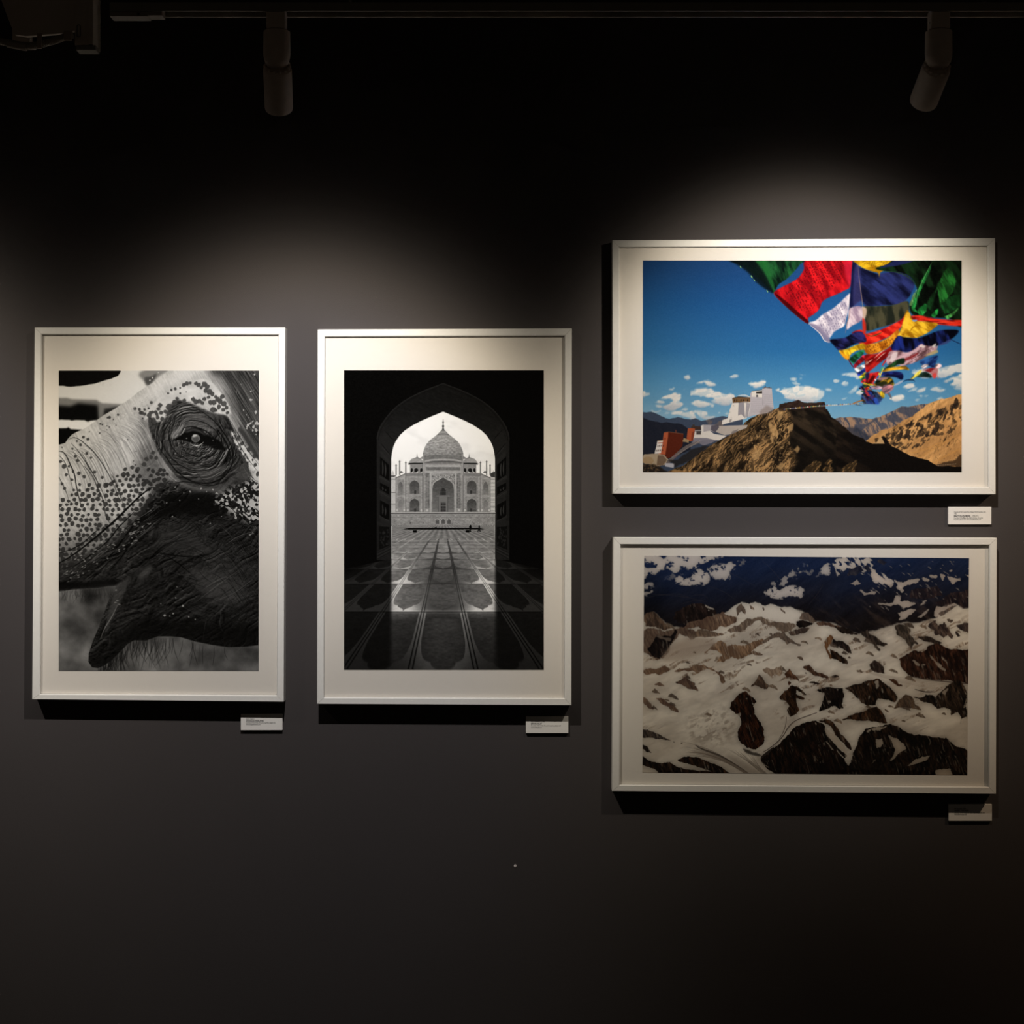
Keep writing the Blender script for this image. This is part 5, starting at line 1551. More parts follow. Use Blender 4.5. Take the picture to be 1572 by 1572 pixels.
    flag([(1436, 560), (1442, 558), (1446, 562), (1440, 566), (1436, 565)], (190, 160, 160), None, None, 150, 4)
    flag([(1416, 568), (1426, 565), (1438, 565), (1440, 570), (1438, 576), (1434, 580), (1430, 574), (1422, 570)], (146, 74, 76), (120, 26, 30), (170, 110, 112), 150, 5)
    flag([(1406, 578), (1414, 572), (1422, 571), (1430, 576), (1430, 580), (1420, 579)], (24, 48, 40), None, None, 150, 5)
    c.fill([(1431, 576), (1436, 572), (1438, 578), (1434, 581)], (206, 60, 56), .85, True, soft=.3)
    c.stroke([(1439, 574), (1440, 580), (1441, 582)], .8, (200, 90, 80), .8)
    flag([(1396, 584), (1402, 577), (1410, 570), (1415, 568), (1412, 574), (1404, 580)], (206, 170, 60), None, None, 130, 4)
    c.stroke([(1386, 586), (1394, 583), (1402, 584)], 2.4, (22, 50, 88), .8)
    c.stroke([(1372, 592), (1380, 588), (1387, 584)], 3.6, (160, 164, 180), .85)
    c.stroke([(1394, 584), (1401, 583), (1405, 586)], 1.6, (18, 34, 60), .8)
    c.img += (c.noise(1.1, 1.1, 0, 1, 79)[..., None] - .5) * .025
    return c


# ------------------------------------------------------ glaciers from the air
def paint_glacier():
    c = Canvas(0, 0, 498.6, 333, 41)
    rs = c.rs
    X, Y = c.X, c.Y

    def q(pts):            # sheet hangs a touch crooked: drawing frame -> sheet frame
        p = np.asarray(pts, float) - (989.2, 853.0)
        det = 498.6 * 332.8 + 3.0 * 3.9
        u = (p[:, 0] * 332.8 + 3.0 * p[:, 1]) / det
        v = (498.6 * p[:, 1] - 3.9 * p[:, 0]) / det
        return np.stack([u * 498.6, v * 333.0], 1)

    def lerp(a, b, t):
        return np.array(a, float) * (1 - t[..., None]) + np.array(b, float) * t[..., None]
    # snow base
    n0 = c.noise(60, 24, -18, 4, 1)
    n1 = c.noise(12, 5, -20, 4, 2)
    snow = lerp((206, 196, 184), (236, 228, 216), sstep(.25, .75, n0)) * (1 + .10 * (n1 - .5))[..., None]
    c.img[:] = snow / 255.0
    ridgeN = 1 - np.abs(2 * c.noise(11, 4, 62, 4, 5) - 1)
    R1 = c.relief(c.noise(9, 5, 60, 4, 6) + .5 * ridgeN, 160, 2.0)
    R2 = c.relief(c.noise(14, 4, 72, 4, 7), 170, 2.2)
    wv = (.9 * (c.noise(20, 20, 0, 2, 51) - .5), .9 * (c.noise(20, 20, 0, 2, 52) - .5))
    TX = c.noise(13, 2.4, 70, 4, 8, .6, warp=wv)
    BG = c.noise(16, 12, 30, 3, 18)
    FC = c.relief(c.noise(15, 8, 62, 4, 53, .5, warp=wv), 10, 2.4)
    EN = c.noise(5.0, 1.7, 68, 4, 19, .6)
    SK = sstep(.66, .76, c.noise(15, 1.6, 72, 3, 57, .6, warp=wv)) * sstep(.35, .6, c.noise(20, 14, 0, 2, 58))
    # scattered rock ribs showing through the snow
    rib = sstep(.60, .70, c.noise(22, 5, -24, 4, 54, .58, warp=wv)) * sstep(.45, .62, c.noise(60, 34, 0, 3, 55)) * sstep(75, 110, Y) * sstep(330, 190, Y)
    c.comp(rib * .75 * sstep(.35, .6, TX + .1), lerp((86, 70, 60), (176, 150, 126), np.clip(.5 + 1.5 * FC, 0, 1)))
    shd = sstep(.5, .75, c.noise(40, 10, -22, 4, 56)) * .16
    c.comp(shd, (150, 142, 140))

    def rock(pts, lo=(28, 22, 20), hi=(108, 86, 70), rough=1.3, soft=.35, a=1.0, bias=0.0, smooth=False):
        p = q(pts)
        if smooth:
            p = spline(p)
        v = c.sub(p, 8)
        m = v.mask(p, False, rough, .8, 1.2)
        m = sstep(.36, .60, m + 1.0 * (EN[v.sl] - .5) * sstep(.02, .25, m)) * a
        t = np.clip(.34 + bias + 1.5 * FC[v.sl] + 1.1 * (TX[v.sl] - .5) + .7 * (BG[v.sl] - .5), 0, 1) ** 1.2
        v.comp(m, lerp(lo, hi, t))
        v.comp(m * SK[v.sl] * .62, (196, 184, 170))

    def snowp(pts, col=(226, 216, 204), rough=.9, soft=.3, a=.95):
        p = q(pts)
        v = c.sub(p, 8)
        m = v.mask(p, False, rough, .7, 1.2)
        m = sstep(.34, .58, m + 1.0 * (EN[v.sl] - .5) * sstep(.03, .3, m)) * a
        v.comp(m, col)

    def line(pts, w, col, a=1.0, taper=.8):
        c.stroke(q(pts), w, col, a, taper=taper)
    # ---- far valley: blue black
    far = [(980, 845), (1495, 845), (1495, 932), (1478, 934), (1470, 928), (1460, 935), (1446, 941), (1437, 948), (1420, 953), (1402, 956), (1386, 955), (1368, 960), (1342, 968), (1330, 970), (1318, 973), (1304, 968), (1290, 961), (1278, 956), (1262, 955), (1250, 953), (1244, 946), (1236, 941), (1226, 936), (1212, 931), (1200, 932), (1184, 927), (1174, 930), (1162, 925), (1150, 928), (1139, 924), (1130, 929), (1118, 938), (1108, 944), (1096, 952), (1084, 958), (1070, 962), (1050, 964), (1034, 962), (1018, 952), (1003, 939), (994, 944), (980, 950)]
    pf = q(far)
    m = c.mask(pf, False, 1.2, .4)
    t = sstep(0, 110, Y + 26 * (c.noise(60, 30, -25, 3, 9) - .5) + .06 * (X - 250))
    dark = lerp((27, 40, 72), (27, 23, 26), t)
    dark = dark * (1 - .40 * sstep(60, 0, X) * sstep(10, 60, Y))[..., None]
    dark = dark + (46 * np.clip(c.relief(c.noise(46, 20, -30, 5, 10, .46), 30, 2.0), -.25, .4))[..., None] * np.array([1.0, 1.0, 1.15])
    dark = dark + (22 * sstep(.5, .8, c.noise(30, 7, 38, 4, 11)) * sstep(40, 90, Y) * sstep(150, 330, X))[..., None] * np.array([1.2, .95, .7])
    c.comp(m, np.clip(dark, 4, 255))
    for p in [[(985, 920), (1010, 914), (1040, 912), (1060, 918)], [(1000, 912), (1040, 915), (1080, 922)], [(1060, 915), (1078, 913), (1088, 920)], [(1044, 928), (1066, 922), (1086, 924)], [(1084, 898), (1110, 908), (1128, 920)], [(1100, 870), (1130, 884), (1160, 900)], [(1170, 860), (1190, 880), (1204, 900)], [(1240, 930), (1256, 910), (1264, 896)]]:
        line(p, 1.0, (80, 72, 74), .28)
    # clouds
    cn = c.noise(9, 7, 0, 4, 13)
    cn2 = c.noise(4, 3.4, 0, 3, 14)

    def cloud(pts, a=.9, col=(214, 206, 202), th=.5):
        p = q(pts)
        v = c.sub(p, 8)
        m = v.mask(p, True, 1.6, 1.8)
        n = .6 * cn[v.sl] + .4 * cn2[v.sl]
        m = sstep(.26, .70, m * .62 + (n - th) * 2.6 + .02) * a * sstep(.02, .25, m)
        v.comp(m, lerp((128, 128, 142), col, sstep(.40, .60, n + .15 * m)))
    cloud([(996, 850), (1110, 850), (1090, 860), (1074, 866), (1060, 876), (1048, 874), (1036, 878), (1026, 872), (1014, 874), (1006, 868), (996, 866)], .95, th=.42)
    cloud([(985, 872), (1000, 872), (1016, 870), (1006, 880), (992, 886), (985, 888)], .9)
    cloud([(985, 896), (1002, 896), (1014, 892), (1000, 902), (985, 908)], .8)
    cloud([(986, 908), (1004, 906), (994, 914), (986, 912)], .8)
    cloud([(1036, 896), (1044, 882), (1056, 886), (1066, 876), (1080, 876), (1088, 886), (1084, 896), (1066, 898), (1050, 898)], .95, th=.44)
    cloud([(1086, 872), (1102, 866), (1116, 868), (1122, 862), (1130, 870), (1118, 878), (1120, 888), (1104, 890), (1094, 884)], .92, th=.45)
    cloud([(1128, 862), (1146, 860), (1148, 867), (1134, 868)], .6)
    cloud([(1016, 886), (1030, 880), (1036, 888), (1022, 892)], .5)
    cloud([(1172, 912), (1186, 902), (1200, 906), (1212, 900), (1232, 904), (1230, 916), (1212, 918), (1196, 918), (1180, 915)], .95, th=.43)
    cloud([(1182, 896), (1196, 892), (1206, 882), (1216, 876), (1226, 872), (1230, 880), (1218, 890), (1204, 898), (1190, 900)], .8)
    cloud([(1262, 870), (1272, 866), (1276, 876), (1268, 884), (1262, 878)], .9, th=.42)
    cloud([(1230, 866), (1240, 868), (1232, 872)], .6)
    cloud([(1234, 876), (1248, 876), (1242, 884)], .6)
    cloud([(1248, 886), (1262, 878), (1256, 886), (1250, 892)], .5)
    cloud([(1138, 904), (1142, 906), (1138, 910)], .6)
    # top right snow massif
    v = .9 * c.mask(q([(1278, 862), (1290, 856), (1310, 854), (1330, 856), (1346, 862), (1338, 872), (1352, 878), (1364, 886), (1372, 894), (1360, 898), (1344, 896), (1332, 886), (1318, 880), (1304, 872), (1294, 880), (1288, 890), (1284, 880), (1280, 872)]), True, 1.5, .8)
    w = sstep(.42, .60, v * .62 + (c.noise(8, 3.4, 48, 4, 17) - .5) * 1.5) * sstep(.05, .3, v)
    c.comp(w * .95, (222, 212, 204))
    for p in [[(1350, 858), (1362, 864), (1358, 868), (1346, 862)], [(1332, 866), (1338, 876), (1332, 878), (1326, 872)], [(1304, 874), (1320, 868), (1326, 876), (1312, 884), (1300, 884)]]:
        rock(p, (26, 30, 48), (70, 66, 70), 1.2, .5)
    for pts in [[(1305, 896), (1316, 889), (1322, 896), (1312, 899)], [(1320, 905), (1332, 910), (1346, 908), (1344, 912), (1326, 914)], [(1350, 884), (1366, 892), (1372, 898), (1368, 902), (1356, 896)], [(1372, 890), (1384, 894), (1396, 890), (1412, 888), (1410, 894), (1396, 898), (1388, 900), (1384, 904), (1378, 898)], [(1418, 886), (1428, 890), (1424, 893), (1416, 890)], [(1427, 882), (1440, 884), (1436, 888), (1428, 886)], [(1442, 880), (1452, 884), (1448, 890), (1454, 896), (1446, 890)], [(1454, 884), (1466, 888), (1476, 890), (1470, 892), (1464, 898), (1458, 892)], [(1456, 876), (1462, 874), (1460, 878)], [(1480, 874), (1490, 871), (1490, 874)], [(1484, 882), (1490, 884), (1488, 888)], [(1482, 906), (1490, 904), (1490, 909)], [(1346, 926), (1360, 926), (1372, 924), (1374, 914), (1382, 916), (1384, 924), (1394, 922), (1406, 926), (1396, 932), (1388, 934), (1378, 928), (1362, 930)], [(1376, 940), (1390, 938), (1396, 934), (1406, 936), (1398, 944), (1384, 952), (1378, 954), (1382, 946)], [(1408, 948), (1418, 940), (1428, 934), (1424, 940), (1414, 948)], [(1412, 930), (1420, 921), (1424, 922), (1418, 928)], [(1438, 930), (1446, 932), (1460, 926), (1470, 928), (1458, 936), (1448, 942), (1436, 948), (1434, 940)], [(1336, 872), (1346, 880), (1352, 890), (1344, 892), (1336, 884)], [(1380, 898), (1388, 906), (1384, 910), (1376, 902)], [(1370, 898), (1374, 908), (1380, 912), (1372, 908)]]:
        snowp(pts, (218, 204, 194), 1.2, .4, .9)
    for p in [[(1400, 905), (1440, 900), (1448, 914), (1420, 920), (1396, 918)], [(1436, 926), (1460, 910), (1495, 904), (1495, 932), (1476, 934), (1468, 922), (1452, 932)]]:
        rock(p, (30, 24, 30), (84, 62, 56), 1.2, .8, .75)
    # brown foreground slopes of left
    rock([(985, 948), (996, 940), (1004, 938), (1012, 948), (1020, 956), (1030, 964), (1020, 968), (1006, 962), (992, 962)], (60, 48, 42), (150, 122, 100))
    rock([(985, 968), (1004, 964), (1020, 970), (1034, 966), (1046, 962), (1058, 966), (1072, 970), (1086, 974), (1060, 982), (1044, 972), (1034, 984), (1024, 1004), (1010, 1014), (994, 1004), (985, 1000)], (84, 68, 60), (176, 150, 130), 1.5, .6)
    rock([(994, 996), (1004, 984), (1008, 974), (1018, 976), (1030, 976), (1036, 966), (1040, 970), (1032, 984), (1024, 998), (1012, 1012), (1000, 1006)], (18, 14, 16), (52, 40, 36), 1.0, .4)
    c.fill(q([(1006, 974), (1018, 978), (1030, 980), (1030, 984), (1012, 980)]), (150, 134, 122), .7, rough=1, soft=.8)
    rock([(1036, 940), (1050, 932), (1064, 927), (1080, 927), (1090, 932), (1100, 938), (1098, 946), (1084, 956), (1070, 960), (1056, 962), (1044, 956), (1034, 950)], (24, 19, 20), (62, 46, 42), 1.0, .6)
    snowp([(1080, 927), (1088, 931), (1098, 936), (1090, 935), (1084, 932)], (220, 208, 196), .5)
    snowp([(1084, 936), (1090, 936), (1088, 938)], (200, 188, 176), .4)
    rock([(1044, 966), (1060, 954), (1080, 950), (1100, 942), (1112, 940), (1124, 936), (1132, 944), (1130, 956), (1116, 962), (1104, 962), (1096, 968), (1080, 966), (1072, 962), (1058, 964)], (88, 68, 58), (188, 156, 130), 1.4, .6)
    # snowy long ridge in the middle
    snowp([(1110, 942), (1120, 936), (1131, 928), (1139, 924), (1150, 927), (1160, 924), (1174, 930), (1184, 927), (1200, 933), (1214, 932), (1226, 938), (1234, 946), (1230, 956), (1214, 958), (1190, 954), (1170, 948), (1150, 950), (1132, 948), (1124, 946)], (232, 224, 214), 1.0)
    for p in [[(1130, 934), (1138, 926), (1142, 932), (1146, 944), (1138, 938), (1132, 946)], [(1150, 928), (1156, 932), (1159, 938), (1152, 934)], [(1196, 932), (1204, 938), (1206, 942), (1198, 936)], [(1230, 942), (1240, 940), (1248, 948), (1254, 954), (1248, 956), (1236, 952), (1226, 950)], [(1170, 930), (1174, 936), (1172, 938)]]:
        rock(p, (70, 56, 50), (168, 140, 118), .8, .4, .85)
    rock([(1222, 954), (1232, 952), (1244, 956), (1250, 957), (1240, 961), (1228, 964), (1222, 960)], (20, 16, 16), (48, 38, 34), .8, .3)
    # ridge chains below
    rock([(1116, 968), (1126, 962), (1138, 956), (1146, 950), (1160, 948), (1172, 948), (1182, 956), (1196, 955), (1212, 956), (1222, 960), (1214, 968), (1202, 972), (1190, 962), (1184, 960), (1176, 958), (1164, 952), (1152, 960), (1140, 968), (1128, 970)], (92, 76, 66), (172, 148, 126), 1.6, .5, .9)
    rock([(1072, 966), (1088, 968), (1104, 972), (1114, 974), (1102, 976), (1086, 978), (1070, 978), (1058, 976)], (84, 68, 58), (176, 146, 120), 1.3, .5, .9)
    rock([(1208, 972), (1220, 966), (1232, 964), (1244, 964), (1238, 970), (1224, 974), (1214, 976)], (44, 34, 32), (120, 96, 80), 1.3, .4, .9)
    rock([(1252, 956), (1264, 954), (1278, 958), (1290, 962), (1300, 970), (1292, 972), (1284, 964), (1270, 960), (1256, 960)], (70, 52, 44), (150, 122, 104), 1.0, .4)
    rock([(1280, 962), (1296, 962), (1310, 970), (1318, 974), (1304, 974), (1292, 972)], (24, 20, 20), (70, 54, 46), 1.0, .4)
    rock([(1078, 1004), (1090, 994), (1102, 983), (1110, 986), (1116, 992), (1126, 990), (1140, 990), (1150, 988), (1160, 984), (1170, 980), (1178, 984), (1166, 990), (1154, 1000), (1146, 1008), (1134, 1012), (1124, 1008), (1112, 1016), (1096, 1018), (1110, 1006), (1100, 998), (1088, 998)], (106, 82, 66), (196, 160, 126), 1.6, .6)
    c.fill(q([(1022, 1000), (1040, 986), (1066, 978), (1090, 980), (1100, 986), (1086, 998), (1060, 1010), (1034, 1016), (1018, 1014)]), (172, 156, 142), .75, True, rough=1, soft=3)
    for i in range(16):
        x0_ = 1024 + i * 5
        line([(x0_, 1012 - i * .8), (x0_ + 12, 1002 - i), (x0_ + 28, 994 - i * .8)], .8, (130, 116, 108), .25)
    rock([(1190, 972), (1202, 970), (1208, 976), (1218, 984), (1230, 990), (1226, 992), (1214, 986), (1208, 990), (1204, 984), (1196, 978), (1186, 980), (1176, 986), (1166, 988), (1180, 978)], (84, 72, 66), (160, 140, 122), 1.2, .4)
    rock([(1148, 1006), (1156, 998), (1164, 1002), (1172, 1006), (1162, 1006), (1154, 1004)], (100, 80, 66), (160, 132, 108), 1.0, .4)
    rock([(1220, 1008), (1230, 1008), (1234, 1014), (1226, 1011)], (90, 76, 66), (150, 126, 106), .7, .4)
    # right centre rocks
    rock([(1265, 985), (1274, 974), (1279, 978), (1276, 986), (1270, 996), (1274, 1004), (1280, 1010), (1274, 1012), (1270, 1002), (1266, 992)], (92, 62, 40), (176, 130, 92), .9, .3)
    rock([(1278, 980), (1284, 984), (1294, 984), (1302, 990), (1306, 998), (1309, 1004), (1302, 1002), (1294, 996), (1284, 992), (1278, 988)], (24, 20, 20), (76, 60, 52), .8, .3)
    rock([(1274, 996), (1282, 1000), (1290, 1006), (1298, 1010), (1302, 1020), (1294, 1018), (1284, 1012), (1276, 1010)], (30, 22, 18), (110, 76, 50), .8, .3)
    rock([(1320, 970), (1332, 966), (1334, 972), (1342, 976), (1352, 984), (1363, 989), (1356, 993), (1344, 988), (1352, 1000), (1342, 994), (1340, 986), (1330, 980), (1322, 974)], (40, 34, 32), (120, 102, 90), 1.1, .3)
    rock([(1374, 960), (1384, 958), (1392, 962), (1398, 966), (1396, 972), (1402, 980), (1410, 989), (1402, 988), (1398, 998), (1394, 990), (1390, 982), (1380, 976), (1376, 972)], (50, 44, 40), (130, 112, 98), 1.2, .3)
    rock([(1384, 956), (1398, 956), (1404, 964), (1394, 962)], (60, 52, 48), (140, 122, 106), 1, .3)
    rock([(1408, 978), (1420, 976), (1430, 978), (1440, 984), (1448, 988), (1440, 990), (1430, 986), (1418, 984)], (34, 28, 26), (104, 86, 74), 1.1, .3)
    rock([(1424, 962), (1436, 950), (1440, 962), (1450, 954), (1456, 966), (1464, 976), (1462, 982), (1454, 974), (1448, 980), (1442, 974), (1436, 976), (1434, 966)], (46, 38, 38), (126, 104, 92), 1.6, .3)
    rock([(1468, 960), (1480, 956), (1495, 958), (1495, 974), (1484, 970), (1474, 966)], (40, 34, 36), (110, 92, 84), 1.4, .3)
    rock([(1452, 950), (1462, 952), (1466, 948), (1460, 956), (1454, 954)], (70, 60, 56), (130, 112, 98), .8, .3)
    rock([(1468, 968), (1474, 976), (1470, 978), (1466, 970)], (44, 36, 36), (100, 84, 74), .6, .3)
    rock([(1440, 942), (1452, 936), (1462, 930), (1466, 932), (1454, 940), (1444, 946)], (54, 46, 46), (120, 100, 88), .8, .3, .8)
    rock([(1380, 1012), (1392, 1004), (1404, 998), (1412, 1000), (1422, 998), (1424, 992), (1438, 988), (1446, 990), (1456, 996), (1464, 996), (1478, 998), (1495, 996), (1495, 1050), (1470, 1046), (1440, 1044), (1416, 1042), (1394, 1036), (1384, 1024)], (28, 18, 16), (98, 62, 46), 1.1, .3)
    for pts in [[(1426, 1004), (1436, 1014), (1446, 1022), (1442, 1024), (1430, 1012)], [(1440, 1002), (1450, 1012), (1456, 1020), (1448, 1014)], [(1452, 988), (1456, 992), (1452, 994)], [(1402, 1012), (1414, 1022), (1408, 1022), (1400, 1014)], [(1440, 1020), (1452, 1028), (1450, 1031), (1438, 1022)], [(1416, 1019), (1422, 1021), (1418, 1022)]]:
        snowp(pts, (206, 190, 174), .8, .3, .85)
    rock([(1334, 1020), (1342, 1013), (1350, 1017), (1357, 1026), (1358, 1034), (1346, 1032), (1336, 1028)], (40, 32, 30), (96, 80, 70), .8, .3)
    line([(1396, 1038), (1430, 1044), (1470, 1048), (1490, 1050)], 1.6, (70, 58, 54), .8, .2)
    for k in range(6):
        line([(1320 + k * 10, 1030 + k * 3), (1380 + k * 8, 1040 + k * 3), (1440, 1046 + k * 2.4), (1490, 1051 + k * 2.4)], .7, (166, 150, 138), .5, .2)
    line([(1404, 1058), (1420, 1062), (1436, 1062)], 1.6, (50, 42, 40), .8)
    # left lower peaks
    rock([(985, 1030), (998, 1026), (1008, 1027), (1022, 1022), (1030, 1028), (1022, 1032), (1014, 1036), (1004, 1034), (992, 1036)], (104, 82, 68), (176, 146, 120), 1.1, .4)
    rock([(1034, 1031), (1044, 1026), (1056, 1026), (1066, 1022), (1080, 1020), (1092, 1026), (1104, 1032), (1112, 1040), (1114, 1048), (1108, 1050), (1104, 1036), (1096, 1030), (1084, 1026), (1072, 1034), (1060, 1030), (1048, 1030)], (108, 86, 72), (178, 148, 122), 1.4, .4)
    rock([(1034, 1048), (1044, 1044), (1052, 1039), (1060, 1046), (1066, 1048), (1070, 1056), (1074, 1064), (1066, 1058), (1058, 1058), (1048, 1052), (1042, 1050)], (74, 58, 52), (150, 122, 104), 1.0, .3)
    rock([(1002, 1051), (1012, 1047), (1022, 1054), (1012, 1053)], (110, 90, 78), (160, 136, 116), .6, .4)
    rock([(985, 1068), (994, 1074), (1000, 1082), (1007, 1090), (998, 1088), (988, 1080)], (96, 78, 68), (156, 130, 110), .8, .4)
    rock([(1007, 1071), (1018, 1073), (1030, 1081), (1038, 1086), (1042, 1094), (1034, 1092), (1024, 1084), (1014, 1080)], (84, 66, 58), (152, 124, 104), .9, .3)
    rock([(1040, 1142), (1024, 1134), (1004, 1124), (985, 1118), (985, 1132), (1000, 1132), (1020, 1136), (1046, 1142), (1050, 1140)], (50, 44, 42), (120, 104, 92), 1.1, .4)
    rock([(985, 1141), (994, 1146), (1000, 1156), (992, 1154), (985, 1148)], (20, 18, 18), (60, 50, 44), .8, .3)
    rock([(985, 1160), (996, 1168), (1012, 1171), (1028, 1170), (1040, 1178), (1060, 1182), (1080, 1183), (1110, 1186), (1130, 1192), (1020, 1192), (1004, 1180), (985, 1174)], (16, 13, 12), (76, 54, 40), 1.0, .3)
    rock([(1038, 1166), (1050, 1162), (1068, 1162), (1084, 1168), (1100, 1174), (1114, 1182), (1122, 1188), (1100, 1187), (1080, 1180), (1060, 1174), (1046, 1170)], (16, 13, 12), (84, 58, 42), .9, .3)
    # flow lines of the glacier bottom left
    for k in range(26):
        t_ = k / 25.0
        ya = 1138 + t_ * 24
        col = (60, 52, 48) if k % 3 == 0 else (150, 136, 124)
        line([(1044 + 26 * rs.rand(), ya), (1076 + 6 * t_, 1146 + t_ * 16), (1104 + 8 * t_, 1158 + t_ * 12), (1134 + 4 * t_, 1176 + t_ * 8), (1160 - 8 * t_, 1194)], .9 + (1.6 if k in (6, 17) else 0), col, .35 if k not in (6, 17) else .8, .9)
    c.fill(q([(1112, 1156), (1136, 1164), (1156, 1178), (1180, 1192), (1150, 1192), (1130, 1176)]), (140, 128, 118), .5, soft=3)
    for k in range(12):
        line([(1116 + k * 3 + rs.rand() * 12, 1150 + k), (1146 + k * 2, 1168 + k * 1.0), (1170 + k * 2, 1188 + k)], .8, (96, 86, 78), .4, .9)
    dirt = c.mask(q([(1060, 1110), (1090, 1090), (1120, 1094), (1128, 1120), (1110, 1140), (1076, 1140), (1056, 1128)]), True, 0, 8)
    c.comp(dirt * .55 * sstep(.42, .7, c.noise(8, 4, -30, 4, 31)), (132, 118, 106))
    # centre pyramid peaks
    rock([(1122, 1078), (1132, 1068), (1140, 1062), (1146, 1061), (1154, 1070), (1166, 1080), (1160, 1078), (1156, 1084), (1158, 1096), (1166, 1108), (1172, 1118), (1174, 1132), (1170, 1144), (1160, 1150), (1146, 1148), (1134, 1136), (1132, 1124), (1138, 1112), (1136, 1100), (1128, 1094), (1120, 1088)], (20, 12, 10), (92, 52, 34), 1.2, .3)
    for p in [[(1130, 1096), (1138, 1094), (1136, 1100)], [(1144, 1072), (1148, 1070), (1147, 1074)], [(1154, 1078), (1160, 1082), (1155, 1082)]]:
        snowp(p, (216, 204, 190), .5, .3, .8)
    rock([(1152, 1054), (1158, 1048), (1166, 1035), (1172, 1044), (1180, 1052), (1178, 1058), (1168, 1056), (1160, 1052)], (70, 56, 48), (140, 114, 94), .9, .3)
    rock([(1204, 1034), (1211, 1026), (1216, 1034), (1224, 1040), (1227, 1046), (1218, 1042), (1208, 1040)], (60, 40, 30), (140, 100, 74), .8, .3)
    rock([(1170, 1028), (1178, 1024), (1186, 1028), (1196, 1024), (1204, 1030), (1196, 1038), (1190, 1034), (1184, 1042), (1178, 1034), (1174, 1032)], (120, 96, 78), (190, 164, 138), 1.6, .6, .75)
    rock([(1196, 1070), (1206, 1060), (1216, 1052), (1224, 1054), (1232, 1060), (1238, 1067), (1232, 1066), (1222, 1058), (1222, 1066), (1232, 1070), (1238, 1074), (1230, 1074), (1222, 1072), (1224, 1084), (1227, 1090), (1218, 1098), (1213, 1100), (1208, 1090), (1212, 1084), (1206, 1076), (1198, 1074)], (24, 16, 12), (90, 60, 42), .9, .3)
    rock([(1209, 1044), (1215, 1048), (1210, 1053)], (60, 38, 28), (110, 74, 54), .6, .3)
    rock([(1232, 1024), (1242, 1020), (1250, 1030), (1264, 1034), (1274, 1042), (1262, 1040), (1248, 1036)], (60, 42, 34), (146, 110, 86), .9, .3)
    rock([(1275, 1038), (1284, 1036), (1288, 1039), (1280, 1041)], (40, 32, 30), (84, 68, 58), .6, .3)
    rock([(1238, 1047), (1250, 1046), (1262, 1050), (1256, 1051)], (36, 28, 26), (80, 64, 54), .8, .3)
    rock([(1252, 1059), (1262, 1057), (1272, 1054), (1284, 1057), (1294, 1056), (1296, 1066), (1294, 1076), (1292, 1082), (1294, 1088), (1288, 1088), (1282, 1083), (1270, 1088), (1256, 1092), (1260, 1084), (1264, 1074), (1266, 1064)], (12, 10, 10), (52, 40, 34), 1.0, .3)
    for p in [[(1284, 1058), (1287, 1058), (1286, 1061)], [(1270, 1076), (1276, 1076), (1274, 1080)], [(1280, 1086), (1286, 1084), (1284, 1088)]]:
        snowp(p, (214, 202, 188), .4, .3, .85)
    # right lower massif
    rock([(1296, 1056), (1308, 1052), (1320, 1050), (1334, 1044), (1350, 1042), (1362, 1052), (1372, 1060), (1378, 1072), (1374, 1078), (1362, 1074), (1348, 1072), (1344, 1082), (1332, 1084), (1322, 1078), (1316, 1072), (1306, 1062)], (20, 15, 12), (96, 68, 50), 1.3, .3)
    for p in [[(1342, 1046), (1348, 1044), (1349, 1054), (1345, 1058)], [(1360, 1046), (1370, 1050), (1384, 1056), (1378, 1062), (1368, 1054)], [(1330, 1052), (1334, 1048), (1333, 1052)], [(1352, 1050), (1356, 1064), (1354, 1064)], [(1332, 1072), (1335, 1066), (1334, 1076)]]:
        snowp(p, (216, 204, 190), .6, .3, .85)
    rock([(1362, 1042), (1374, 1043), (1380, 1050), (1388, 1054), (1376, 1052)], (60, 38, 26), (120, 80, 56), .7, .3)
    rock([(1371, 1088), (1380, 1074), (1390, 1066), (1400, 1070), (1406, 1082), (1416, 1090), (1424, 1092), (1412, 1090), (1404, 1088), (1392, 1086), (1380, 1086)], (66, 54, 46), (150, 122, 98), 1.2, .3)
    rock([(1402, 1070), (1416, 1070), (1422, 1066), (1436, 1070), (1444, 1062), (1456, 1052), (1464, 1046), (1470, 1043), (1478, 1050), (1484, 1062), (1484, 1100), (1476, 1104), (1470, 1092), (1460, 1098), (1458, 1088), (1448, 1086), (1440, 1088), (1430, 1080), (1418, 1078)], (20, 16, 14), (92, 72, 58), 1.2, .3)
    for p in [[(1446, 1062), (1456, 1056), (1450, 1068)], [(1474, 1046), (1480, 1056), (1484, 1068), (1481, 1062)], [(1478, 1088), (1484, 1070), (1482, 1086)]]:
        snowp(p, (206, 192, 176), .6, .3, .8)
    rock([(1292, 1106), (1304, 1098), (1320, 1094), (1336, 1086), (1346, 1084), (1352, 1090), (1360, 1104), (1362, 1110), (1346, 1108), (1330, 1106), (1318, 1106), (1304, 1104)], (24, 17, 13), (98, 66, 46), 1.2, .3)
    rock([(1354, 1084), (1364, 1092), (1366, 1096), (1358, 1090)], (90, 72, 58), (140, 114, 92), .6, .4)
    # the great dark faces at the bottom
    rock([(1168, 1166), (1186, 1150), (1204, 1134), (1218, 1118), (1234, 1110), (1250, 1106), (1264, 1112), (1272, 1130), (1280, 1142), (1290, 1160), (1300, 1172), (1310, 1186), (1312, 1195), (1200, 1195), (1180, 1182)], (12, 9, 8), (58, 38, 28), 1.2, .5)
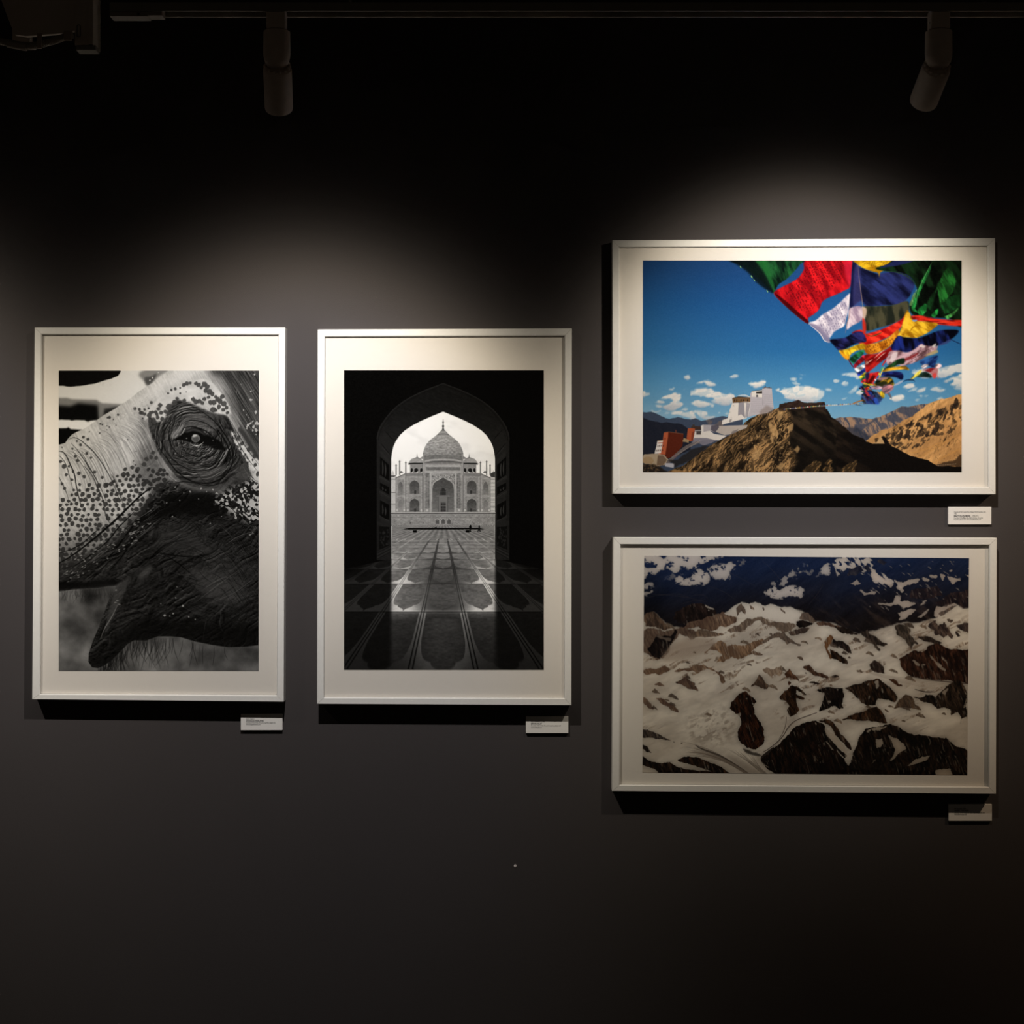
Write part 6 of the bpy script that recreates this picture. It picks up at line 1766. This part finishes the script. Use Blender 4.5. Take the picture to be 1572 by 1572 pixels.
    rock([(1256, 1106), (1270, 1104), (1280, 1110), (1290, 1126), (1300, 1136), (1308, 1148), (1306, 1152), (1296, 1142), (1284, 1130), (1276, 1116), (1266, 1110)], (30, 22, 18), (96, 66, 46), 1.0, .3)
    rock([(1258, 1110), (1266, 1122), (1276, 1136), (1288, 1150), (1300, 1160), (1296, 1164), (1284, 1150), (1270, 1136), (1262, 1122)], (14, 11, 10), (44, 34, 28), .9, .3)
    rock([(1320, 1130), (1330, 1118), (1346, 1116), (1362, 1112), (1376, 1114), (1384, 1120), (1396, 1126), (1412, 1128), (1424, 1130), (1436, 1132), (1452, 1132), (1462, 1142), (1476, 1148), (1490, 1156), (1490, 1195), (1290, 1195), (1306, 1170), (1312, 1150)], (13, 10, 9), (66, 48, 36), 1.4, .4)
    for p in [[(1344, 1134), (1354, 1133), (1356, 1140), (1350, 1148), (1345, 1148)], [(1364, 1128), (1378, 1134), (1388, 1144), (1391, 1150), (1380, 1156), (1370, 1166), (1366, 1168), (1374, 1152), (1370, 1142)], [(1404, 1166), (1414, 1162), (1428, 1160), (1420, 1168), (1406, 1172), (1392, 1176)], [(1436, 1182), (1448, 1180), (1460, 1180), (1462, 1190), (1436, 1192)], [(1336, 1118), (1350, 1116), (1362, 1114), (1350, 1122), (1340, 1121)], [(1330, 1122), (1338, 1118), (1332, 1126)]]:
        snowp(p, (208, 194, 178), 1.2, .5, .9)
    for p in [[(1408, 1146), (1412, 1158), (1410, 1162)], [(1340, 1168), (1344, 1166), (1338, 1172)], [(1422, 1128), (1428, 1138), (1426, 1144)], [(1454, 1134), (1462, 1148), (1464, 1152)], [(1446, 1140), (1448, 1150), (1450, 1154)], [(1480, 1182), (1484, 1186)], [(1336, 1154), (1338, 1158)]]:
        line(p, 1.4, (186, 172, 156), .6)
    for p in [[(1266, 1116), (1274, 1124), (1286, 1134), (1296, 1146), (1300, 1158), (1292, 1152), (1278, 1138), (1268, 1128)], [(1250, 1108), (1254, 1112), (1252, 1113)], [(1264, 1132), (1274, 1144), (1284, 1156), (1276, 1150)]]:
        snowp(p, (210, 196, 180), .8, .4, .9)
    # winding tributary with medial moraine
    line([(1254, 1094), (1236, 1100), (1220, 1107), (1210, 1116), (1203, 1128), (1194, 1138), (1182, 1148), (1172, 1154)], 1.4, (84, 74, 70), .8, .3)
    line([(1245, 1098), (1222, 1106), (1210, 1118), (1202, 1130), (1192, 1142), (1184, 1150)], 1.0, (110, 98, 90), .6, .3)
    line([(1207, 1100), (1206, 1112), (1202, 1124), (1196, 1134)], 1.2, (96, 84, 78), .7, .3)
    line([(1188, 1148), (1178, 1156), (1170, 1164), (1174, 1172), (1186, 1182), (1200, 1192)], 5.0, (24, 18, 15), .85, .3)
    line([(1166, 1156), (1163, 1162), (1168, 1170), (1180, 1178)], 2.0, (200, 188, 174), .6, .4)
    c.fill(q([(1140, 1148), (1150, 1152), (1170, 1160), (1160, 1160), (1146, 1156)]), (20, 16, 14), .7, rough=.8, soft=.8)
    # many small outcrops along the snow slopes
    for i in range(75):
        x, y = 990 + rs.rand() * 490, 958 + rs.rand() ** 1.3 * 150
        gx = q([(x, y)])[0]
        if c.img[int(np.clip(gx[1] * c.S, 0, c.H - 1)), int(np.clip(gx[0] * c.S, 0, c.W - 1))].mean() < .6:
            continue
        L_ = 2.5 + rs.rand() * 6
        k = .3 + rs.rand() * .6
        hi = (160, 134, 112) if rs.rand() < .6 else (112, 92, 80)
        rock([(x - L_, y), (x - .2 * L_, y - L_ * k), (x + L_ * .6, y - L_ * .2), (x + L_ * 1.3, y + L_ * .7), (x + L_ * .3, y + L_ * .35)], tuple(v * .5 for v in hi), hi, .6, .3, .8)
    # snow flecks and ribs on the far dark range
    for i in range(120):
        x, y = 1330 + rs.rand() * 155, 860 + rs.rand() * 75
        if rs.rand() > .35 + .5 * (abs(y - 892) < 14):
            continue
        L_ = 1.2 + rs.rand() * 3.2
        line([(x, y), (x + L_, y + L_ * .55), (x + L_ * 1.5, y + L_ * 1.2)], .8 + rs.rand() * .9, (206, 194, 188), .7)
    # soft shade on the snow beside the rock
    dm = sstep(.50, .30, c.img.mean(-1))
    bl = blur(dm, 5 * c.S) * (1 - dm)
    c.img *= (1 - .34 * bl)[..., None]
    for i in range(260):       # strokes of relief on dark faces
        x, y = 1180 + rs.rand() * 300, 1052 + rs.rand() * 136
        g = c.img[int(np.clip(q([(x, y)])[0, 1] * c.S, 0, c.H - 1)), int(np.clip(q([(x, y)])[0, 0] * c.S, 0, c.W - 1))].mean()
        if g > .32:
            continue
        L = 4 + rs.rand() * 9
        k = (rs.rand() - .5) * 1.1
        line([(x, y), (x + k * L, y + L)], .6 + rs.rand() * .6, (118, 92, 72) if rs.rand() < .45 else (8, 6, 6), .35)
    c.img += (c.noise(1.1, 1.1, 0, 1, 80)[..., None] - .5) * .025
    return c


# ------------------------------------------------------------- framed prints
def print_material(name, canvas):
    a = np.clip(canvas.img, 0, 1)
    h, w = a.shape[:2]
    im = bpy.data.images.new(name, w, h, alpha=False)
    buf = np.ones((h, w, 4), np.float32)
    buf[..., :3] = a[::-1]
    im.pixels.foreach_set(buf.ravel())
    im.update()
    im.pack()
    m = bpy.data.materials.new(name)
    m.use_nodes = True
    nt = m.node_tree
    b = nt.nodes['Principled BSDF']
    b.inputs['Roughness'].default_value = .8
    b.inputs['Specular IOR Level'].default_value = 0.0
    t = nt.nodes.new('ShaderNodeTexImage')
    t.image = im
    t.extension = 'EXTEND'
    uv = nt.nodes.new('ShaderNodeTexCoord')
    nt.links.new(uv.outputs['UV'], t.inputs['Vector'])
    nt.links.new(t.outputs['Color'], b.inputs['Base Color'])
    return m


FRAME_D = .035           # front of the moulding from the wall
MOUNT_D = .0260          # face of the mount board
RAIL_LABEL = {0: 'top rail', 1: 'right rail', 2: 'bottom rail', 3: 'left rail'}


def slab(corners_px, d_front, d_back):
    """sheet with four drawn corners (TL, TR, BR, BL) between two wall distances"""
    f = [W(x, y, d_front) for x, y in corners_px]
    b = [Vector((p.x, -d_back, p.z)) for p in f]
    v = [tuple(p) for p in f + b]
    return v, [(0, 3, 2, 1), (4, 5, 6, 7), (0, 1, 5, 4), (1, 2, 6, 5), (2, 3, 7, 6), (3, 0, 4, 7)]


def framed_print(name, label, outer, inner, sheet, painter):
    cx = sum(p[0] for p in outer) / 4
    base = W(cx, max(p[1] for p in outer), FRAME_D)
    root = thing(name, label, 'framed print', (base.x, -.001, base.z), 'framed prints on the dark wall')
    O = [W(x, y, FRAME_D) for x, y in outer]
    I = [W(x, y, FRAME_D) for x, y in inner]
    prof = [(0.0, .001), (0.0, FRAME_D - .0010), (.07, FRAME_D), (.90, FRAME_D), (1.0, FRAME_D - .0016), (1.0, .001)]
    for k in range(4):
        a, b = k, (k + 1) % 4
        d = (O[b] - O[a]).normalized() * .00028          # hairline gap at the mitres
        V = []
        for c_, s_ in ((a, 1), (b, -1)):
            for t, dep in prof:
                p = O[c_].lerp(I[c_], t) + d * s_
                V.append((p.x, -dep, p.z))
        n = len(prof)
        F = [(i, (i + 1) % n, n + (i + 1) % n, n + i) for i in range(n)] + [tuple(range(n)), tuple(range(n, 2 * n))]
        link_mesh('frame_rail', V, F, M['frame'], root)
    # mount board sits in the rebate
    g = .35
    ins = [(inner[0][0] + g, inner[0][1] + g), (inner[1][0] - g, inner[1][1] + g), (inner[2][0] - g, inner[2][1] - g), (inner[3][0] + g, inner[3][1] - g)]
    I2 = [Vector((p.x, 0, p.z)) for p in (W(x, y, FRAME_D) for x, y in ins)]
    v = [(p.x, -MOUNT_D, p.z) for p in I2] + [(p.x, -.004, p.z) for p in I2]
    mb = link_mesh('mount_board', v, slab(ins, 0, 0)[1], M['mat'], root)
    v = [(p.x, -(MOUNT_D + .0045), p.z) for p in I2] + [(p.x, -(MOUNT_D + .0030), p.z) for p in I2]
    gl = link_mesh('acrylic_sheet', v, slab(ins, 0, 0)[1], M['acrylic'], root)
    gl['label'] = 'clear acrylic glazing'
    # the photographic print
    v, f = slab(sheet, MOUNT_D + .0006, MOUNT_D - .0002)
    pr = link_mesh('photographic_print', v, f, print_material(name + '_picture', painter()), mb)
    me = pr.data
    uvl = me.uv_layers.new(name='sheet')
    U = {0: (0, 1), 1: (1, 1), 2: (1, 0), 3: (0, 0)}
    for lp in me.loops:
        uvl.data[lp.index].uv = U[lp.vertex_index % 4]
    return root


f1 = framed_print('framed_photograph', 'white-framed black and white close-up of a speckled elephant head', [(53, 502.5), (438, 502.5), (435.4, 1077.6), (49.2, 1073.8)],
                  [(63.7, 513.3), (427.4, 513.6), (424.7, 1067.8), (60.8, 1065.5)], [(90.2, 568.8), (397.5, 568.8), (397.0, 1029.9), (90.2, 1029.9)], paint_elephant)
f2 = framed_print('framed_photograph', 'white-framed black and white view of a domed tomb through a dark archway', [(487.6, 505.7), (877.8, 504.2), (877.2, 1083), (486.8, 1081)],
                  [(498.6, 516.6), (866.6, 515.4), (866.6, 1072), (497.2, 1071)], [(528, 568.3), (834.8, 568.3), (834.7, 1028.2), (528, 1028.2)], paint_tomb)
f3 = framed_print('framed_photograph', 'white-framed colour print of prayer flags over a hilltop fortress, upper right', [(939.9, 368.6), (1527.8, 365.4), (1528.6, 759), (940.7, 758.2)],
                  [(950.8, 379.2), (1516.6, 377.0), (1517.7, 747.4), (951, 747.4)], [(987, 399.8), (1476.4, 399.8), (1476.4, 724.9), (987, 724.9)], paint_flags)
f4 = framed_print('framed_photograph', 'white-framed colour print of snowy mountains and glaciers from above, lower right', [(941.4, 824.4), (1530.3, 825.7), (1529, 1219.2), (939.7, 1214.4)],
                  [(952.5, 836.2), (1519, 837), (1517.7, 1208), (951.3, 1205)], [(989.2, 853.0), (1487.8, 856.9), (1485.0, 1189.9), (986.3, 1185.9)], paint_glacier)


# ------------------------------------------------------------- caption labels
def text_mesh(body, size, bold=0.0):
    cu = bpy.data.curves.new('caption', 'FONT')
    cu.body = body
    cu.size = size
    cu.offset = bold
    cu.align_x = 'LEFT'
    tmp = bpy.data.objects.new('caption', cu)
    COL.objects.link(tmp)
    bpy.context.view_layer.update()
    me = bpy.data.meshes.new_from_object(tmp.evaluated_get(bpy.context.evaluated_depsgraph_get()))
    bpy.data.objects.remove(tmp, do_unlink=True)
    V = [tuple(v.co) for v in me.vertices]
    F = [tuple(p.vertices) for p in me.polygons]
    bpy.data.meshes.remove(me)
    return V, F


LABEL_D = .0065


def caption(label, x0, y0, x1, y1, lines):
    """lines: (left px, baseline px, width px, text, bold)"""
    a, b = W(x0, y1, LABEL_D), W(x1, y0, LABEL_D)
    root = thing('caption_label', label, 'label', ((a.x + b.x) / 2, -.0005, a.z), 'caption labels beside the prints')
    bd = link_mesh('board', *bevel_box((a.x, -LABEL_D, a.z), (b.x, -.0005, b.z), .0004), M['label'], root)
    for lx, ly, wpx, body, bold in lines:
        V, F = text_mesh(body, .01, .00028 if bold else .00006)
        if not V:
            continue
        xs = [p[0] for p in V]
        w = max(xs) - min(xs)
        s = wpx * PX / w
        h = (2.5 if bold else 2.05) * PX / .0072          # cap height
        o = W(lx, ly, LABEL_D)
        V = [(o.x + (p[0] - min(xs)) * s, -(LABEL_D + .00015), o.z + p[1] * h) for p in V]
        link_mesh('printed_line', V, F, M['ink'], bd)


caption('small white caption label below the elephant print', 369.7, 1096.2, 433.5, 1121, [
    (377.5, 1104.6, 13, 'Audrey Hepburn', 0), (377.6, 1107.7, 27.4, 'DOUGLAS KIRKLAND', 1),
    (377.6, 1110.5, 45, 'Courtesy of the Artist. For print inquiries, please visit', 0), (377.8, 1113.2, 22.2, 'www.douglaskirkland.com', 0)])
caption('small white caption label below the domed tomb print', 807.2, 1100, 872.4, 1125.4, [
    (815.2, 1108.9, 21, 'Hope, Portrait No. 5, 2005', 0), (815.2, 1112.3, 16.6, 'ERWIN OLAF', 1),
    (815.2, 1115.0, 45.6, 'Courtesy of the Artist. For print inquiries, please visit', 0), (815.2, 1117.7, 16.4, 'www.erwinolaf.com', 0)])
caption('bright white caption label below the prayer flags print', 1455.8, 778, 1522, 805, [
    (1464.4, 786.8, 49, 'Amanda and Her Cousin Amy, Valdese, North Carolina, USA,', 0), (1465, 789.8, 3.4, '1990', 0),
    (1464.6, 793.2, 25.6, 'MARY ELLEN MARK', 1), (1492, 793.0, 10.2, '(1940-2015)', 0),
    (1464.4, 795.9, 44.4, 'Courtesy of the Mary Ellen Mark Archive. For print', 0), (1464.4, 798.7, 41.4, 'inquiries, please visit www.maryellenmark.com', 0)])
caption('half-shadowed caption label below the snowy mountains print', 1456.4, 1234.6, 1522.8, 1260, [
    (1465, 1242.2, 17.4, 'Self Portrait, 2004', 0), (1465, 1245.3, 22.0, 'ALBERT WATSON', 1),
    (1465, 1248.6, 46.6, 'Courtesy of the Artist. For print inquiries, please visit', 0), (1465, 1251.3, 18.8, 'www.albertwatson.net', 0)])

# filled nail hole, a small pale dot on the wall
o_ = W(790.9, 1329.3, .0008)
dot = link_mesh('wall_plug', *lathe([(0, .0034), (.0006, .0032), (.0010, .0020)], (o_.x, -.0001, o_.z), (0, -1, 0), 16), M['plaster'])
dot['label'] = 'tiny pale round plug in the bare wall below the prints'
dot['category'] = 'wall plug'


# ------------------------------------------------------------- lighting track
TRACK_N, TRACK_F = .924, .886          # near and far side of the channel
TZ0 = W(786, 17.2, TRACK_N).z          # underside
TZ1 = TZ0 + .0165


def lighting_track(label, x0, x1):
    root = thing('lighting_track', label, 'lighting track', ((x0 + x1) / 2, -(TRACK_N + TRACK_F) / 2, TZ0))
    t = .0022
    link_mesh('side_plate', *bevel_box((x0, -TRACK_N, TZ0), (x1, -TRACK_N + t, TZ1), .0005), M['track'], root)
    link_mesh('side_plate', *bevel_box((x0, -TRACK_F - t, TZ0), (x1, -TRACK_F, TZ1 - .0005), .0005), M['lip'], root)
    link_mesh('top_plate', *box((x0, -TRACK_N + t, TZ1 - t), (x1, -TRACK_F - t, TZ1)), M['track'], root)
    for sx in (.12, .5, .88):
        x = x0 + (x1 - x0) * sx
        link_mesh('suspension_rod', *lathe([(0, .003), (3.30 - TZ1, .003)], (x, -(TRACK_N + TRACK_F) / 2, TZ1), (0, 0, 1), 10), M['track'], root)
    return root


X0 = W(168, 20, TRACK_N).x
tr = lighting_track('black lighting track running across the top of the wall', X0, 2.9)
xa = W(248, 20, TRACK_N).x
cn_ = link_mesh('end_connector', *merge([bevel_box((X0 - .0005, -TRACK_N + .004, TZ0 - .0080), (W(226, 20, TRACK_N).x, -TRACK_F - .004, TZ0 + .011), .0012),
                                         bevel_box((W(224, 20, TRACK_N).x, -TRACK_N + .005, TZ0 - .0062), (xa, -TRACK_F - .005, TZ0 + .009), .001)]), M['connector'], tr)
cn_['label'] = 'grey feed connector'
s_ = W(212.6, 20.4, TRACK_N - .004)
link_mesh('screw_hole', *lathe([(0, .0026), (.0006, .0024)], (s_.x, -(TRACK_N - .0034), TZ0 - .0042), (0, -1, 0), 12), M['ink'], cn_)
lighting_track('short lighting track beyond the left edge of the wall view', -2.6, W(-60, 20, TRACK_N).x)


# ------------------------------------------------------------------ track lamps
def beam_nodes(ld, shape):
    ld.use_nodes = True
    nt = ld.node_tree
    em = nt.nodes.get('Emission')
    tc = nt.nodes.new('ShaderNodeTexCoord')
    sp = nt.nodes.new('ShaderNodeSeparateXYZ')
    nt.links.new(tc.outputs['Normal'], sp.inputs['Vector'])
    ng = nt.nodes.new('ShaderNodeMath')
    ng.operation = 'MULTIPLY'
    ng.inputs[1].default_value = -1
    nt.links.new(sp.outputs['Z'], ng.inputs[0])
    ac = nt.nodes.new('ShaderNodeMath')
    ac.operation = 'ARCCOSINE'
    nt.links.new(ng.outputs[0], ac.inputs[0])
    dv = nt.nodes.new('ShaderNodeMath')
    dv.operation = 'DIVIDE'
    dv.inputs[1].default_value = math.radians(60)
    nt.links.new(ac.outputs[0], dv.inputs[0])
    rm = nt.nodes.new('ShaderNodeValToRGB')
    cr = rm.color_ramp
    cr.interpolation = 'LINEAR'
    for i, (dg, st, tint) in enumerate(beam_profile(shape)):
        e = cr.elements[i] if i < 2 else cr.elements.new(dg / 60.0)
        e.position = dg / 60.0
        e.color = (tint[0] * st, tint[1] * st, tint[2] * st, 1)
    nt.links.new(dv.outputs[0], rm.inputs['Fac'])
    nt.links.new(rm.outputs['Color'], em.inputs['Color'])


def track_lamp(label, neck_px, pivot_px, pivot_d, aim, watts, shape, tint=(1, 1, 1)):
    """neck_px: x where the adapter meets the track; aim: world point on the wall"""
    mid = -(TRACK_N + TRACK_F) / 2
    pv = W(pivot_px[0], pivot_px[1], pivot_d)
    x = pv.x
    root = thing('track_spotlight', label, 'spotlight', (x, mid, TZ0), 'spotlights hanging from the track')
    u = PX * (CAM_D - .905) / CAM_D
    # adapter plugged into the track
    ad = link_mesh('track_adapter', *bevel_box((x - 14.2 * u, mid - .0155, TZ0 - 25 * u), (x + 14.2 * u, mid + .0155, TZ0 + .006), .0016), M['lamp'], root)
    sc = link_mesh('locking_screw', *lathe([(0, .0022), (.002, .0020)], (x - 14.2 * u - .0022, mid - .004, TZ0 - 14 * u), (1, 0, 0), 10), M['screw'], ad)
    # upper driver housing with chamfered shoulder and rounded end
    h0 = TZ0 - 24 * u
    prof = [(0, 15.5 * u), (3.2 * u, 20.2 * u), (34 * u, 20.6 * u), (42 * u, 20.2 * u), (50 * u, 18.2 * u), (56 * u, 14.0 * u), (59.5 * u, 8.0 * u), (60.5 * u, 1.5 * u)]
    dr = link_mesh('driver_housing', *lathe(prof, (x, mid, h0), (0, 0, -1), 40), M['lamp'], root)
    smooth_by_angle(dr, 28)
    # head, aimed at the wall
    pv = Vector((x, mid + .006, h0 - 52 * u))
    ax = (Vector(aim) - pv).normalized()
    start = pv + ax * .004
    L, R = .088, .0262
    prof = [(0, R * .80), (.004, R * .97), (.007, R), (L - .004, R), (L, R * .97), (L, R * .86), (L - .007, R * .84), (L - .016, R * .80)]
    hd = link_mesh('lamp_head', *lathe(prof, start, ax, 48), M['lamp'], root)
    smooth_by_angle(hd, 28)
    s1, s2 = ax.orthogonal().normalized(), ax.cross(ax.orthogonal().normalized())
    fins = []
    for k in range(14):           # cooling teeth on the back rim
        t = 2 * math.pi * k / 14
        c_ = start + (s1 * math.cos(t) + s2 * math.sin(t)) * R * .86 - ax * .0035
        fins.append(lathe([(0, .0024), (.0042, .0028)], c_, ax, 8))
    link_mesh('cooling_teeth', *merge(fins), M['lamp'], hd)
    lens = link_mesh('lens', *lathe([(0, R * .79), (.0012, R * .60), (.0016, R * .1)], start + ax * (L - .0155), ax, 40), M['lens'], hd)
    lens['label'] = 'glowing lens'
    ld = bpy.data.lights.new('spotlight_beam', 'SPOT')
    ld.energy = watts
    ld.color = tint
    ld.spot_size = math.radians(118)
    ld.spot_blend = .15
    ld.shadow_soft_size = .008
    beam_nodes(ld, shape)
    lo = bpy.data.objects.new('spotlight_beam', ld)
    COL.objects.link(lo)
    lo.parent = root
    lo.location = start + ax * (L - .002) - root.location
    lo.rotation_mode = 'QUATERNION'
    lo.rotation_quaternion = ax.to_track_quat('-Z', 'Y')
    return root


track_lamp('dark spotlight hanging upright from the track, above the elephant and tomb prints', 425, (425, 97), .905, W(452, 835), LAMP_WATTS['left'], BEAM_SHAPE['left'])
track_lamp('dark spotlight with head tilted left, hanging above the prayer flags print', 1441, (1441, 97), .905, W(1236, 622), LAMP_WATTS['right'], BEAM_SHAPE['right'])
track_lamp('dark spotlight on the short track beyond the left edge', -520, (-565, 97), .905, W(-235, 760), LAMP_WATTS['outer_left'], BEAM_SHAPE['outer'])
track_lamp('dark spotlight at the far right end of the track, beyond the right edge', 2440, (2486, 97), .905, W(1930, 690), LAMP_WATTS['outer_right'], BEAM_SHAPE['outer'], (1.0, .80, .62))


# ------------------------------------- ceiling equipment in the top left corner
ED = .70                                  # its distance from the wall
u = PX * (CAM_D - ED) / CAM_D
pn = [W(x, y, ED) for x, y in [(1, -30), (2, 0), (10, 22), (17, 40), (23, 53), (40, 55.5), (56, 54.5), (70, 53), (96, 51), (108, 49), (116.6, 46), (117, -30)]]
eq = thing('sheet_metal_panel', 'grey sheet-metal panel with steel side channel hanging in the top left corner', 'panel', (pn[6].x, -ED, pn[5].z))
n_ = len(pn)
V = [(p.x, -ED, p.z) for p in pn] + [(p.x, -ED + .010, p.z) for p in pn]
F = [tuple(range(n_)), tuple(range(n_, 2 * n_))] + [(i, (i + 1) % n_, n_ + (i + 1) % n_, n_ + i) for i in range(n_)]
link_mesh('sheet_panel', V, F, M['panel'], eq)
a, b = W(117.6, 72, ED), W(146.5, -30, ED)
ch = link_mesh('side_channel', *merge([bevel_box((a.x, -ED - .014, a.z), (W(139, 0, ED).x, -ED - .012, b.z), .0006), bevel_box((W(139, 0, ED).x, -ED - .018, a.z), (b.x, -ED - .016, b.z), .0006),
                                       bevel_box((a.x, -ED - .012, a.z), (a.x + .002, -ED + .03, b.z), .0006), bevel_box((b.x - .002, -ED - .016, a.z), (b.x, -ED + .03, b.z), .0006)]), M['steel'], eq)
ch['label'] = 'lighter steel channel'
a2, b2 = W(151.6, 80, ED - .02), W(153.4, -30, ED - .02)
link_mesh('edge_flange', *bevel_box((a2.x, -ED + .018, a2.z), (b2.x, -ED + .022, b2.z), .0004), M['steel'], eq)
a3, b3 = W(118.5, 79, ED), W(149, 71.4, ED)
link_mesh('end_cap', *bevel_box((a3.x, -ED - .010, a3.z), (b3.x, -ED + .02, b3.z), .001), M['track'], eq)
# slotted hole outline in the channel
sl = [W(121.2, 41.5, ED), W(126.4, 60, ED)]
ring = []
for k in range(24):
    t = 2 * math.pi * k / 24
    cx_, cz_ = (sl[0].x + sl[1].x) / 2, (sl[0].z + sl[1].z) / 2
    rx = (sl[1].x - sl[0].x) / 2
    hz = (sl[0].z - sl[1].z) / 2 - rx
    ring.append((cx_ + rx * math.cos(t), -ED - .0146, cz_ + rx * math.sin(t) + (hz if math.sin(t) > 0 else -hz)))
ring.append(ring[0])
link_mesh('slot', *tube(ring, .0007, 8), M['ink'], ch)
# hanger rods to the ceiling, out of view
for px_ in (40, 132):
    p = W(px_, -30, ED)
    link_mesh('hanger_rod', *lathe([(0, .004), (3.30 - p.z + .002, .004)], (p.x, -ED + .006, p.z - .004), (0, 0, 1), 10), M['steel'], eq)

# corrugated conduit slung under the housing
path_px = [(-60, 44), (-30, 56), (-6, 62), (14, 66), (30, 69.5), (41, 71), (56, 69), (72, 65.5), (86, 61.5), (98, 57), (106, 54.6), (112, 53)]
sp_ = spline(path_px, False, 16)
pts = [W(x, y, ED + .030) for x, y in sp_]
rad = [(5.2 + (.55 if i % 2 else -.25)) * u for i in range(len(pts))]
cd = thing('flexible_conduit', 'grey corrugated conduit slung beneath the sheet-metal panel', 'conduit', tuple(pts[len(pts) // 2]))
co = link_mesh('corrugated_tube', *tube(pts, rad, 16), M['conduit'], cd)
smooth_by_angle(co, 50)
for (x, y, wd, up) in ((60.5, 68, 7.2, 17), (104, 55.6, 12.5, 9)):
    a = W(x - wd / 2, y + 6.4, ED + .041)
    b = W(x + wd / 2, y - up, ED + .041)
    link_mesh('strap', *bevel_box((a.x, -ED - .0420, a.z), (b.x, -ED - .0385, b.z), .0006), M['strap'], cd)
a = W(40, 71, ED + .012)
link_mesh('coupling', *tube([W(x, y, ED + .030) for x, y in ((12, 66.6), (24, 69), (36, 71.2), (41.2, 71.8))], 6.3 * u, 16), M['conduit'], cd)

# small bracket at the very left edge
a, b = W(-22, 28, ED), W(6.4, -30, ED)
bk = thing('mounting_bracket', 'small grey bracket at the top left edge beside the panel', 'bracket', (a.x, -ED + .19, a.z))
link_mesh('bracket_plate', *bevel_box((a.x, -ED + .17, a.z), (b.x, -ED + .19, b.z), .001), M['panel'], bk)
a2 = W(4.0, 28, ED)
link_mesh('bracket_foot', *bevel_box((a.x, -ED + .165, a.z - .002), (b.x, -ED + .215, a.z + .004), .001), M['steel'], bk)
link_mesh('hanger_rod', *lathe([(0, .004), (3.30 - b.z + .002, .004)], (a.x + .02, -ED + .18, b.z - .002), (0, 0, 1), 10), M['steel'], bk)

for _o in bpy.data.objects:
    if '_origin' in _o.keys():
        del _o['_origin']
